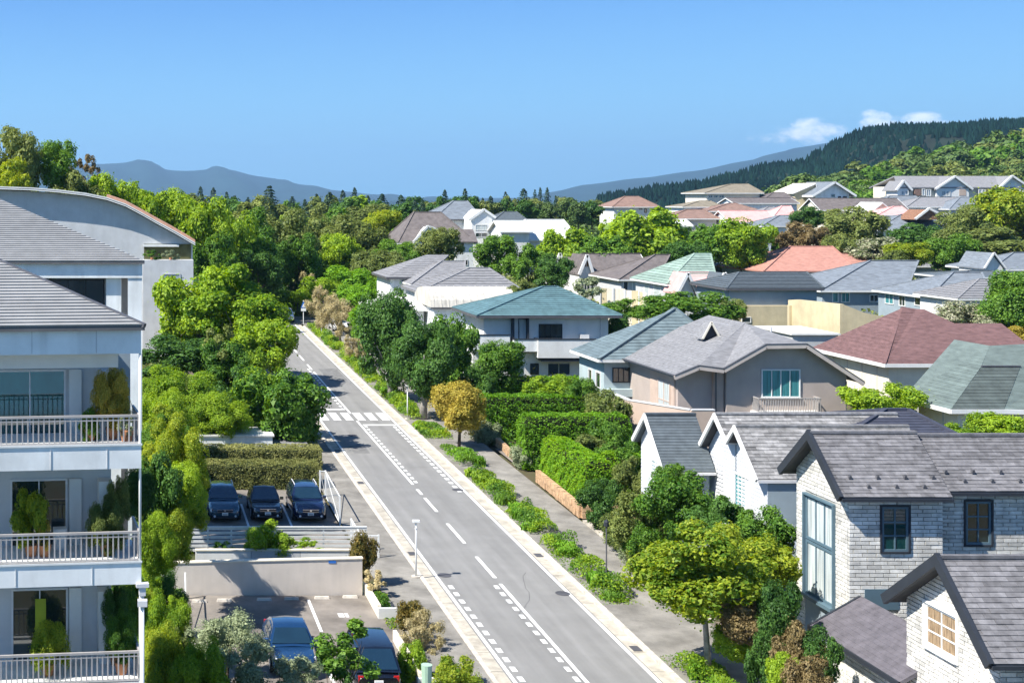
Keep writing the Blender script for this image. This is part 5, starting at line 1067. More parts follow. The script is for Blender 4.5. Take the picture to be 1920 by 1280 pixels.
# ------------------------------------------------------------------ cars
def ring(x, y0, y1, z0, z1): return None
def car(label, name, cx, cy, body, suv=True, rev=False, L=4.4, Wd=1.80, H=1.55, rails=False):
    """car built nose towards -y; rev turns it round"""
    g = G(cy) + .06; root = thing(name, label, 'car', (cx, cy, g)); W2 = Wd / 2; hl = L / 2
    bel = .92 if suv else .82; hood = .98 if suv else .84
    # lower body: stations along y, with half width and top height
    st = [(-hl, .60, .38, .62), (-hl + .12, .78, .26, .74), (-hl + .45, W2 - .04, .2, hood - .06), (-hl + .95, W2, .2, hood), (-hl + 1.35, W2, .2, bel + .04), (.5, W2, .2, bel + .04), (hl - .6, W2, .22, bel + .05), (hl - .15, W2 - .06, .28, bel), (hl, W2 - .16, .42, bel - .12)]
    mb = MB(); n = 10
    for (y, w, z0, z1) in st:
        zm = z0 + (z1 - z0) * .55
        sec = [(-w * .86, z0), (-w, z0 + .14), (-w, zm), (-w * .965, z1 - .1), (-w * .86, z1), (w * .86, z1), (w * .965, z1 - .1), (w, zm), (w, z0 + .14), (w * .86, z0)]
        mb.v += [(cx + a, cy + y, g + b) for a, b in sec]
    for k in range(len(st) - 1):
        for j in range(n): mb.f.append((k * n + j, k * n + (j + 1) % n, (k + 1) * n + (j + 1) % n, (k + 1) * n + j))
    mb.f.append(tuple(range(n))); mb.f.append(tuple(range((len(st) - 1) * n, len(st) * n)))
    # cabin
    b0, b1 = -hl + 1.2, hl - (.12 if suv else .65); t0, t1 = -hl + 2.0, hl - (.55 if suv else 1.35); zb, zt = bel + .03, H; wb_, wt = W2 - .05, W2 - .26
    cab = [(b0, wb_, zb), (b0 + .35, wb_ - .035, zb + .19), (t0 - .1, wt + .03, zt - .05), (t0 + .35, wt - .02, zt), (t1 - .4, wt - .02, zt), (t1, wt + .01, zt - .06), (b1 - .12, wb_ - .05, zb + .18), (b1, wb_, zb)]
    i0 = len(mb.v)
    # roof skin strips and pillars: full closed shell
    for (y, w, z) in cab: mb.v += [(cx - w, cy + y, g + z), (cx, cy + y, g + z + .035), (cx + w, cy + y, g + z)]
    for k in range(len(cab) - 1):
        for j in range(2): a = i0 + k * 3 + j; mb.f.append((a, a + 1, a + 4, a + 3))
    mb.f.append(tuple(i0 + k * 3 for k in range(len(cab)))); mb.f.append(tuple(i0 + k * 3 + 2 for k in range(len(cab) - 1, -1, -1)))
    bo = mb.build('body', body, root, smooth=True)
    es = bo.modifiers.new('edge', 'EDGE_SPLIT'); es.split_angle = math.radians(42)
    def pane(nm, pts, m=M['carglass'], off=.012):
        P = [Vector((cx + a, cy + b, g + c)) for a, b, c in pts]; nn = (P[1] - P[0]).cross(P[2] - P[0]).normalized(); cc = sum(P, Vector()) / len(P)
        if nn.dot(cc - Vector((cx, cy, g + 1.0))) < 0: nn = -nn
        mb = MB(); mb.prism([p - nn * .02 for p in P], [p + nn * off for p in P]); return mb.build(nm, m, root)
    def lerp(a, b, t): return tuple(a[i] + (b[i] - a[i]) * t for i in range(3))
    wi = .09
    A0, A1 = cab[0], cab[2]
    pane('windscreen', [(-(wb_ - wi), b0 + .12, zb + .07), (wb_ - wi, b0 + .12, zb + .07), (wt - wi + .04, t0 - .16, zt - .075), (-(wt - wi + .04), t0 - .16, zt - .075)], off=.05)
    pane('rear_window', [(-(wb_ - wi - .03), b1 - .05, zb + .10), (wb_ - wi - .03, b1 - .05, zb + .10), (wt - wi, t1 + .04, zt - .10), (-(wt - wi), t1 + .04, zt - .10)], off=.04)
    for s in (-1, 1):
        ys = [(b0 + .62, t0 + .12), (.12, .05)], [(.2, .13), (b1 - .72, t1 - .22)]
        for (yb0, yt0), (yb1, yt1) in ((ys[0][0], ys[0][1]), (ys[1][0], ys[1][1])):
            pane('side_window', [(s * (wb_ - .018), yb0, zb + .12), (s * (wb_ - .018), yb1, zb + .12), (s * (wt + .035), yt1, zt - .13), (s * (wt + .035), yt0, zt - .13)], off=.03)
        mb = MB(); mb.box(cx + s * (W2 - .02), cx + s * (W2 + .17), cy + b0 + .42, cy + b0 + .56, g + zb + .02, g + zb + .16); mb.build('mirror', body, root)
        for yy in (-hl + .82, hl - .85):
            for nm, rr, ww, m_ in (('wheel', .33, .02, M['tyre']),):
                mb = MB(); mb.tube([(cx + s * (W2 - .2), cy + yy, g + .33), (cx + s * (W2 + .012), cy + yy, g + .33)], .33, 18); wh = mb.build('wheel', M['tyre'], root)
                mb = MB(); mb.tube([(cx + s * (W2 - .05), cy + yy, g + .33), (cx + s * (W2 + .025), cy + yy, g + .33)], .2, 12); mb.build('rim', M['rim'], wh)
        mb = MB(); hx = s * (W2 - .27); mb.prism([(cx + hx - .15, cy - hl + .06, g + .60), (cx + hx + .17, cy - hl + .26, g + .60), (cx + hx + .17, cy - hl + .5, g + .62), (cx + hx - .15, cy - hl + .3, g + .62)], [(cx + hx - .13, cy - hl + .10, g + .73), (cx + hx + .165, cy - hl + .32, g + .76), (cx + hx + .165, cy - hl + .5, g + .74), (cx + hx - .13, cy - hl + .3, g + .73)]); mb.build('headlight', M['headl'], root)
        mb = MB(); mb.box(cx + s * (W2 - .34), cx + s * (W2 - .15), cy + hl - .1, cy + hl - .01, g + .62, g + .86); mb.build('tail_light', M['redl'], root)
        mb = MB(); mb.tube([(cx + s * (W2 - .33), cy - hl + .05, g + .36), (cx + s * (W2 - .33), cy - hl - .012, g + .36)], .06, 10); mb.build('fog_lamp', M['headl'], root)
        if rails: mb = MB(); mb.tube([(cx + s * (wt - .04), cy + t0 + .2, g + zt), (cx + s * (wt - .03), cy + t0 + .35, g + zt + .07), (cx + s * (wt - .03), cy + t1 - .4, g + zt + .07), (cx + s * (wt - .04), cy + t1 - .25, g + zt)], .022, 6); mb.build('roof_rail', M['metal'], root)
    mb = MB(); mb.box(cx - .42, cx + .42, cy - hl - .02, cy - hl + .14, g + .54, g + .70); gr = mb.build('grille', M['darkframe'], root)
    mb = MB(); mb.box(cx - .44, cx + .44, cy - hl - .03, cy - hl + .06, g + .70, g + .725); mb.box(cx - .44, cx + .44, cy - hl - .03, cy - hl + .06, g + .595, g + .612); mb.build('chrome_bar', M['chrome'], gr)
    mb = MB(); mb.tube([(cx, cy - hl - .025, g + .66), (cx, cy - hl - .045, g + .66)], .055, 12); mb.build('badge', M['chrome'], gr)
    mb = MB(); mb.box(cx - .7, cx + .7, cy - hl - .005, cy - hl + .1, g + .25, g + .34); mb.build('lower_intake', M['darkframe'], root)
    for s_, nm in ((-1, 'number_plate'), (1, 'number_plate')):
        yy = cy + s_ * (hl + .012); mb = MB(); mb.box(cx - .165, cx + .165, yy - .012, yy + .012, g + .40, g + .56) if s_ < 0 else mb.box(cx - .165, cx + .165, yy - .012, yy + .03, g + .55, g + .71); pl_ = mb.build(nm, M['plate'], root)
        mb = MB(); zz = g + (.43 if s_ < 0 else .58)
        for k in range(4): mb.box(cx - .11 + k * .062, cx - .075 + k * .062, yy + s_ * .033, yy + s_ * .036, zz, zz + .06)
        mb.build('plate_digits', M['darkframe'], pl_)
    if rev: root.rotation_euler = (0, 0, math.pi)
    return root
c1 = car('dark teal blue estate car, leftmost of the three behind the slat fence', 'parked_car', 5.42, 75.0, M['cartea'], True, rails=True)
c2_ = car('navy compact car parked between the two larger cars', 'parked_car', 7.78, 75.0, M['carblack'], False, L=4.1, Wd=1.72, H=1.47)
c3 = car('black blue car with silver roof rails next to the mesh gate', 'parked_car', 10.1, 75.0, M['carnavy'], True, rails=True, Wd=1.82, H=1.6)
c4 = car('dark blue sedan alone in the lower parking lot', 'parked_car', 6.5, 53.2, M['carblue'], False, L=4.6, Wd=1.82, H=1.45)
c5 = car('black van seen from behind, partly hidden by a small leafy tree', 'parked_car', 9.3, 51.3, M['carblack'], True, True, L=4.6, Wd=1.8, H=1.8)
c6 = car('white car waiting at the far end of the street', 'parked_car', GX(536, 163.5), 164.0, M['carwhite'], True, L=4.5)
c7 = car('white van parked beyond the waiting white car at the junction', 'parked_car', GX(534, 176), 178.0, M['carwhite'], True, L=4.6, H=1.9)
c8 = car('white car parked behind the brown flowering street trees', 'parked_car', 24.7, 155.0, M['carwhite'], False)
c9 = car('white car parked under the barrel roofed house', 'parked_car', GX(905, 121), 123.5, M['carwhite'], False)

# ------------------------------------------------------------------ lamps, poles, signs
def lamp(label, px_, pyb, h, side=1):
    Y = GY(pyb); x = GX(px_, Y); g = G(Y) + .11; r = thing('street_lamp', label, 'street lamp', (x, Y, g), 'white street lamps')
    MB().tube([(x, Y, g), (x, Y, g + h)], [.05, .035], 8).build('pole', M['pole'], r, smooth=True)
    MB().tube([(x, Y, g + .001), (x, Y, g + .05)], .22, 12).build('base', M['kerb'], r)
    mb = MB(); mb.box(x - .16, x + .16, Y - .12, Y + .12, g + h, g + h + .09); mb.build('lamp_head', M['lampglass'], r); mb = MB(); mb.tube([(x, Y, g + h - .35), (x, Y, g + h - .28)], .06, 8); mb.build('collar', M['metal'], r)
lamp('slim white lamp standing on the left pavement near the parking lots', 780, 1085, 2.6)
lamp('white lamp in front of the second round tree', 764, 788, 2.5)
lamp('white lamp beside the tan flowering trees', 603, 632, 2.4)
lamp('thin white pole rising from the hedge beyond the tan trees', 664, 592, 2.6)
lamp('white lamp standing below the big maple on the left', 443, 712, 2.7)
lamp('white topped lamp in front of the apartment corner', 266, 1330, 3.0) if False else None
Y = 33.2; r = thing('street_lamp', 'white box topped lamp post beside the apartment balcony corner', 'street lamp', (GX(267, Y), Y, .9), 'white street lamps')
x = GX(267, Y); MB().tube([(x, Y, .9), (x, Y, GZ(1135, Y))], .05, 10).build('pole', M['pole'], r, smooth=True); mb = MB(); mb.box(x - .12, x + .12, Y - .1, Y + .1, GZ(1135, Y), GZ(1124, Y)); mb.build('lamp_head', M['metal'], r)
Y = GY(608); x = GX(569, Y); g = G(Y); r = thing('road_sign', 'blue and white triangular pedestrian sign on a white pole at the street end', 'sign', (x, Y, g))
MB().tube([(x, Y, g), (x, Y, g + 2.9)], .05, 8).build('pole', M['pole'], r)
mb = MB(); mb.extr([(x - .33, g + 2.0), (x + .33, g + 2.0), (x + .05, g + 2.75), (x - .05, g + 2.75)], Y - .09, Y - .06); sg = mb.build('sign_plate', M['signblue'], r)
mb = MB(); mb.extr([(x - .2, g + 2.08), (x + .2, g + 2.08), (x, g + 2.5)], Y - .097, Y - .092); mb.build('white_triangle', M['white'], sg)
mb = MB(); mb.box(x - .3, x + .3, Y - .08, Y - .06, g + 1.6, g + 1.95); mb.build('lower_plate', M['bluewhite'], r)
Y = GY(1100); x = GX(1137, Y); g = G(Y) + .1; r = thing('garden_lamp', 'thin dark post lamp among the planting strip by the driveway', 'lamp', (x, Y, g))
MB().tube([(x, Y, g), (x, Y, g + 2.7)], .035, 8).build('pole', M['darkmetal'], r); MB().tube([(x, Y, g + 2.7), (x, Y, g + 2.75), (x, Y, g + 2.95), (x, Y, g + 3.05)], [.05, .13, .13, .03], 8).build('lamp_head', M['darkframe'], r)
Y = 190; r = thing('signboard', 'small brown wooden board on a post at the edge of the park', 'sign', (GX(573, Y), Y, G(Y))); x = GX(573, Y)
mb = MB(); mb.box(x - .5, x + .5, Y, Y + .1, GZ(503, Y), GZ(488, Y)); mb.build('board', M['tanroof'], r); mb = MB(); mb.tube([(x, Y + .15, G(Y)), (x, Y + .15, GZ(490, Y))], .08); mb.build('post', M['ltwall'], r)
mb = MB(); mb.box(x - .7, x + .7, Y - .05, Y + .2, GZ(487.8, Y), GZ(486, Y)); mb.build('board_cap', M['oliveroof'], r)
Y = 172; r = thing('picket_fence', 'dark railing fence closing the far end of the street', 'fence', (GX(565, Y), Y, G(Y)))
for k in range(24): x = GX(545, Y) + k * .42; mb = MB(); mb.box(x, x + .07, Y, Y + .07, G(Y), G(Y) + 1.6); mb.build('picket', M['darkmetal'], r)
mb = MB(); mb.box(GX(543, Y), GX(543, Y) + 10.3, Y - .03, Y - .002, G(Y) + 1.45, G(Y) + 1.55); mb.box(GX(543, Y), GX(543, Y) + 10.3, Y - .03, Y - .002, G(Y) + .25, G(Y) + .35); mb.build('rail', M['darkmetal'], r)
Y = 172; hh = thing('brick_hut', 'low brown walled hut in the shade of the park trees', 'building', (GX(665, 215), 216, 5.5)); mb = MB(); mb.box(GX(622, 215), GX(700, 215), 215, 220, 5, GZ(478, 215)); mb.build('wall', M['wood'], hh); mb = MB(); mb.box(GX(618, 215), GX(704, 215), 214.6, 220.4, GZ(478, 215) + .003, GZ(474, 215)); mb.build('roof', M['brownroof'], hh)
# ------------------------------------------------------------------ foliage
def mesh_from_quads(name, V, nv=4):
    """V: (n, nv, 3) array of leaf polygons"""
    n = len(V); me = bpy.data.meshes.new(name)
    me.vertices.add(n * nv); me.vertices.foreach_set('co', V.reshape(-1).astype(np.float32))
    me.loops.add(n * nv); me.loops.foreach_set('vertex_index', np.arange(n * nv, dtype=np.int32))
    me.polygons.add(n); me.polygons.foreach_set('loop_start', np.arange(0, n * nv, nv, dtype=np.int32)); me.polygons.foreach_set('loop_total', np.full(n, nv, dtype=np.int32))
    me.update(); me.materials.append(LF['green']); return me
def unit(a): return a / np.maximum(1e-9, np.linalg.norm(a, axis=1, keepdims=True))
def leaves(rng, pos, nrm, size, asp=.62, wild=.6, up=.45):
    n = len(pos); N_ = unit(nrm * 1.0 + rng.normal(size=(n, 3)) * wild + np.array([0, 0, up]))
    a = unit(np.cross(N_, rng.normal(size=(n, 3)))); b = np.cross(N_, a); s = (size * (.65 + .7 * rng.random(n)))[:, None] if np.isscalar(size) else (size * (.65 + .7 * rng.random(n)))[:, None]
    fold = N_ * s * .16
    return np.stack([pos - a * s * .5, pos - b * s * .5 * asp + fold, pos + a * s * .5, pos + b * s * .5 * asp + fold], 1)
def crown_mesh(seed, K=20, n=7000, leaf=.06, shape='round', clump=26, rmin=.24, rmax=.42, spread=.17, gaps=.0):
    rng = np.random.default_rng(seed); cs = []; rs = []
    for k in range(K):
        d = unit(rng.normal(size=(1, 3)))[0]; r = rng.uniform(rmin, rmax); R = (1 - r) * rng.uniform(.72, 1.0) if k > 2 else .2
        c = d * R
        if shape == 'flat': c = c * np.array([1, 1, .5]) + np.array([0, 0, .3 * (1 - d[0] ** 2 - d[1] ** 2)]); r *= .8
        elif shape == 'irregular': c = c * np.array([1, 1, .95]) + rng.normal(size=3) * .08
        elif shape == 'dome': c[2] = abs(c[2]) * 1.3 - .45
        elif shape == 'column': c = c * np.array([.8, .8, 1.1])
        cs.append(c); rs.append(r)
    cs = np.array(cs); rs = np.array(rs); w = rs ** 2 / (rs ** 2).sum()
    P = []; Nn = []; tot = 0
    cd = [unit(rng.normal(size=(clump, 3)) + np.array([0, 0, .35])) for _ in range(K)]
    cr = [rng.uniform(.70, 1.18, clump) for _ in range(K)]
    while tot < n:
        m = n * 2; k = rng.choice(K, m, p=w); j = rng.integers(0, clump, m)
        base = np.stack([cd[a][b] for a, b in zip(k, j)]); rad = np.array([cr[a][b] for a, b in zip(k, j)])
        d = unit(base + rng.normal(size=(m, 3)) * spread * 1.4); q = rad * (1 - .22 * rng.random(m) ** 2) - .35 * np.maximum(0, 1 - (d * base).sum(1)) * 2
        p = cs[k] + d * (rs[k] * q)[:, None]
        ok = np.ones(m, bool)
        for c, r in zip(cs, rs): ok &= np.linalg.norm(p - c, axis=1) > r * .72
        P.append(p[ok]); Nn.append(d[ok]); tot += ok.sum()
    P = np.concatenate(P)[:n]; Nn = np.concatenate(Nn)[:n]
    V = leaves(rng, P, Nn, leaf)
    inner = []
    for c, r in zip(cs, rs):          # sparse inner twig leaves so the crown is not hollow
        m = int(n * .012) + 6; dd = unit(rng.normal(size=(m, 3))); inner.append(leaves(rng, c + dd * r * rng.uniform(.35, .65, (m, 1)), dd, leaf * 2.2))
    m = int(n * .07); kk = rng.choice(K, m, p=w); dd = unit(rng.normal(size=(m, 3)) + np.array([0, 0, .3])); dd = unit(np.round(dd * 3.1) / 3.1 + rng.normal(size=(m, 3)) * .09)
    inner.append(leaves(rng, cs[kk] + dd * (rs[kk] * rng.uniform(.95, 1.32, m))[:, None], dd, leaf * .9))
    V = np.concatenate([V] + inner); lo = V.reshape(-1, 3).min(0); hi = V.reshape(-1, 3).max(0)
    lo = np.percentile(V.reshape(-1, 3), .8, axis=0); hi = np.percentile(V.reshape(-1, 3), 99.2, axis=0)
    V = (V - (lo + hi) / 2) / ((hi - lo) / 2)
    return mesh_from_quads('crown', V)
PROTO = {}
def proto(kind, i):
    key = (kind, i)
    if key not in PROTO:
        s = hash(kind) % 1 + sum(map(ord, kind)) * 7 + i
        cfg = dict(fine=dict(K=26, n=15000, leaf=.05, clump=30), med=dict(K=20, n=6500, leaf=.075, clump=24), far=dict(K=16, n=2600, leaf=.115, clump=14, spread=.2),
            tiny=dict(K=12, n=1000, leaf=.18, clump=10), flat=dict(K=26, n=7000, leaf=.07, shape='flat', clump=18), irr=dict(K=24, n=8000, leaf=.062, shape='irregular', rmin=.16, rmax=.36),
            airy=dict(K=34, n=9000, leaf=.038, shape='irregular', rmin=.12, rmax=.28), dome=dict(K=20, n=9000, leaf=.05, shape='dome', clump=34), maple=dict(K=24, n=9000, leaf=.062, shape='irregular', rmin=.22, rmax=.36, clump=16, spread=.22),
            bushy=dict(K=36, n=24000, leaf=.036, shape='irregular', rmin=.2, rmax=.36, clump=30, spread=.2), street=dict(K=34, n=10000, leaf=.052, shape='irregular', rmin=.13, rmax=.27, clump=14, spread=.26), column=dict(K=18, n=5000, leaf=.08, shape='column'), sparse=dict(K=14, n=1500, leaf=.085, shape='irregular', rmin=.12, rmax=.24))[kind]
        PROTO[key] = crown_mesh(s, **cfg)
    return PROTO[key]
def conifer_mesh(seed, n=1500, leaf=.10):
    rng = np.random.default_rng(seed); t = rng.random(n) ** .75; lay = np.floor(t * 14) / 14 + rng.normal(size=n) * .012
    r = (1 - lay) ** .7 * .95 * (.35 + .65 * rng.random(n)) * (1 + .25 * np.sin(lay * 40)); a = rng.random(n) * 6.283
    a = np.round(a * 1.6) / 1.6 + rng.normal(size=n) * .14 + lay * 9
    P = np.stack([r * np.cos(a), r * np.sin(a), lay * 2 - 1 - r * .25], 1); d = np.stack([np.cos(a), np.sin(a), np.full(n, .5)], 1)
    return mesh_from_quads('crown', leaves(rng, P, d, leaf, .5, .5, .4))
CON = [conifer_mesh(60 + i) for i in range(3)]; CONF = [conifer_mesh(80 + i, 420, .2) for i in range(3)]
def add_crown(root, me, cx, cy, cz, a, b, c, lf, rot, name='crown'):
    o = bpy.data.objects.new(name, me); C.objects.link(o); o.parent = root; o.location = Vector((cx, cy, cz)) - WL[root.name]
    o.scale = (a, b, c); o.rotation_euler = (0, 0, rot); o.material_slots[0].link = 'OBJECT'; o.material_slots[0].material = LF[lf]; return o
def trunk(root, x, y, z0, zc, r, cx, cy, c, spread, m=bark, limbs=4, rr=None):
    mb = MB(); rr = rr or random.Random(int(x * 100) + int(y * 7)); top = zc - c * .15; k = [(x, y, z0 - .1), (x + (cx - x) * .2 + rr.uniform(-.05, .05) * r * 10, y, z0 + (top - z0) * .4), (x + (cx - x) * .6, y + (cy - y) * .5, z0 + (top - z0) * .75), (cx, cy, top)]
    mb.tube(k, [r * 1.25, r, r * .75, r * .35], 7)
    for i in range(limbs):
        t = i * 6.283 / limbs + rr.random(); st = Vector(k[1]).lerp(Vector(k[2]), .3 + .6 * rr.random()); e = Vector((cx + math.cos(t) * spread * .62, cy + math.sin(t) * spread * .62, zc + rr.uniform(-.2, .35) * c)); md = st.lerp(e, .5) + Vector((0, 0, -.06 * spread)); mb.tube([st, md, e], [r * .5, r * .33, r * .12], 5)
    return mb.build('trunk', m, root, smooth=True)
TN = [0]
def tree(label, x0, x1, yt, yb, Y, lf='green', pk='med', name='broadleaf_tree', base=None, group=None, m=bark, tr=None, dep=1.0, limbs=4, cat='tree', tx=None, notrunk=False, idx=None):
    TN[0] += 1; i = TN[0]; a = (GX(x1, Y) - GX(x0, Y)) / 2; cx = GX((x0 + x1) / 2, Y); zt, zb = GZ(yt, Y), GZ(yb, Y); c = (zt - zb) / 2; cz = (zt + zb) / 2
    bxx = cx if tx is None else GX(tx, Y); g = terr(bxx, Y) if base is None else base
    root = thing(name, label, cat, (bxx, Y, g), group)
    add_crown(root, proto(pk, i % 3 if idx is None else idx), cx, Y, cz, a, a * dep, c, lf, rnd.random() * 6.28)
    if not notrunk and zb > g - c: trunk(root, bxx, Y, g, cz, tr or max(.09, a * .05), cx, Y, c, a, m, limbs)
    return root
def conifer(label, px, yt, Y, wpx, lf='pine', far=False, group=None, yb=None):
    TN[0] += 1; zt = GZ(yt, Y); x = GX(px, Y); g = terr(x, Y); zb = max(g + .6, GZ(yb, Y)) if yb else g + .8; a = wpx / 2 * Y / F
    root = thing('conifer_tree', label, 'tree', (x, Y, g), group); me = (CONF if far else CON)[TN[0] % 3]
    add_crown(root, me, x, Y, (zt + zb) / 2, a, a, (zt - zb) / 2, lf, rnd.random() * 6); MB().tube([(x, Y, g - .2), (x, Y, zt - (zt - g) * .3)], [.25, .06], 6).build('trunk', bark, root); return root
def surf_leaves(rng, faces, dens, size, bump=.12, wild=.6, fr=2.2):
    """faces: list of (origin, u, v, normal) rectangles"""
    Ps = []; Ns = []
    for o, u, v, n in faces:
        o, u, v, n = map(np.array, (o, u, v, n)); A = np.linalg.norm(np.cross(u, v)); m = int(A * dens)
        s, t = rng.random((m, 1)), rng.random((m, 1)); p = o + u * s + v * t
        q = np.sin(p[:, :1] * fr * 2.1 + p[:, 2:] * fr * 1.3 + 1) * np.sin(p[:, 1:2] * fr * 1.7 + p[:, 2:] * fr * 2.2) + .5 * np.sin(p[:, :1] * fr * 5.3 + p[:, 1:2] * 4.1 * fr + p[:, 2:] * fr * 4.4)
        p = p + n * (q * bump + rng.normal(size=(m, 1)) * bump * .35); Ps.append(p); Ns.append(np.repeat(n[None], m, 0))
    P = np.concatenate(Ps); return leaves(rng, P, np.concatenate(Ns), size, .62, wild, .2)
def hedge(label, x0, x1, y0, y1, h, lf='hedge', leaf=.11, dens=260, bump=.07, name='clipped_hedge', round_=.0, kind=None, z0=None, slope=0):
    rng = np.random.default_rng(int(abs(x0 * 31 + y0 * 17))); g = G(min(y0, y1)) if z0 is None else z0
    root = thing(name, label, 'hedge', ((x0 + x1) / 2, (y0 + y1) / 2, g), kind=kind); z1 = G((y0 + y1) / 2) + h if z0 is None else z0 + h
    A = np.array; w = x1 - x0; d = y1 - y0; hh = z1 - g; e = .0
    faces = [((x0, y0, g), (w, 0, 0), (0, 0, hh), (0, -1, 0)), ((x0, y0, z1), (w, 0, 0), (0, d, 0), (0, 0, 1)), ((x0, y0, g), (0, d, 0), (0, 0, hh), (-1, 0, 0)), ((x1, y0, g), (0, d, 0), (0, 0, hh), (1, 0, 0)), ((x0, y1, g), (w, 0, 0), (0, 0, hh), (0, 1, 0))]
    V = surf_leaves(rng, faces, dens, leaf, bump)
    if round_:
        P = V.mean(1); ddx = np.minimum(P[:, 0] - x0, x1 - P[:, 0]); ddy = np.minimum(P[:, 1] - y0, y1 - P[:, 1]); t = np.minimum(np.clip(ddx / round_, 0, 1), np.clip(ddy / round_, 0, 1)); f = (1 - (1 - t) ** 2 * .16) ; V[:, :, 2] = g + (V[:, :, 2] - g) * f[:, None]
    V -= np.array(WL[root.name]); me = mesh_from_quads('foliage', V); me.materials[0] = LF[lf]; o = bpy.data.objects.new('foliage', me); C.objects.link(o); o.parent = root
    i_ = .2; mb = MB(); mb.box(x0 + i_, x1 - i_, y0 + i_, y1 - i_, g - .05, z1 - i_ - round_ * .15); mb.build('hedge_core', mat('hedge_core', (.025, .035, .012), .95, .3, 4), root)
    return root
def blades_mesh(seed, n=160, wide=.05, spread=1.0):
    rng = np.random.default_rng(seed); V = []
    for k in range(n):
        a = rng.random() * 6.283; r0 = rng.random() ** .7 * .8 * spread; bx, by = r0 * math.cos(rng.random() * 6.28), r0 * math.sin(rng.random() * 6.28)
        L = rng.uniform(.35, .6); h = rng.uniform(.6, 1.0); w = wide * rng.uniform(.7, 1.5); px_, py_ = -math.sin(a) * w, math.cos(a) * w
        q = [(0, 0, 0, .8), (L * .35, 0, h * .75, 1.2), (L * .75, 0, h * .95, .9), (L * 1.1, 0, h * .7, .1)]
        pts = [((bx + math.cos(a) * t, by + math.sin(a) * t, z), ww) for t, _, z, ww in q]
        for (p, w0), (s, w1) in zip(pts[:-1], pts[1:]): V.append([(p[0] - px_ * w0, p[1] - py_ * w0, p[2]), (p[0] + px_ * w0, p[1] + py_ * w0, p[2]), (s[0] + px_ * w1, s[1] + py_ * w1, s[2]), (s[0] - px_ * w1, s[1] - py_ * w1, s[2])])
    return mesh_from_quads('foliage', np.array(V))
BL = [blades_mesh(5), blades_mesh(6, 200, .035), blades_mesh(7, 110, .08)]
def bed(label, x0, x1, y0, y1, h, lf='bright', seed=1, dens=900, leaf=.12, name='shrub_bed', blades=True, rag=.5, cat='plants'):
    """loose ragged planting: leafy mounds whose height varies, plus arching blades"""
    rng = np.random.default_rng(seed); root = thing(name, label, cat, ((x0 + x1) / 2, (y0 + y1) / 2, G(y0)))
    A = (x1 - x0) * (y1 - y0); m = int(A * dens * .42); x = rng.uniform(x0, x1, m); y = rng.uniform(y0, y1, m)
    nm = max(3, int(A * 1.25)); ix, iy = min(.3, (x1 - x0) * .3), min(.3, (y1 - y0) * .3); mc = np.stack([rng.uniform(x0 + ix, x1 - ix, nm), rng.uniform(y0 + iy, y1 - iy, nm)], 1); mr = rng.uniform(.35, .95, nm); mh = rng.uniform(.3, 1.25, nm) * h
    z = np.zeros(m)
    for (cx_, cy_), r_, h_ in zip(mc, mr, mh): d = np.hypot(x - cx_, y - cy_) / r_; z = np.maximum(z, h_ * np.sqrt(np.clip(1 - d * d, 0, 1)))
    keep = (z > .05) | (rng.random(m) < .3); x, y, z = x[keep], y[keep], z[keep]; t = rng.random(len(z)) ** .35
    ex = 1 - rag * .0; P = np.stack([x, y, SL * y + .1 + z * t * 1.02], 1); V = leaves(rng, P, np.tile([0, -.3, .7], (len(P), 1)), leaf, .5, .9, .1) - np.array(WL[root.name])
    sel = np.sin(x * 2.1 + seed) * np.sin(y * 1.1 + seed * 2) + rng.normal(size=len(x)) * .25 > .15
    for q_, l_ in ((sel, 'green'), (~sel, lf)):
        if q_.sum() < 5: continue
        me = mesh_from_quads('foliage', V[q_]); me.materials[0] = LF[l_]; o = bpy.data.objects.new('foliage', me); C.objects.link(o); o.parent = root
    if blades:
        r = random.Random(seed)
        for k in range(max(2, int(A * .6))):
            xx, yy = r.uniform(x0 + ix, x1 - ix), r.uniform(y0 + iy, y1 - iy); s = r.uniform(.3, .55) * min(1, h * 1.6); o = add_crown(root, BL[r.randrange(3)], xx, yy, G(yy) + .12, s, s, h * r.uniform(.45, .9), r.choice([lf, 'green', 'hedge']), r.random() * 6, 'leaf_tuft')
    return root
def shrub(label, x0, x1, yt, yb, Y, lf='green', pk='med', name='shrub', dep=1.0, group=None, idx=None):
    return tree(label, x0, x1, yt, yb, Y, lf, pk, name=name, cat='shrub', notrunk=True, dep=dep, group=group, idx=idx)

# --- street trees and nearby plants
tree('big bright green maple with broad crown on the left beside the curved roof building', 285, 455, 505, 655, 121, 'bright', 'maple', m=palebark, tx=412, tr=.18, limbs=6)
tree('bright green maple crown overlapping the street right of the big maple', 355, 527, 503, 650, 117, 'bright', 'maple', m=palebark, tx=470, limbs=5)
tree('darker lower maple leaning over the road edge below the big maple', 425, 548, 598, 705, 112, 'bright', 'maple', limbs=5)
tree('round green maple next to the crosswalk on the left', 440, 604, 692, 838, 92.5, 'green', 'maple', tx=520, tr=.14)
tree('yellow tipped part of green maple behind the crosswalk tree', 430, 560, 690, 790, 96, 'bright', 'maple')
shrub('broad mound of clipped yellow green shrub below the white lamp', 262, 400, 690, 790, 92, 'bright', 'bushy')
shrub('lower clipped mound against the apartment corner', 255, 365, 735, 880, 84, 'bright', 'bushy')
shrub('round clipped bush mound behind the box wall', 340, 466, 735, 830, 90, 'bright', 'bushy')
shrub('dark broad shrub under the big maple', 262, 405, 632, 705, 104, 'deep', 'irr')
shrub('dark fan palm like shrub around the white lamp', 375, 470, 640, 735, 100, 'green', 'irr')
shrub('deep green bush filling the shade left of the crosswalk maple', 400, 500, 690, 800, 98, 'deep', 'irr')
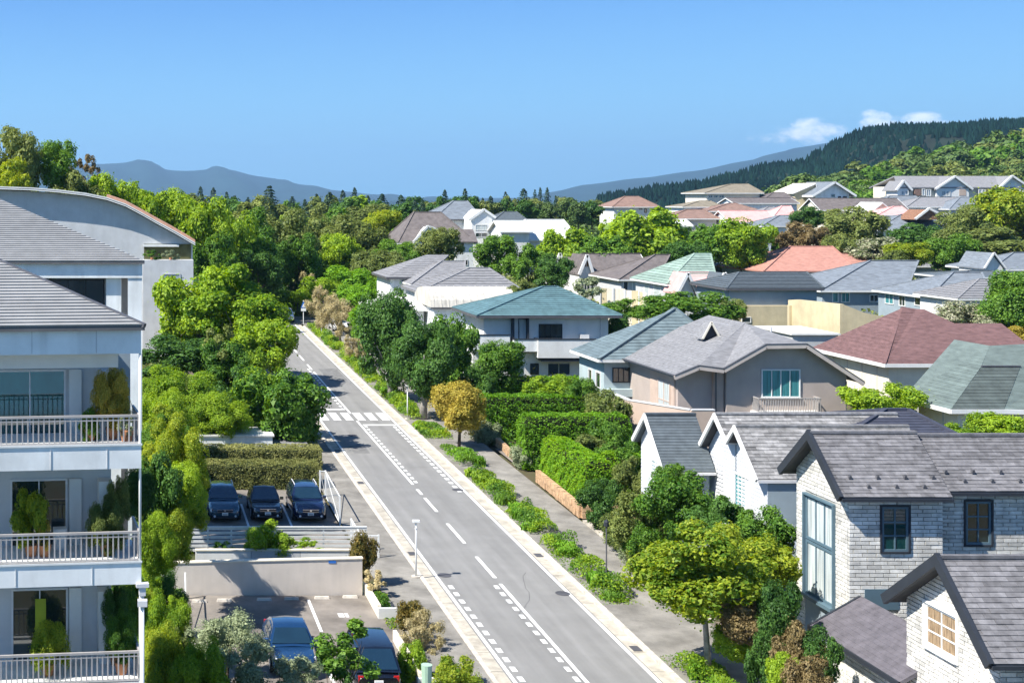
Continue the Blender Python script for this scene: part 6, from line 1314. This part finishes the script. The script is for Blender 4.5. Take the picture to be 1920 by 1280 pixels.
tree('slim bare stemmed palm with fan leaves beside the white lamp', 385, 445, 610, 672, 100, 'olive', 'sparse', m=palebark, tr=.1, limbs=0, name='palm_tree')
for i, (a, b, t, bt, Y, lf, lab) in enumerate(((275, 378, 798, 905, 62, 'yellow', 'tall yellow green climbing shrub beside the top balcony'), (280, 385, 880, 985, 58, 'bright', 'yellow green climbing shrub next to the clipped hedges'), (275, 352, 945, 1035, 56, 'yellow', 'drooping olive shrub at the left end of the slat fence'), (262, 330, 860, 960, 56, 'deep', 'dark bush in the shade behind the middle balcony'), (258, 318, 970, 1060, 50, 'bright', 'light green shrub between the balcony and slat fence'), (262, 325, 800, 880, 66, 'green', 'shaded bush by the upper balcony slab'),
      (268, 345, 1125, 1240, 47, 'bright', 'lime green shrub left of the white post fence'), (262, 360, 1190, 1330, 43, 'yellow', 'yellow green bush at the bottom left corner beside the balconies'), (330, 420, 1215, 1330, 42, 'bright', 'fresh green bush in front of the grey olive tree'), (262, 340, 1085, 1160, 51, 'deep', 'dark ivy mass against the beige wall'))):
    shrub(lab, a - 6, b + 10, t - 10, bt + 25, Y, lf, 'bushy' if i != 3 else 'med', dep=1.0)
rs_ = random.Random(33)
for k in range(20):
    py_ = 800 + k * 24; px_ = rs_.uniform(280, 352) - (10 if py_ < 900 else 0); w = rs_.uniform(24, 40); h_ = rs_.uniform(26, 44)
    if 1030 < py_ < 1140: px_ = 272
    shrub('small shrub in the dense planting strip beside the apartment block', px_ - w, px_ + w, py_ - h_, py_ + h_, 66 - k * 1.15, rs_.choice(['bright', 'green', 'yellow', 'bright', 'olive']), rs_.choice(['bushy', 'irr', 'street']), group='shrubs beside the apartment block')
tree('grey green olive tree with fine leaves in front of the lower lot', 352, 500, 1148, 1275, 44, 'grey', 'airy', tr=.06, limbs=6)
tree('second grey green fine leaved tree beside the dark sedan', 440, 600, 1205, 1330, 43, 'grey', 'airy', tr=.06, limbs=6)
tree('small tree with dark star leaves partly hiding the black van', 590, 705, 1165, 1262, 44.5, 'green', 'sparse', tr=.05, limbs=6)
tree('dark leaved sapling at the bottom edge beside the van', 585, 660, 1225, 1300, 44, 'deep', 'sparse', tr=.04)
shrub('leafy pale green shrub growing over the slat fence', 462, 545, 980, 1048, 66.3, 'bright', 'irr')
shrub('low bright green plant with broad leaves on the planter wall', 545, 615, 1010, 1036, 66.3, 'bright', 'sparse', idx=1)
shrub('small green plant at the left part of the slat fence', 400, 440, 1015, 1040, 66.3, 'green', 'sparse')
shrub('rounded red green bush at the corner of the beige wall', 654, 706, 996, 1082, 62.2, 'red', 'med')
shrub('dry brown plant on top of the cream planter wall', 684, 724, 1066, 1104, 60.5, 'tan', 'sparse', idx=0)
bed('lime green low plants inside the upper cream planter', 11.15, 11.72, 56.5, 61.4, .45, 'yellow', 3, leaf=.13)
shrub('dark olive bush with pale tips between the planter walls', 746, 804, 1126, 1180, 56.5, 'red', 'med')
shrub('grey brown twiggy bush beside the pavement', 756, 832, 1150, 1245, 54.3, 'tan', 'airy')
bed('lime green low plants inside the lower cream planter', 11.25, 11.8, 49.6, 55, .45, 'yellow', 4, leaf=.13)
shrub('light green shrub at the bottom edge left of the road', 744, 800, 1205, 1300, 51, 'bright', 'irr'); shrub('yellowish shrub in the bottom corner by the pavement', 795, 900, 1240, 1330, 50, 'yellow', 'irr')
gb = thing('planter_pot', 'small pale green pot among the bottom shrubs', 'pot', (GX(800, 48), 48, G(48))); MB().tube([(GX(800, 48), 48, G(48)), (GX(800, 48), 48, GZ(1245, 48))], [.12, .2], 12).build('pot', M['green'], gb)
hedge('near clipped box hedge directly behind the parked cars', GX(376, 80.5), GX(598, 80.5), 80.3, 82.3, 1.5, 'box', .09, 420, .05)
hedge('second clipped box hedge behind the first one', GX(366, 84.5), GX(604, 84.5), 84.6, 86.6, 1.5, 'box', .09, 420, .05)
# right hand planting strip
bed('yellow green planting strip at the far end of the street', 21.35, 22.9, 138, 158, .8, 'bright', 11, 500, .16)
bed('bright planting strip below the tan flowering trees', 21.35, 22.9, 118, 136.5, .7, 'bright', 12, 600, .16)
bed('lush strappy planting strip beside the round trees', 21.35, 22.9, 101.5, 117, .75, 'bright', 13, 700, .15)
bed('green clump at the foot of the second round tree', 21.3, 23.3, 94.5, 99.8, .6, 'bright', 14, 800, .13)
bed('small green clump around the yellow tree trunk', 21.5, 23.2, 86.0, 91.5, .75, 'hedge', 15, 800, .13)
bed('long lush green planting strip in the middle of the pavement', 21.3, 22.9, 70.5, 84.2, .75, 'bright', 16, 900, .13)
bed('tall spiky green planting strip by the stone driveway', 21.3, 23.0, 59.5, 69.0, .8, 'bright', 17, 900, .13)
bed('planting strip around the big maple trunk at the bottom', 21.3, 23.2, 46.5, 53.5, .75, 'bright', 18, 900, .12)
tree('first dark green round tree lining the right pavement', 671, 786, 549, 722, GY(752), 'deep', 'fine', name='round_street_tree', tx=735, tr=.26, m=palebark, limbs=5, idx=0)
tree('second round green tree left part of the wide pair', 742, 862, 606, 745, GY(788), 'deep', 'fine', name='round_street_tree', tx=793, tr=.26, m=palebark, limbs=5, idx=1)
tree('brighter topped green tree behind the second round tree', 795, 893, 595, 730, 108, 'green', 'maple', name='round_street_tree')
tree('golden yellow small street tree on a thin dark trunk', 813, 908, 717, 805, GY(843), 'gold', 'fine', name='golden_street_tree', tr=.10, limbs=6, idx=2)
tree('tan flowering tree at the far end of the pavement', 572, 632, 538, 606, 150, 'tan', 'airy', name='flowering_tree')
tree('tan flowering tree behind the white lamp', 596, 665, 562, 625, GY(652), 'tan', 'airy', name='flowering_tree', tx=638, tr=.11)
tree('small tan flowering tree bent over the pavement', 648, 700, 625, 668, GY(690), 'tan', 'airy', name='flowering_tree', tx=685, tr=.08)
tree('leafless looking grey tree at the park edge', 556, 600, 510, 560, 175, 'tan', 'sparse', name='bare_tree', m=palebark)
shrub('bright lime columnar bush left of the first round tree', 652, 700, 572, 640, 130, 'hedge', 'column')
tree('large yellow green maple in the right foreground', 1206, 1420, 975, 1145, GY(1272), 'yellow', 'maple', name='street_maple', tx=1330, tr=.11, m=palebark, limbs=7)
shrub('right lobe of yellow green foliage beside the big maple', 1330, 1480, 985, 1130, 53, 'yellow', 'street')
shrub('leafy green shrub mass left of the second round tree base', 888, 986, 640, 722, 104, 'green', 'irr')
shrub('dark low bushes behind the pavement lamp', 850, 930, 690, 760, 101, 'deep', 'irr')
# hedges and gardens, right
hedge('big bright lime clipped hedge above the sandstone wall', 25.7, 27.4, 74.6, 82.6, 3.0, 'lime', .13, 330, .06, round_=.5, z0=G(78))
hedge('short lime hedge arm running right behind the round dark bush', 27.45, 31.5, 76.8, 78.2, 2.9, 'lime', .13, 300, .06, round_=.4, z0=G(78))
hedge('nearest dark green tall hedge row with clipped left end', 25.6, 32.5, 85.6, 87.4, 3.4, 'hedge', .13, 300, .07, round_=.35)
hedge('middle tall hedge row', 25.5, 34, 94.8, 96.8, 3.0, 'hedge', .14, 260, .07, round_=.35)
hedge('farthest tall hedge row below the white balcony house', 26.6, 36, 103, 105, 2.9, 'hedge', .14, 240, .08, round_=.35)
shrub('white speckled round bush between the hedges', 958, 1014, 822, 880, 86.5, 'grey', 'med'); shrub('variegated low bush behind the sandstone wall', 884, 940, 790, 846, 94, 'grey', 'med')
shrub('yellow green hillock of shrubs behind the hedges', 1050, 1140, 815, 865, 83, 'olive', 'irr')
gsh = [(985, 1075, 705, 775, 98, 'bright', 'irr'), (1060, 1130, 710, 780, 96, 'green', 'irr'), (1100, 1165, 760, 820, 92, 'bright', 'irr'), (1090, 1175, 735, 830, 90, 'olive', 'irr'), (1100, 1180, 790, 880, 84, 'green', 'irr'), (1060, 1120, 850, 900, 81, 'green', 'irr'), (1120, 1205, 830, 900, 78, 'green', 'irr'), (1085, 1160, 900, 985, 71.5, 'deep', 'irr'), (1150, 1215, 860, 930, 74, 'olive', 'irr')]
gl = ['bright garden bush left of the pale teal house', 'green garden bush directly below the pale teal house', 'bright bush between the two lower hedges', 'olive garden tree beside the angled balcony', 'green bush under the angled balcony', 'green bush at the right end of the nearest hedge row', 'green bush left of the siding house gable', 'round dark leaved tree by the stone driveway', 'olive bush behind the round dark tree']
for (a, b, t, bt, Y, lf, pk), lab in zip(gsh, gl): shrub(lab, a, b, t, bt, Y, lf, pk)
for a in (1118, 1126, 1134): pass
dt = thing('tree_trunk', 'bundle of dark stems under the round dark leaved tree', 'tree', (GX(1122, 71.5), 71.5, G(71))); 
for k in range(3): x = GX(1118 + k * 8, 71.5); MB().tube([(x, 71.5 + k * .1, G(71)), (x + .1 * (k - 1), 71.5, G(71) + 1.6)], [.07, .05], 6).build('stem', bark, dt)
for a, b, t, bt, Y, lf, pk, lab in ((1150, 1260, 925, 1040, 62, 'olive', 'irr', 'olive green shrub above the driveway border'), (1190, 1330, 890, 1010, 60, 'green', 'irr', 'dark green tree in front of the left siding gable'), (1300, 1400, 930, 1020, 57, 'deep', 'irr', 'deep green bush below the narrow siding window'), (1380, 1482, 955, 1060, 55, 'green', 'irr', 'green bush against the brick house corner'), (1170, 1250, 985, 1070, 61, 'green', 'irr', 'bright shrub spilling over the pale border stones'), (1230, 1290, 870, 930, 63, 'green', 'irr', 'green bush touching the left siding window'),
      (1350, 1430, 1125, 1200, 50, 'rust', 'irr', 'brown leaved shrub right of the maple trunk'), (1420, 1500, 1090, 1220, 49, 'deep', 'irr', 'dark shrub in the shade of the brick house'), (1450, 1530, 1165, 1290, 47, 'rust', 'irr', 'brownish vine mass below the tall window'), (1340, 1410, 1165, 1235, 50.5, 'bright', 'irr', 'small yellow green shrub along the border stones'), (1440, 1500, 1225, 1290, 46, 'bright', 'med', 'round light green bush at the bottom near the brick cottage'), (1400, 1470, 1190, 1300, 47.5, 'deep', 'irr', 'dark green bush left of the round light bush'), (1500, 1570, 1180, 1300, 46.5, 'deep', 'irr', 'shaded bush under the side roof of the cottage'), (1160, 1215, 1000, 1055, 65, 'grey', 'irr', 'pale grey green bush beside the driveway lamp'), (1480, 1560, 1230, 1330, 45, 'rust', 'irr', 'brown and green bush at the bottom edge under the cottage roof'), (1130, 1200, 960, 1030, 67, 'olive', 'irr', 'olive bush beside the round dark leaved tree')):
    shrub(lab, a, b, t, bt, Y, lf, pk)
shrub('bright bush between grey house and maroon roof house', 1588, 1725, 722, 800, 84, 'bright', 'maple'); shrub('light green bush row in front of the cream house, left part', 1775, 1850, 775, 850, 72, 'bright', 'maple'); shrub('light green bush row in front of the cream house, right part', 1835, 1960, 778, 850, 71, 'bright', 'maple')
tree('dense green tree at the right edge above the maroon roof', 1852, 1990, 512, 640, 128, 'green', 'fine', idx=1); shrub('white blossoming shrub left of the dense right tree', 1760, 1862, 566, 622, 132, 'white', 'med'); shrub('second smaller white blossom shrub under the dense tree', 1820, 1870, 600, 640, 126, 'white', 'med'); shrub('golden green bush peeking over the end of the maroon roof', 1872, 1930, 612, 650, 118, 'gold', 'med')
shrub('green shrub row behind the teal roof house', 1128, 1215, 562, 600, 128, 'green', 'irr'); shrub('dark green tree between pink gables and the blue grey hip roof', 1210, 1370, 548, 612, 126, 'green', 'irr'); shrub('spiky pale plants beside the cream screen fence', 1050, 1130, 520, 575, 134, 'grey', 'sparse'); shrub('olive bush left of the teal roof', 955, 1010, 528, 560, 132, 'olive', 'irr'); shrub('dark hedge between the teal and the blue grey roof', 1120, 1190, 588, 660, 118, 'deep', 'irr')
shrub('green garden bush right of the striped teal roof', 1350, 1400, 560, 600, 134, 'olive', 'irr')
# --- trees between the houses, centre and right
mid = [(1115, 1278, 395, 480, 205, 'bright', 'flat', 'large umbrella shaped bright tree in the centre right'), (1265, 1380, 425, 495, 200, 'green', 'flat', 'dark umbrella tree right of the large one'), (1335, 1448, 412, 500, 198, 'bright', 'maple', 'broad bright green tree below the pink roof'), (1000, 1108, 430, 500, 195, 'bright', 'flat', 'umbrella tree with branching trunk by the white roof'), (1080, 1190, 445, 510, 190, 'green', 'flat', 'layered green tree in front of the large umbrella tree'), (890, 985, 442, 510, 188, 'green', 'irr', 'leafy tree right of the pale tower'), (950, 1030, 460, 530, 180, 'green', 'irr', 'green tree below the white roofed building'), (1000, 1070, 478, 540, 176, 'deep', 'irr', 'dark tree beside the row of white gables'), (780, 868, 428, 500, 185, 'olive', 'irr', 'olive tree hiding the brown hip roof corner'), (1460, 1545, 418, 475, 215, 'rust', 'irr', 'reddish brown tree above the salmon roof'), (1540, 1650, 390, 475, 225, 'olive', 'irr', 'olive green tree rising in the hillside cluster'), (1484, 1545, 388, 425, 250, 'deep', 'med', 'dark green tree below the slate gable house'), (1592, 1692, 446, 492, 205, 'white', 'med', 'white blossoming tree behind the salmon roof'), (1668, 1745, 455, 496, 198, 'yellow', 'maple', 'yellow green tree behind the blue grey roofs'), (1672, 1760, 420, 470, 235, 'deep', 'med', 'grey dark tree below the pale blue roof'), (1770, 1880, 395, 500, 215, 'olive', 'maple', 'big rounded olive tree on the right hillside'), (1850, 1990, 350, 470, 235, 'yellow', 'maple', 'tall yellow green tree hiding the end of the hilltop apartments'), (1740, 1830, 440, 510, 200, 'green', 'maple', 'green tree left of the white gable at the right edge'), (1800, 1990, 430, 500, 205, 'olive', 'maple', 'olive tree behind the white gable at the right edge'), (1765, 1850, 385, 440, 255, 'olive', 'med', 'pale olive tree beside the brown gable'), (1545, 1600, 440, 490, 208, 'olive', 'med', 'olive bush beside the blossoming tree'),
  (1250, 1300, 420, 470, 240, 'deep', 'med', 'dark tree behind the two umbrella trees'), (1425, 1475, 440, 480, 222, 'green', 'med', 'green tree between blue patterned and salmon roofs'), (1230, 1330, 455, 520, 185, 'deep', 'irr', 'deep shaded tree above the mint roof'), (1650, 1700, 470, 500, 196, 'olive', 'med', 'olive bush left of the yellow green tree')]
for a, b, t, bt, Y, lf, pk, lab in mid: tree(lab, a, b, t, bt, Y, lf, pk, limbs=6 if pk == 'flat' else 3)
# green park slope beyond the street
park = [(600, 700, 500, 560, 175, 'hedge'), (650, 740, 470, 545, 180, 'olive'), (700, 790, 475, 540, 178, 'olive'), (560, 640, 520, 580, 168, 'bright'), (620, 720, 535, 590, 160, 'hedge'), (690, 740, 520, 575, 160, 'hedge'), (500, 570, 545, 600, 172, 'bright'), (575, 650, 490, 540, 190, 'green'), (540, 600, 515, 560, 180, 'deep'), (700, 780, 450, 500, 195, 'green'), (740, 800, 470, 520, 185, 'green'), (470, 545, 515, 590, 185, 'deep')]
pl_ = ['bright spreading bush on the park slope', 'olive tree left of the stepped grey roofs', 'olive shrubs directly above the stepped roofs', 'light bush by the blue sign', 'flat clipped bright hedge mound beside the thin pole', 'bright bush under the left stepped roof', 'bright bush behind the waiting white car', 'green bush below the brown board', 'dark bush next to the brown board post', 'green tree below the dark brown hip roof', 'green bush at the foot of the pale tower', 'dark trees shading the street end']
for (a, b, t, bt, Y, lf), lab in zip(park, pl_): shrub(lab, a, b, t, bt, Y, lf, 'irr')
gsheet('lawn', [rect(18, 60, 172, 186)], .05, M['grass'])
# --- wood on the left
r = random.Random(11)
wood = [(-10, 75, 240, 360, 150, 'olive', 'irr', 'tallest feathery tree at the left edge of the photo'), (60, 140, 265, 360, 152, 'green', 'irr', 'feathery tree second from the left edge'), (-20, 60, 300, 390, 140, 'yellow', 'irr', 'yellow green tree rising over the left roof'), (128, 160, 298, 345, 165, 'rust', 'sparse', 'thin brown tree left of its taller brown neighbour'), (155, 192, 290, 345, 165, 'rust', 'sparse', 'taller thin brown tree against the blue mountain'), (90, 180, 325, 420, 150, 'olive', 'irr', 'olive tree behind the arched roof'), (150, 250, 330, 440, 155, 'bright', 'maple', 'bright leafy tree over the arched roof'), (210, 310, 345, 470, 160, 'bright', 'maple', 'leafy green tree right of the arched roof top'), (290, 400, 358, 480, 165, 'bright', 'maple', 'large leafy bright tree behind the orange roof tiles'), (340, 440, 375, 520, 160, 'bright', 'maple', 'green tree right of the orange roof tiles'), (380, 480, 400, 520, 170, 'bright', 'maple', 'broad leafed tree above the big maple'), (420, 520, 395, 540, 175, 'green', 'maple', 'darker tree left of the tall conifer like tree'), (480, 590, 395, 520, 185, 'olive', 'irr', 'mixed green tree in front of the tallest conifer'), (560, 660, 405, 500, 200, 'olive', 'irr', 'olive grey tree in the middle of the wood'), (630, 720, 415, 500, 205, 'olive', 'irr', 'olive tree with grey branches left of the brown roof'), (520, 600, 440, 540, 180, 'green', 'irr', 'dark tree in the shade above the street end'), (590, 680, 440, 520, 190, 'bright', 'irr', 'lighter tree behind the brown hut'), (360, 450, 440, 560, 150, 'green', 'irr', 'dark tree just above the big maple crown'), (440, 530, 470, 560, 165, 'deep', 'irr', 'shaded dark tree above the street'), (680, 760, 395, 450, 225, 'yellow', 'irr', 'yellow brown tree left of the brown hip roof'), (640, 720, 385, 430, 260, 'olive', 'med', 'autumn tinted tree above the brown hip roof'), (700, 770, 430, 490, 210, 'green', 'irr', 'green tree touching the brown hip roof')]
for a, b, t, bt, Y, lf, pk, lab in wood: tree(lab, a, b, t, bt, Y, lf, pk, limbs=3)
for k in range(34):
    px_ = -40 + k * 24 + r.uniform(-8, 8); Y = r.uniform(235, 330); t = 378 + r.uniform(-14, 16) - (12 if px_ < 300 else 0); w = r.uniform(26, 46)
    tree('dense broadleaf tree in the wood behind the left buildings', px_ - w, px_ + w, t, t + 66, Y, r.choice(['green', 'olive', 'deep', 'bright', 'olive']), 'far', group='trees of the wood on the left', limbs=0)
for k in range(26):
    px_ = 780 + k * 14 + r.uniform(-8, 8); Y = r.uniform(300, 400); t = 374 + r.uniform(-6, 10); w = r.uniform(14, 26)
    tree('dark broadleaf tree in the distant tree line beyond the centre houses', px_ - w, px_ + w, t, t + 40, Y, r.choice(['deep', 'hill', 'olive', 'deep']), 'far', group='distant tree line at the centre', limbs=0)
for px_, t, w, Y in ((594, 362, 22, 330), (618, 358, 28, 320), (643, 355, 24, 330), (665, 350, 20, 335), (690, 365, 22, 340), (716, 362, 34, 345), (752, 364, 30, 350), (778, 372, 22, 350), (792, 372, 18, 355), (834, 354, 20, 300), (872, 352, 22, 300), (948, 358, 20, 420), (920, 366, 24, 420), (982, 352, 30, 380), (1003, 354, 14, 400), (1013, 350, 14, 400), (1026, 350, 16, 390), (1042, 365, 14, 395), (505, 345, 46, 200), (548, 366, 26, 230), (572, 372, 22, 300), (376, 348, 20, 420), (400, 350, 22, 420), (425, 358, 20, 400), (440, 365, 26, 380), (465, 368, 20, 400), (380, 362, 18, 300), (1065, 372, 16, 420), (895, 372, 18, 430), (905, 370, 16, 430), (1090, 376, 18, 420), (965, 370, 20, 410)):
    conifer('tall narrow conifer standing above the tree line on the horizon', px_, t, Y, w * 1.5, 'pine', Y > 290, 'conifers on the horizon', yb=t + 46 if Y > 210 else 420)
# --- green hill at the right: separate broadleaf crowns
for k in range(230):
    px_ = r.uniform(1490, 2150); Yt = r.uniform(380, 640); X_ = GX(px_, Yt); z = terr(X_, Yt)
    if Yt < 400 and px_ < 1640: continue
    w = r.uniform(4.5, 8.5); h = r.uniform(7, 12) * (w / 7) ** .5
    root = thing('broadleaf_tree', 'rounded green tree in the forest on the near hillside', 'tree', (X_, Yt, z), 'trees of the hillside forest')
    add_crown(root, proto('far' if Yt < 520 else 'tiny', k % 3), X_, Yt, z + h * .6, w, w, h * .55, r.choice(['hill', 'hill', 'olive', 'green', 'hill']), r.random() * 6)
# dark conifer forest on the far ridge: nobody could count it
rng = np.random.default_rng(5); V = []
prof = np.array(DP, float)
n = 9000; pxs = rng.uniform(1120, 2700, n); tt = rng.random(n) ** .55
for i in range(n):
    p = pxs[i]; t = tt[i] if i > 1500 else 1.0; Yt = 1300 - (1 - t) * 500; x = (p - PX) * 1300 / F; z = dh(p, t); h = rng.uniform(4, 8.5) * (1.1 if t == 1 else 1); w = rng.uniform(2.2, 3.8)
    a0 = rng.random() * 2; pts = [(x + w * math.cos(a0 + k * 1.2566), Yt + w * math.sin(a0 + k * 1.2566), z - 1) for k in range(5)]; top = (x + rng.normal() * .4, Yt, z + h)
    for k in range(5): V.append([pts[k], pts[(k + 1) % 5], top, top])
V = np.array(V)[:, :3, :]
me = mesh_from_quads('conifer_forest', V, 3); me.materials[0] = LF['farpine']; o = bpy.data.objects.new('conifer_forest', me); C.objects.link(o); tagp(o, 'dark conifer forest covering the far ridge on the right', 'forest', kind='stuff')
# --- ground plants around the gardens
def cover(name, label, x0, x1, y0, y1, lf, dens, leaf, h, seed):
    rng = np.random.default_rng(seed); m = int((x1 - x0) * (y1 - y0) * dens); x = rng.uniform(x0, x1, m); y = rng.uniform(y0, y1, m)
    q = np.abs(np.sin(x * .9 + np.sin(y * .7)) * np.sin(y * .8 + 1.3 * np.sin(x * .5))) ** .7; z = np.array([terr(a, b) for a, b in zip(x, y)]) + q * h * rng.random(m) ** .3
    V = leaves(rng, np.stack([x, y, z], 1), np.tile([0, -.2, .8], (m, 1)), leaf, .6, .8, .2); me = mesh_from_quads(name, V); me.materials[0] = LF[lf]; o = bpy.data.objects.new(name, me); C.objects.link(o); tagp(o, label, 'ground cover', kind='stuff')
cover('ground_cover', 'mixed low greenery filling the gardens right of the pavement', 26, 37, 45, 110, 'green', 42, .22, .9, 1)
cover('ground_cover', 'low greenery under the trees left of the street', -8, 11.5, 84, 160, 'olive', 22, .3, 1.0, 2)
cover('ground_cover', 'low greenery between the more distant houses', 27, 130, 112, 300, 'olive', 6.5, .5, 1.5, 3)
cover('ground_cover', 'undergrowth of the wood on the left', -40, 18, 165, 330, 'deep', 6, .6, 1.6, 4)
cover('ground_cover', 'undergrowth beside the apartment building', -1, 2.5, 42, 80, 'green', 130, .16, .7, 5)
cover('ground_cover', 'grass and weeds across the hillside between far houses', 60, 330, 300, 480, 'hill', 1.6, 1.1, 2.5, 6)
# --- balcony plants
def potted(label, px, pyt, pyb, w, Y, lf, pk, pot=True, top_floor=None):
    zt, zb = GZ(pyt, Y), GZ(pyb, Y); x = GX(px, Y); a = w / 2 * Y / F; fl = top_floor; root = thing('potted_plant', label, 'plant', (x, Y, fl))
    add_crown(root, proto('bushy' if pk == 'fine' else pk, 0), x, Y, (zt + zb) / 2, a, a * .8, (zt - zb) / 2, lf, 1.0, 'foliage')
    mb = MB(); mb.tube([(x, Y, fl), (x, Y, fl + .3)], [.13, .18], 12); mb.build('pot', M['tarp'], root); MB().tube([(x, Y, fl + .28), (x, Y, max(fl + .35, zb + .1))], .03, 6).build('stem', bark, root)
f3, f2, f1 = lz(833) + .003, lz(1052) + .003, lz(1278) + .003
potted('tall golden green plant at the right end of the top balcony', 210, 692, 800, 86, 34.8, 'gold', 'fine', top_floor=f3)
potted('small low green plant on the top balcony next to the golden one', 168, 765, 830, 44, 34.6, 'green', 'med', top_floor=f3)
potted('trailing pale plant over the top balcony railing corner', 238, 778, 815, 38, 34.3, 'grey', 'sparse', top_floor=f3)
potted('spiky yellow green plant in the middle balcony', 58, 918, 1020, 70, 34.5, 'yellow', 'irr', top_floor=f2)
potted('small yellow leaved plant right of the spiky one', 84, 975, 1030, 30, 34.5, 'gold', 'sparse', top_floor=f2)
potted('rounded green plant beside the middle balcony corner', 200, 938, 1035, 84, 34.6, 'olive', 'fine', top_floor=f2)
potted('taller bush against the screen of the middle balcony', 222, 898, 980, 56, 35.3, 'olive', 'fine', top_floor=f2)
potted('dome shaped bright green bush in the lowest balcony', 90, 1162, 1250, 84, 34.5, 'yellow', 'dome', top_floor=f1)
potted('big leafy green bush at the right end of the lowest balcony', 228, 1150, 1240, 72, 34.6, 'green', 'fine', top_floor=f1)
potted('dark green bush behind the big one in the lowest balcony', 218, 1098, 1180, 60, 35.3, 'deep', 'fine', top_floor=f1)
for (a, b, t, bt, Y, lf, lab) in ((232, 290, 880, 975, 40, 'deep', 'dark teal bush behind the middle balcony corner'), (225, 275, 1090, 1200, 39, 'green', 'green bush behind the downpipe'),):
    shrub(lab, a, b, t, bt, Y, lf, 'fine')
for px_, lab, lf in ((285, 'small green plant on the curved roof balcony, left', 'green'), (320, 'pale trailing plant on the curved roof balcony, right', 'grey')):
    Y = 131.6; x = GX(px_, Y); fl = GZ(487, 131.4) + .003; root = thing('potted_plant', lab, 'plant', (x, Y, fl)); add_crown(root, proto('sparse', 1), x, Y, fl + .45, .9, .3, .5, lf, 0, 'foliage'); MB().tube([(x, Y, fl), (x, Y, fl + .2)], .15, 10).build('pot', M['tarp'], root)
# ------------------------------------------------------------------ haze
hz = MB().box(-17000, 17000, -220, 16000, -140, 560)
hm = bpy.data.materials.new('haze'); hm.use_nodes = True; t = hm.node_tree
for n_ in list(t.nodes): t.nodes.remove(n_)
pv = t.nodes.new('ShaderNodeVolumePrincipled'); pv.inputs['Color'].default_value = (.40, .68, 1.0, 1); pv.inputs['Density'].default_value = .00007; pv.inputs['Anisotropy'].default_value = 0.2
oo = t.nodes.new('ShaderNodeOutputMaterial'); t.links.new(pv.outputs[0], oo.inputs['Volume'])
ho = hz.build('haze', hm, kind='stuff')
